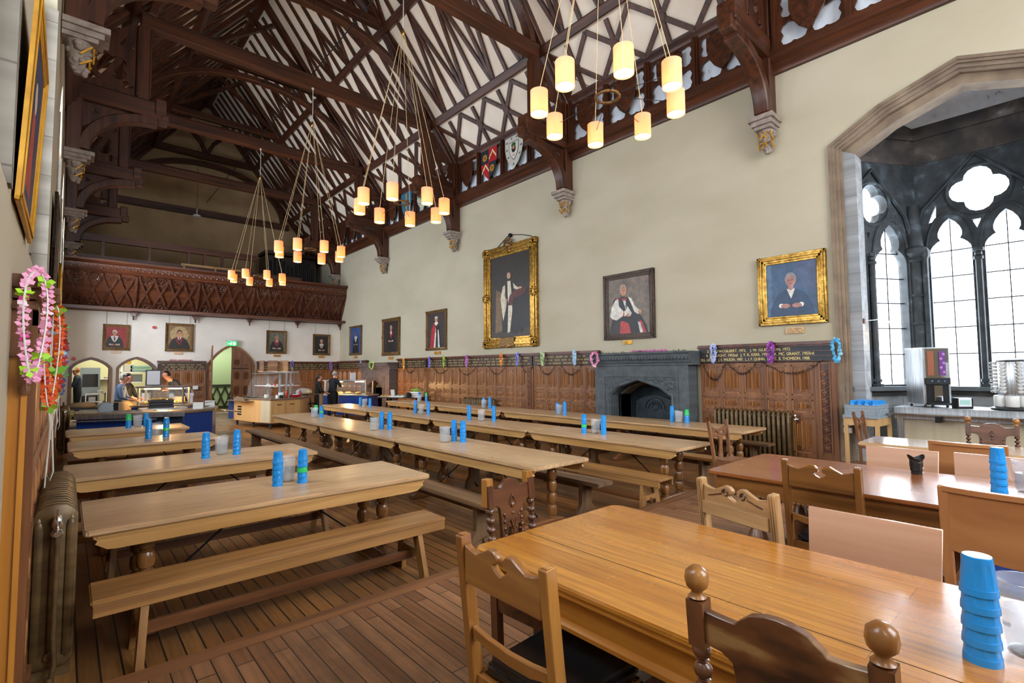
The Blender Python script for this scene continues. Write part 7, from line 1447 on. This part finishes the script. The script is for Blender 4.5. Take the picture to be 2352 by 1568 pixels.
b = MB(); b.lathe([(.09, 0), (.1, .02), (.1, .12), (.06, .17)], n=14); tag(b.build('black_tub', 'black', loc=(8.95, 15.5, .77)), 'rounded black tub beside the white slatted crate', 'tub')
b = MB(); b.box(-.08, -.012, 0, .08, .01, .27); b.k = 1; b.box(-.065, -.016, .015, .065, -.012, .25); o = b.build('menu_card', ['oak_z', 'paper'], loc=(8.8, 16.35, .77)); o.rotation_euler = (radians(-14), 0, radians(-10)); tag(o, 'framed white menu card leaning on the black trestle table', 'sign')
t = thing('food_tray', 'long white tray of small pots on the black trestle table', 'tray', (8.85, 16.05, .77), radians(-62)); b = MB(); b.box(-.3, -.15, 0, .3, .15, .03); b.build('tray', 'white', t); b = MB(); rr = random.Random(3); [b.lathe([(.025, .03), (.03, .06)], (rr.uniform(-.26, .26), rr.uniform(-.12, .12), 0), 8) for _ in range(18)]; b.build('pots', 'mint', t)
t = thing('food_tray', 'tray of yellow bread pieces at the left end of the black trestle table', 'tray', (8.6, 16.5, .77), radians(-62)); b = MB(); b.box(-.25, -.15, 0, .25, .15, .02); b.build('tray', 'steel', t); b = MB(); [b.ball((rr.uniform(-.22, .22), rr.uniform(-.12, .12), .035), .028, 6) for _ in range(28)]; fo = b.build('bread', 'food', t, angle=60); fo['kind'] = 'stuff'
for k, (x, y) in enumerate(((3.55, YF-.1), (3.85, YF-.1), (6.55, YF-.1), (6.85, YF-.1))): b = MB(); b.box(-.09, -.03, 0, .09, .0, .14); tag(b.build('switch_box', 'whiteplastic', loc=(x, y-.03, 1.02)), 'white switch box on the far panelling, %s' % ['left of the doorway, first', 'left of the doorway, second', 'right of the doorway, first', 'right of the doorway, second'][k], 'switch box')
# kitchen seen through the arches
t = thing('kitchen_shelving', 'steel kitchen shelving seen through the right serving arch', 'shelving', (2.3, 25.2, 0)); 
for z in (.3, .85, 1.3, 1.7): b = MB(); b.box(-.7, -.25, z, .7, .25, z+.03); b.build('shelf', 'steel', t)
 
for x in (-.68, .68):
    for y in (-.23, .23): b = MB(); b.box(x-.02, y-.02, 0, x+.02, y+.02, 1.95); b.build('upright', 'steel', t)
for k, (x, z, w, h, m, l) in enumerate(((2.3, 1.73, .8, .12, 'mint', 'lower mint green tray crate on the top kitchen shelf'), (2.3, 1.86, .8, .12, 'mint', 'upper mint green tray crate on the top kitchen shelf'), (1.85, 1.73, .3, .32, 'white', 'white box on the left of the top kitchen shelf'), (1.75, 2.05, .35, .14, 'yellow', 'yellow box on top of the white one in the kitchen'), (2.05, 1.33, .5, .3, 'greyplastic', 'dark grey oven box on the middle kitchen shelf'), (2.55, .88, .5, .12, 'black', 'black pan on the lower kitchen shelf'), (2.85, .88, .3, .1, 'red', 'red dish beside the black pan in the kitchen'))):
    b = MB(); b.box(-w/2, -.2, 0, w/2, .2, h)
    if m == 'mint': [b.box(-w/2+.05+i*.12, -.21, .03, -w/2+.12+i*.12, -.2, h-.03) for i in range(6)]
    tag(b.build('storage_box', m, loc=(x, 25.2, z), bevel=.008), l, 'box', 'boxes on the kitchen shelves')
t = thing('kitchen_oven', 'grey oven stack behind the man in the left serving arch', 'oven', (.72, 26.3, 0)); b = MB(); b.box(-.3, -.3, .1, .3, .3, 1.9); b.build('body', 'greyplastic', t); 
for z in (.3, 1.15): b = MB(); b.box(-.24, -.31, z, .24, -.3, z+.5); b.build('door', 'black', t)
t = thing('wall_shelf', 'pale shelf with pans on the kitchen wall in the left arch', 'shelf', (1.3, 27.05, 1.42)); b = MB(); b.box(-.5, -.15, 0, .5, .15, .03); b.build('shelf_board', 'white', t); 
for x in (-.3, -.05, .25): b = MB(); b.lathe([(.07, 0), (.08, .07)], n=10); tag(b.build('saucepan', 'steel', loc=(1.3+x, 27.05, 1.45)), 'steel pan on the pale kitchen wall shelf, %s' % {-.3: 'first', -.05: 'middle', .25: 'last'}[x], 'pan', 'pans on the kitchen shelf')
t = thing('kitchen_trolley', 'steel trolley with white boxes inside the left serving arch', 'trolley', (.85, 24.6, 0)); b = MB(); [b.box(-.3, -.2, z, .3, .2, z+.03) for z in (.2, .6, .9)]; [b.box(x-.015, y-.015, 0, x+.015, y+.015, .95) for x in (-.28, .28) for y in (-.18, .18)]; b.build('frame', 'steel', t); b = MB(); b.box(-.2, -.12, .63, .0, .12, .8); b.box(.05, -.12, .93, .22, .12, 1.03); b.build('white_box', 'white', t)
b = MB(); b.box(-.3, -.08, 0, .3, .08, .1); tag(b.build('ceiling_light', 'exitw', loc=(.85, 25.6, 2.45)), 'white light fitting glimpsed through the left serving arch', 'light')
b = MB(); b.box(-.4, -.2, 0, .4, .2, .9); tag(b.build('kitchen_cabinet', 'steel', loc=(2.6, 24.2, 0), bevel=.01), 'steel kitchen cabinet just inside the right serving arch', 'cabinet')
# ================================================================ PEOPLE
def person(label, x, y, rz, H, hair, top, legsm, arms, lean=0, head=(0, 0), bun=0, apronm=None, long_hair=False, z=0, glasses=False, fat=1.22):
    """skinned body facing local -Y. arms: for each side (elbow xyz, hand xyz)"""
    t = thing('person', label, 'person', (x, y, z), rz); s = H/1.7
    V = []; E = []; Rr = []; mk = []
    def v(p, r, m, par=None, ry=None):
        g_ = fat if m in (0, 1) else 1; V.append(Vector(p)*s); Rr.append((r*s*g_, (ry or r)*s*g_)); mk.append(m)
        if par is not None: E.append((par, len(V)-1))
        return len(V)-1
    ly = -lean
    L = lambda zz: (ly*max(0, (zz-.95))/.5)
    pel = v((0, 0, .95), .15, 1, None, .11); w = v((0, L(1.12), 1.12), .125, 0, pel, .095); ch = v((0, L(1.3), 1.3), .155, 0, w, .105); nb = v((0, L(1.42), 1.42), .07, 0, ch); hx, hy = head
    nk = v((hx*.4, L(1.5)+hy*.4, 1.49), .05, 2, nb); hb = v((hx*.8, L(1.56)+hy*.8-.02, 1.565), .068, 2, nk, .08); ht = v((hx, L(1.64)+hy-.01, 1.645), .075, 2, hb, .088); v((hx, L(1.68)+hy, 1.685), .055, 2, ht, .065)
    for q, (el, ha) in zip((-1, 1), arms):
        sh = v((q*.175, L(1.38), 1.385), .058, 0, nb); e = v(el, .043, 0, sh); wr = Vector(ha)+(Vector(el)-Vector(ha)).normalized()*.09; wi = v(wr, .026, 2, e); hd = v(ha, .028, 2, wi, .02)
        d = (Vector(ha)-Vector(el)).normalized(); sd = d.cross(Vector((0, 0, 1))).normalized()
        for k in range(4): a = v(Vector(ha)+d*.045+sd*(-.024+.016*k), .0085, 2, hd); v(Vector(ha)+d*(.075-.008*abs(k-1.5))+sd*(-.028+.019*k)+Vector((0, 0, -.018)), .007, 2, a)
        th = v(Vector(ha)+sd*.034*q-d*.01, .009, 2, hd); v(Vector(ha)+sd*.048*q+d*.02+Vector((0, 0, -.01)), .008, 2, th)
    for q in (-1, 1):
        hp = v((q*.09, 0, .88), .095, 1, pel); kn = v((q*.1, -.02, .5), .062, 1, hp); an = v((q*.105, .02, .09), .04, 1, kn); v((q*.11, -.06, .035), .04, 3, an); v((q*.11, -.14, .03), .03, 3, len(V)-1)
    me = bpy.data.meshes.new('body'); me.from_pydata([tuple(p) for p in V], E, []); o = bpy.data.objects.new('body', me); COL.objects.link(o)
    sk = o.modifiers.new('skin', 'SKIN'); sk.use_smooth_shade = True
    for i, r in enumerate(Rr): me.skin_vertices[0].data[i].radius = r
    me.skin_vertices[0].data[0].use_root = True
    sb = o.modifiers.new('sub', 'SUBSURF'); sb.levels = 2; sb.render_levels = 2
    dg = bpy.context.evaluated_depsgraph_get(); m2 = bpy.data.meshes.new_from_object(o.evaluated_get(dg)); bpy.data.objects.remove(o)
    m2.materials.clear()
    for mm in (top, legsm, 'skin', 'black'): m2.materials.append(M[mm])
    for p in m2.polygons:
        c = p.center; bi = min(range(len(V)), key=lambda i: (V[i]-c).length-Rr[i][0]*.9); p.material_index = mk[bi]; p.use_smooth = True
    o = bpy.data.objects.new('body', m2); COL.objects.link(o); o.parent = t
    hc = Vector((hx, L(1.64)+hy, 1.64))*s
    b = MB(); b.T = Matrix.Translation(hc); b.ball((0, .018*s, .022*s), .1*s, 12, (.92, 1.0, .98)) 
    b.T = Matrix.Identity(4); hm = b
    # drop the front-lower part so that the face stays free
    keep = [i for i, f in enumerate(hm.f) if not any(hm.v[k][1]-hc.y < -.02*s and hm.v[k][2]-hc.z < .045*s for k in f) and not all(hm.v[k][2]-hc.z < -.05*s for k in f)]
    hm.f = [hm.f[i] for i in keep]; hm.mi = [hm.mi[i] for i in keep]
    if bun: hm.ball((hc.x, hc.y+.1*s, hc.z+.0*s), .045*s, 8)
    if long_hair: hm.tube([(hc.x, hc.y+.09*s, hc.z+.03*s), (hc.x, hc.y+.14*s, hc.z-.06*s), (hc.x, hc.y+.12*s, hc.z-.2*s), (hc.x, hc.y+.11*s, hc.z-.3*s)], [.035*s, .035*s, .028*s, .012*s], 8)
    hm.build('hair', hair, t, angle=60)
    f = MB(); 
    for q in (-1, 1): f.ball((hc.x+q*.028*s, hc.y-.085*s, hc.z+.0*s), .009*s, 6)
    fe = f.build('eyes', 'black', t); f = MB(); f.ball((hc.x, hc.y-.098*s, hc.z-.028*s), .014*s, 6, (.8, 1, 1.3)); [f.ball((hc.x+q*.076*s, hc.y+.0*s, hc.z-.015*s), .02*s, 6, (.4, .8, 1.3)) for q in (-1, 1)]; f.build('nose_and_ears', 'skin', t, angle=60); f = MB(); f.ball((hc.x, hc.y-.083*s, hc.z-.062*s), .018*s, 6, (1.2, .5, .3)); f.build('mouth', colmat('#a05a50'), t)
    if glasses: f = MB(); [f.tube([(hc.x+q*.03*s+.018*s*cos(a*pi/5), hc.y-.098*s, hc.z+.018*s*sin(a*pi/5)) for a in range(10)], .003, 4, True) for q in (-1, 1)]; f.build('glasses', 'black', t)
    if apronm:
        b = MB(); n = 12; vs = []
        for zz, r, ry in ((1.02, .185, .155), (.9, .21, .18), (.6, .2, .18), (.42, .2, .175)):
            for k in range(n+1): a = -pi*.95+pi*.9*k/n; vs.append((r*1.08*cos(a)*s, (ry*1.12*sin(a)-.01)*s+0, zz*s))
        b.add(vs, [((n+1)*j+k, (n+1)*j+k+1, (n+1)*(j+1)+k+1, (n+1)*(j+1)+k) for j in range(3) for k in range(n)]); b.build('apron', apronm, t, angle=60)
        b = MB(); b.tube([(.19*cos(a*pi/8)*s, .15*sin(a*pi/8)*s, 1.02*s) for a in range(16)], .008, 4, True); b.build('apron_strings', apronm, t)
    return t
A_down = ((-.24, .03, 1.12), (-.22, -.08, .9)), ((.24, .03, 1.12), (.22, -.08, .9))
A_serve = ((-.25, -.12, 1.12), (-.14, -.36, 1.05)), ((.25, -.12, 1.12), (.12, -.4, 1.02))
A_reach = ((-.24, -.15, 1.2), (-.1, -.42, 1.2)), ((.22, -.2, 1.25), (.14, -.5, 1.28))
person('grey-haired person in blue shirt and tan apron standing at the left hot food counter', 1.0, 15.9, radians(75), 1.62, 'hairgrey', 'shirtblue', 'trousers', A_serve, .05, (0, -.04), apronm='apron')
person('dark-haired person half hidden behind the grey-haired one in blue', 1.2, 16.75, radians(60), 1.63, 'hairdark', 'shirtblack', 'trousers', A_serve, .04, apronm='apron')
person('person in black top with grey apron leaning over the left hot food counter', 2.5, 17.0, radians(-70), 1.7, 'hairdark', 'shirtblack', 'trousers', A_reach, .28, (0, -.08), bun=1, apronm='apron', glasses=True)
person('person with ginger hair and dark blue shirt in the left serving arch', .34, 24.9, radians(-95), 1.84, 'hairred', 'shirtnavy', 'trousers', A_serve, .03, (0, -.03))
person('person with dark ponytail in black top standing by the right hot food counter', 6.42, 17.2, radians(75), 1.55, 'hairdark', 'shirtblack', 'trousers', A_serve, .03, (0, -.03), long_hair=True, apronm='apron')
person('person with tied grey hair in black reaching over the right hot food counter', 6.92, 17.2, radians(118), 1.66, 'hairgrey', 'shirtblack', 'trousers', A_reach, .1, (0, -.03), bun=1, apronm='trousers')
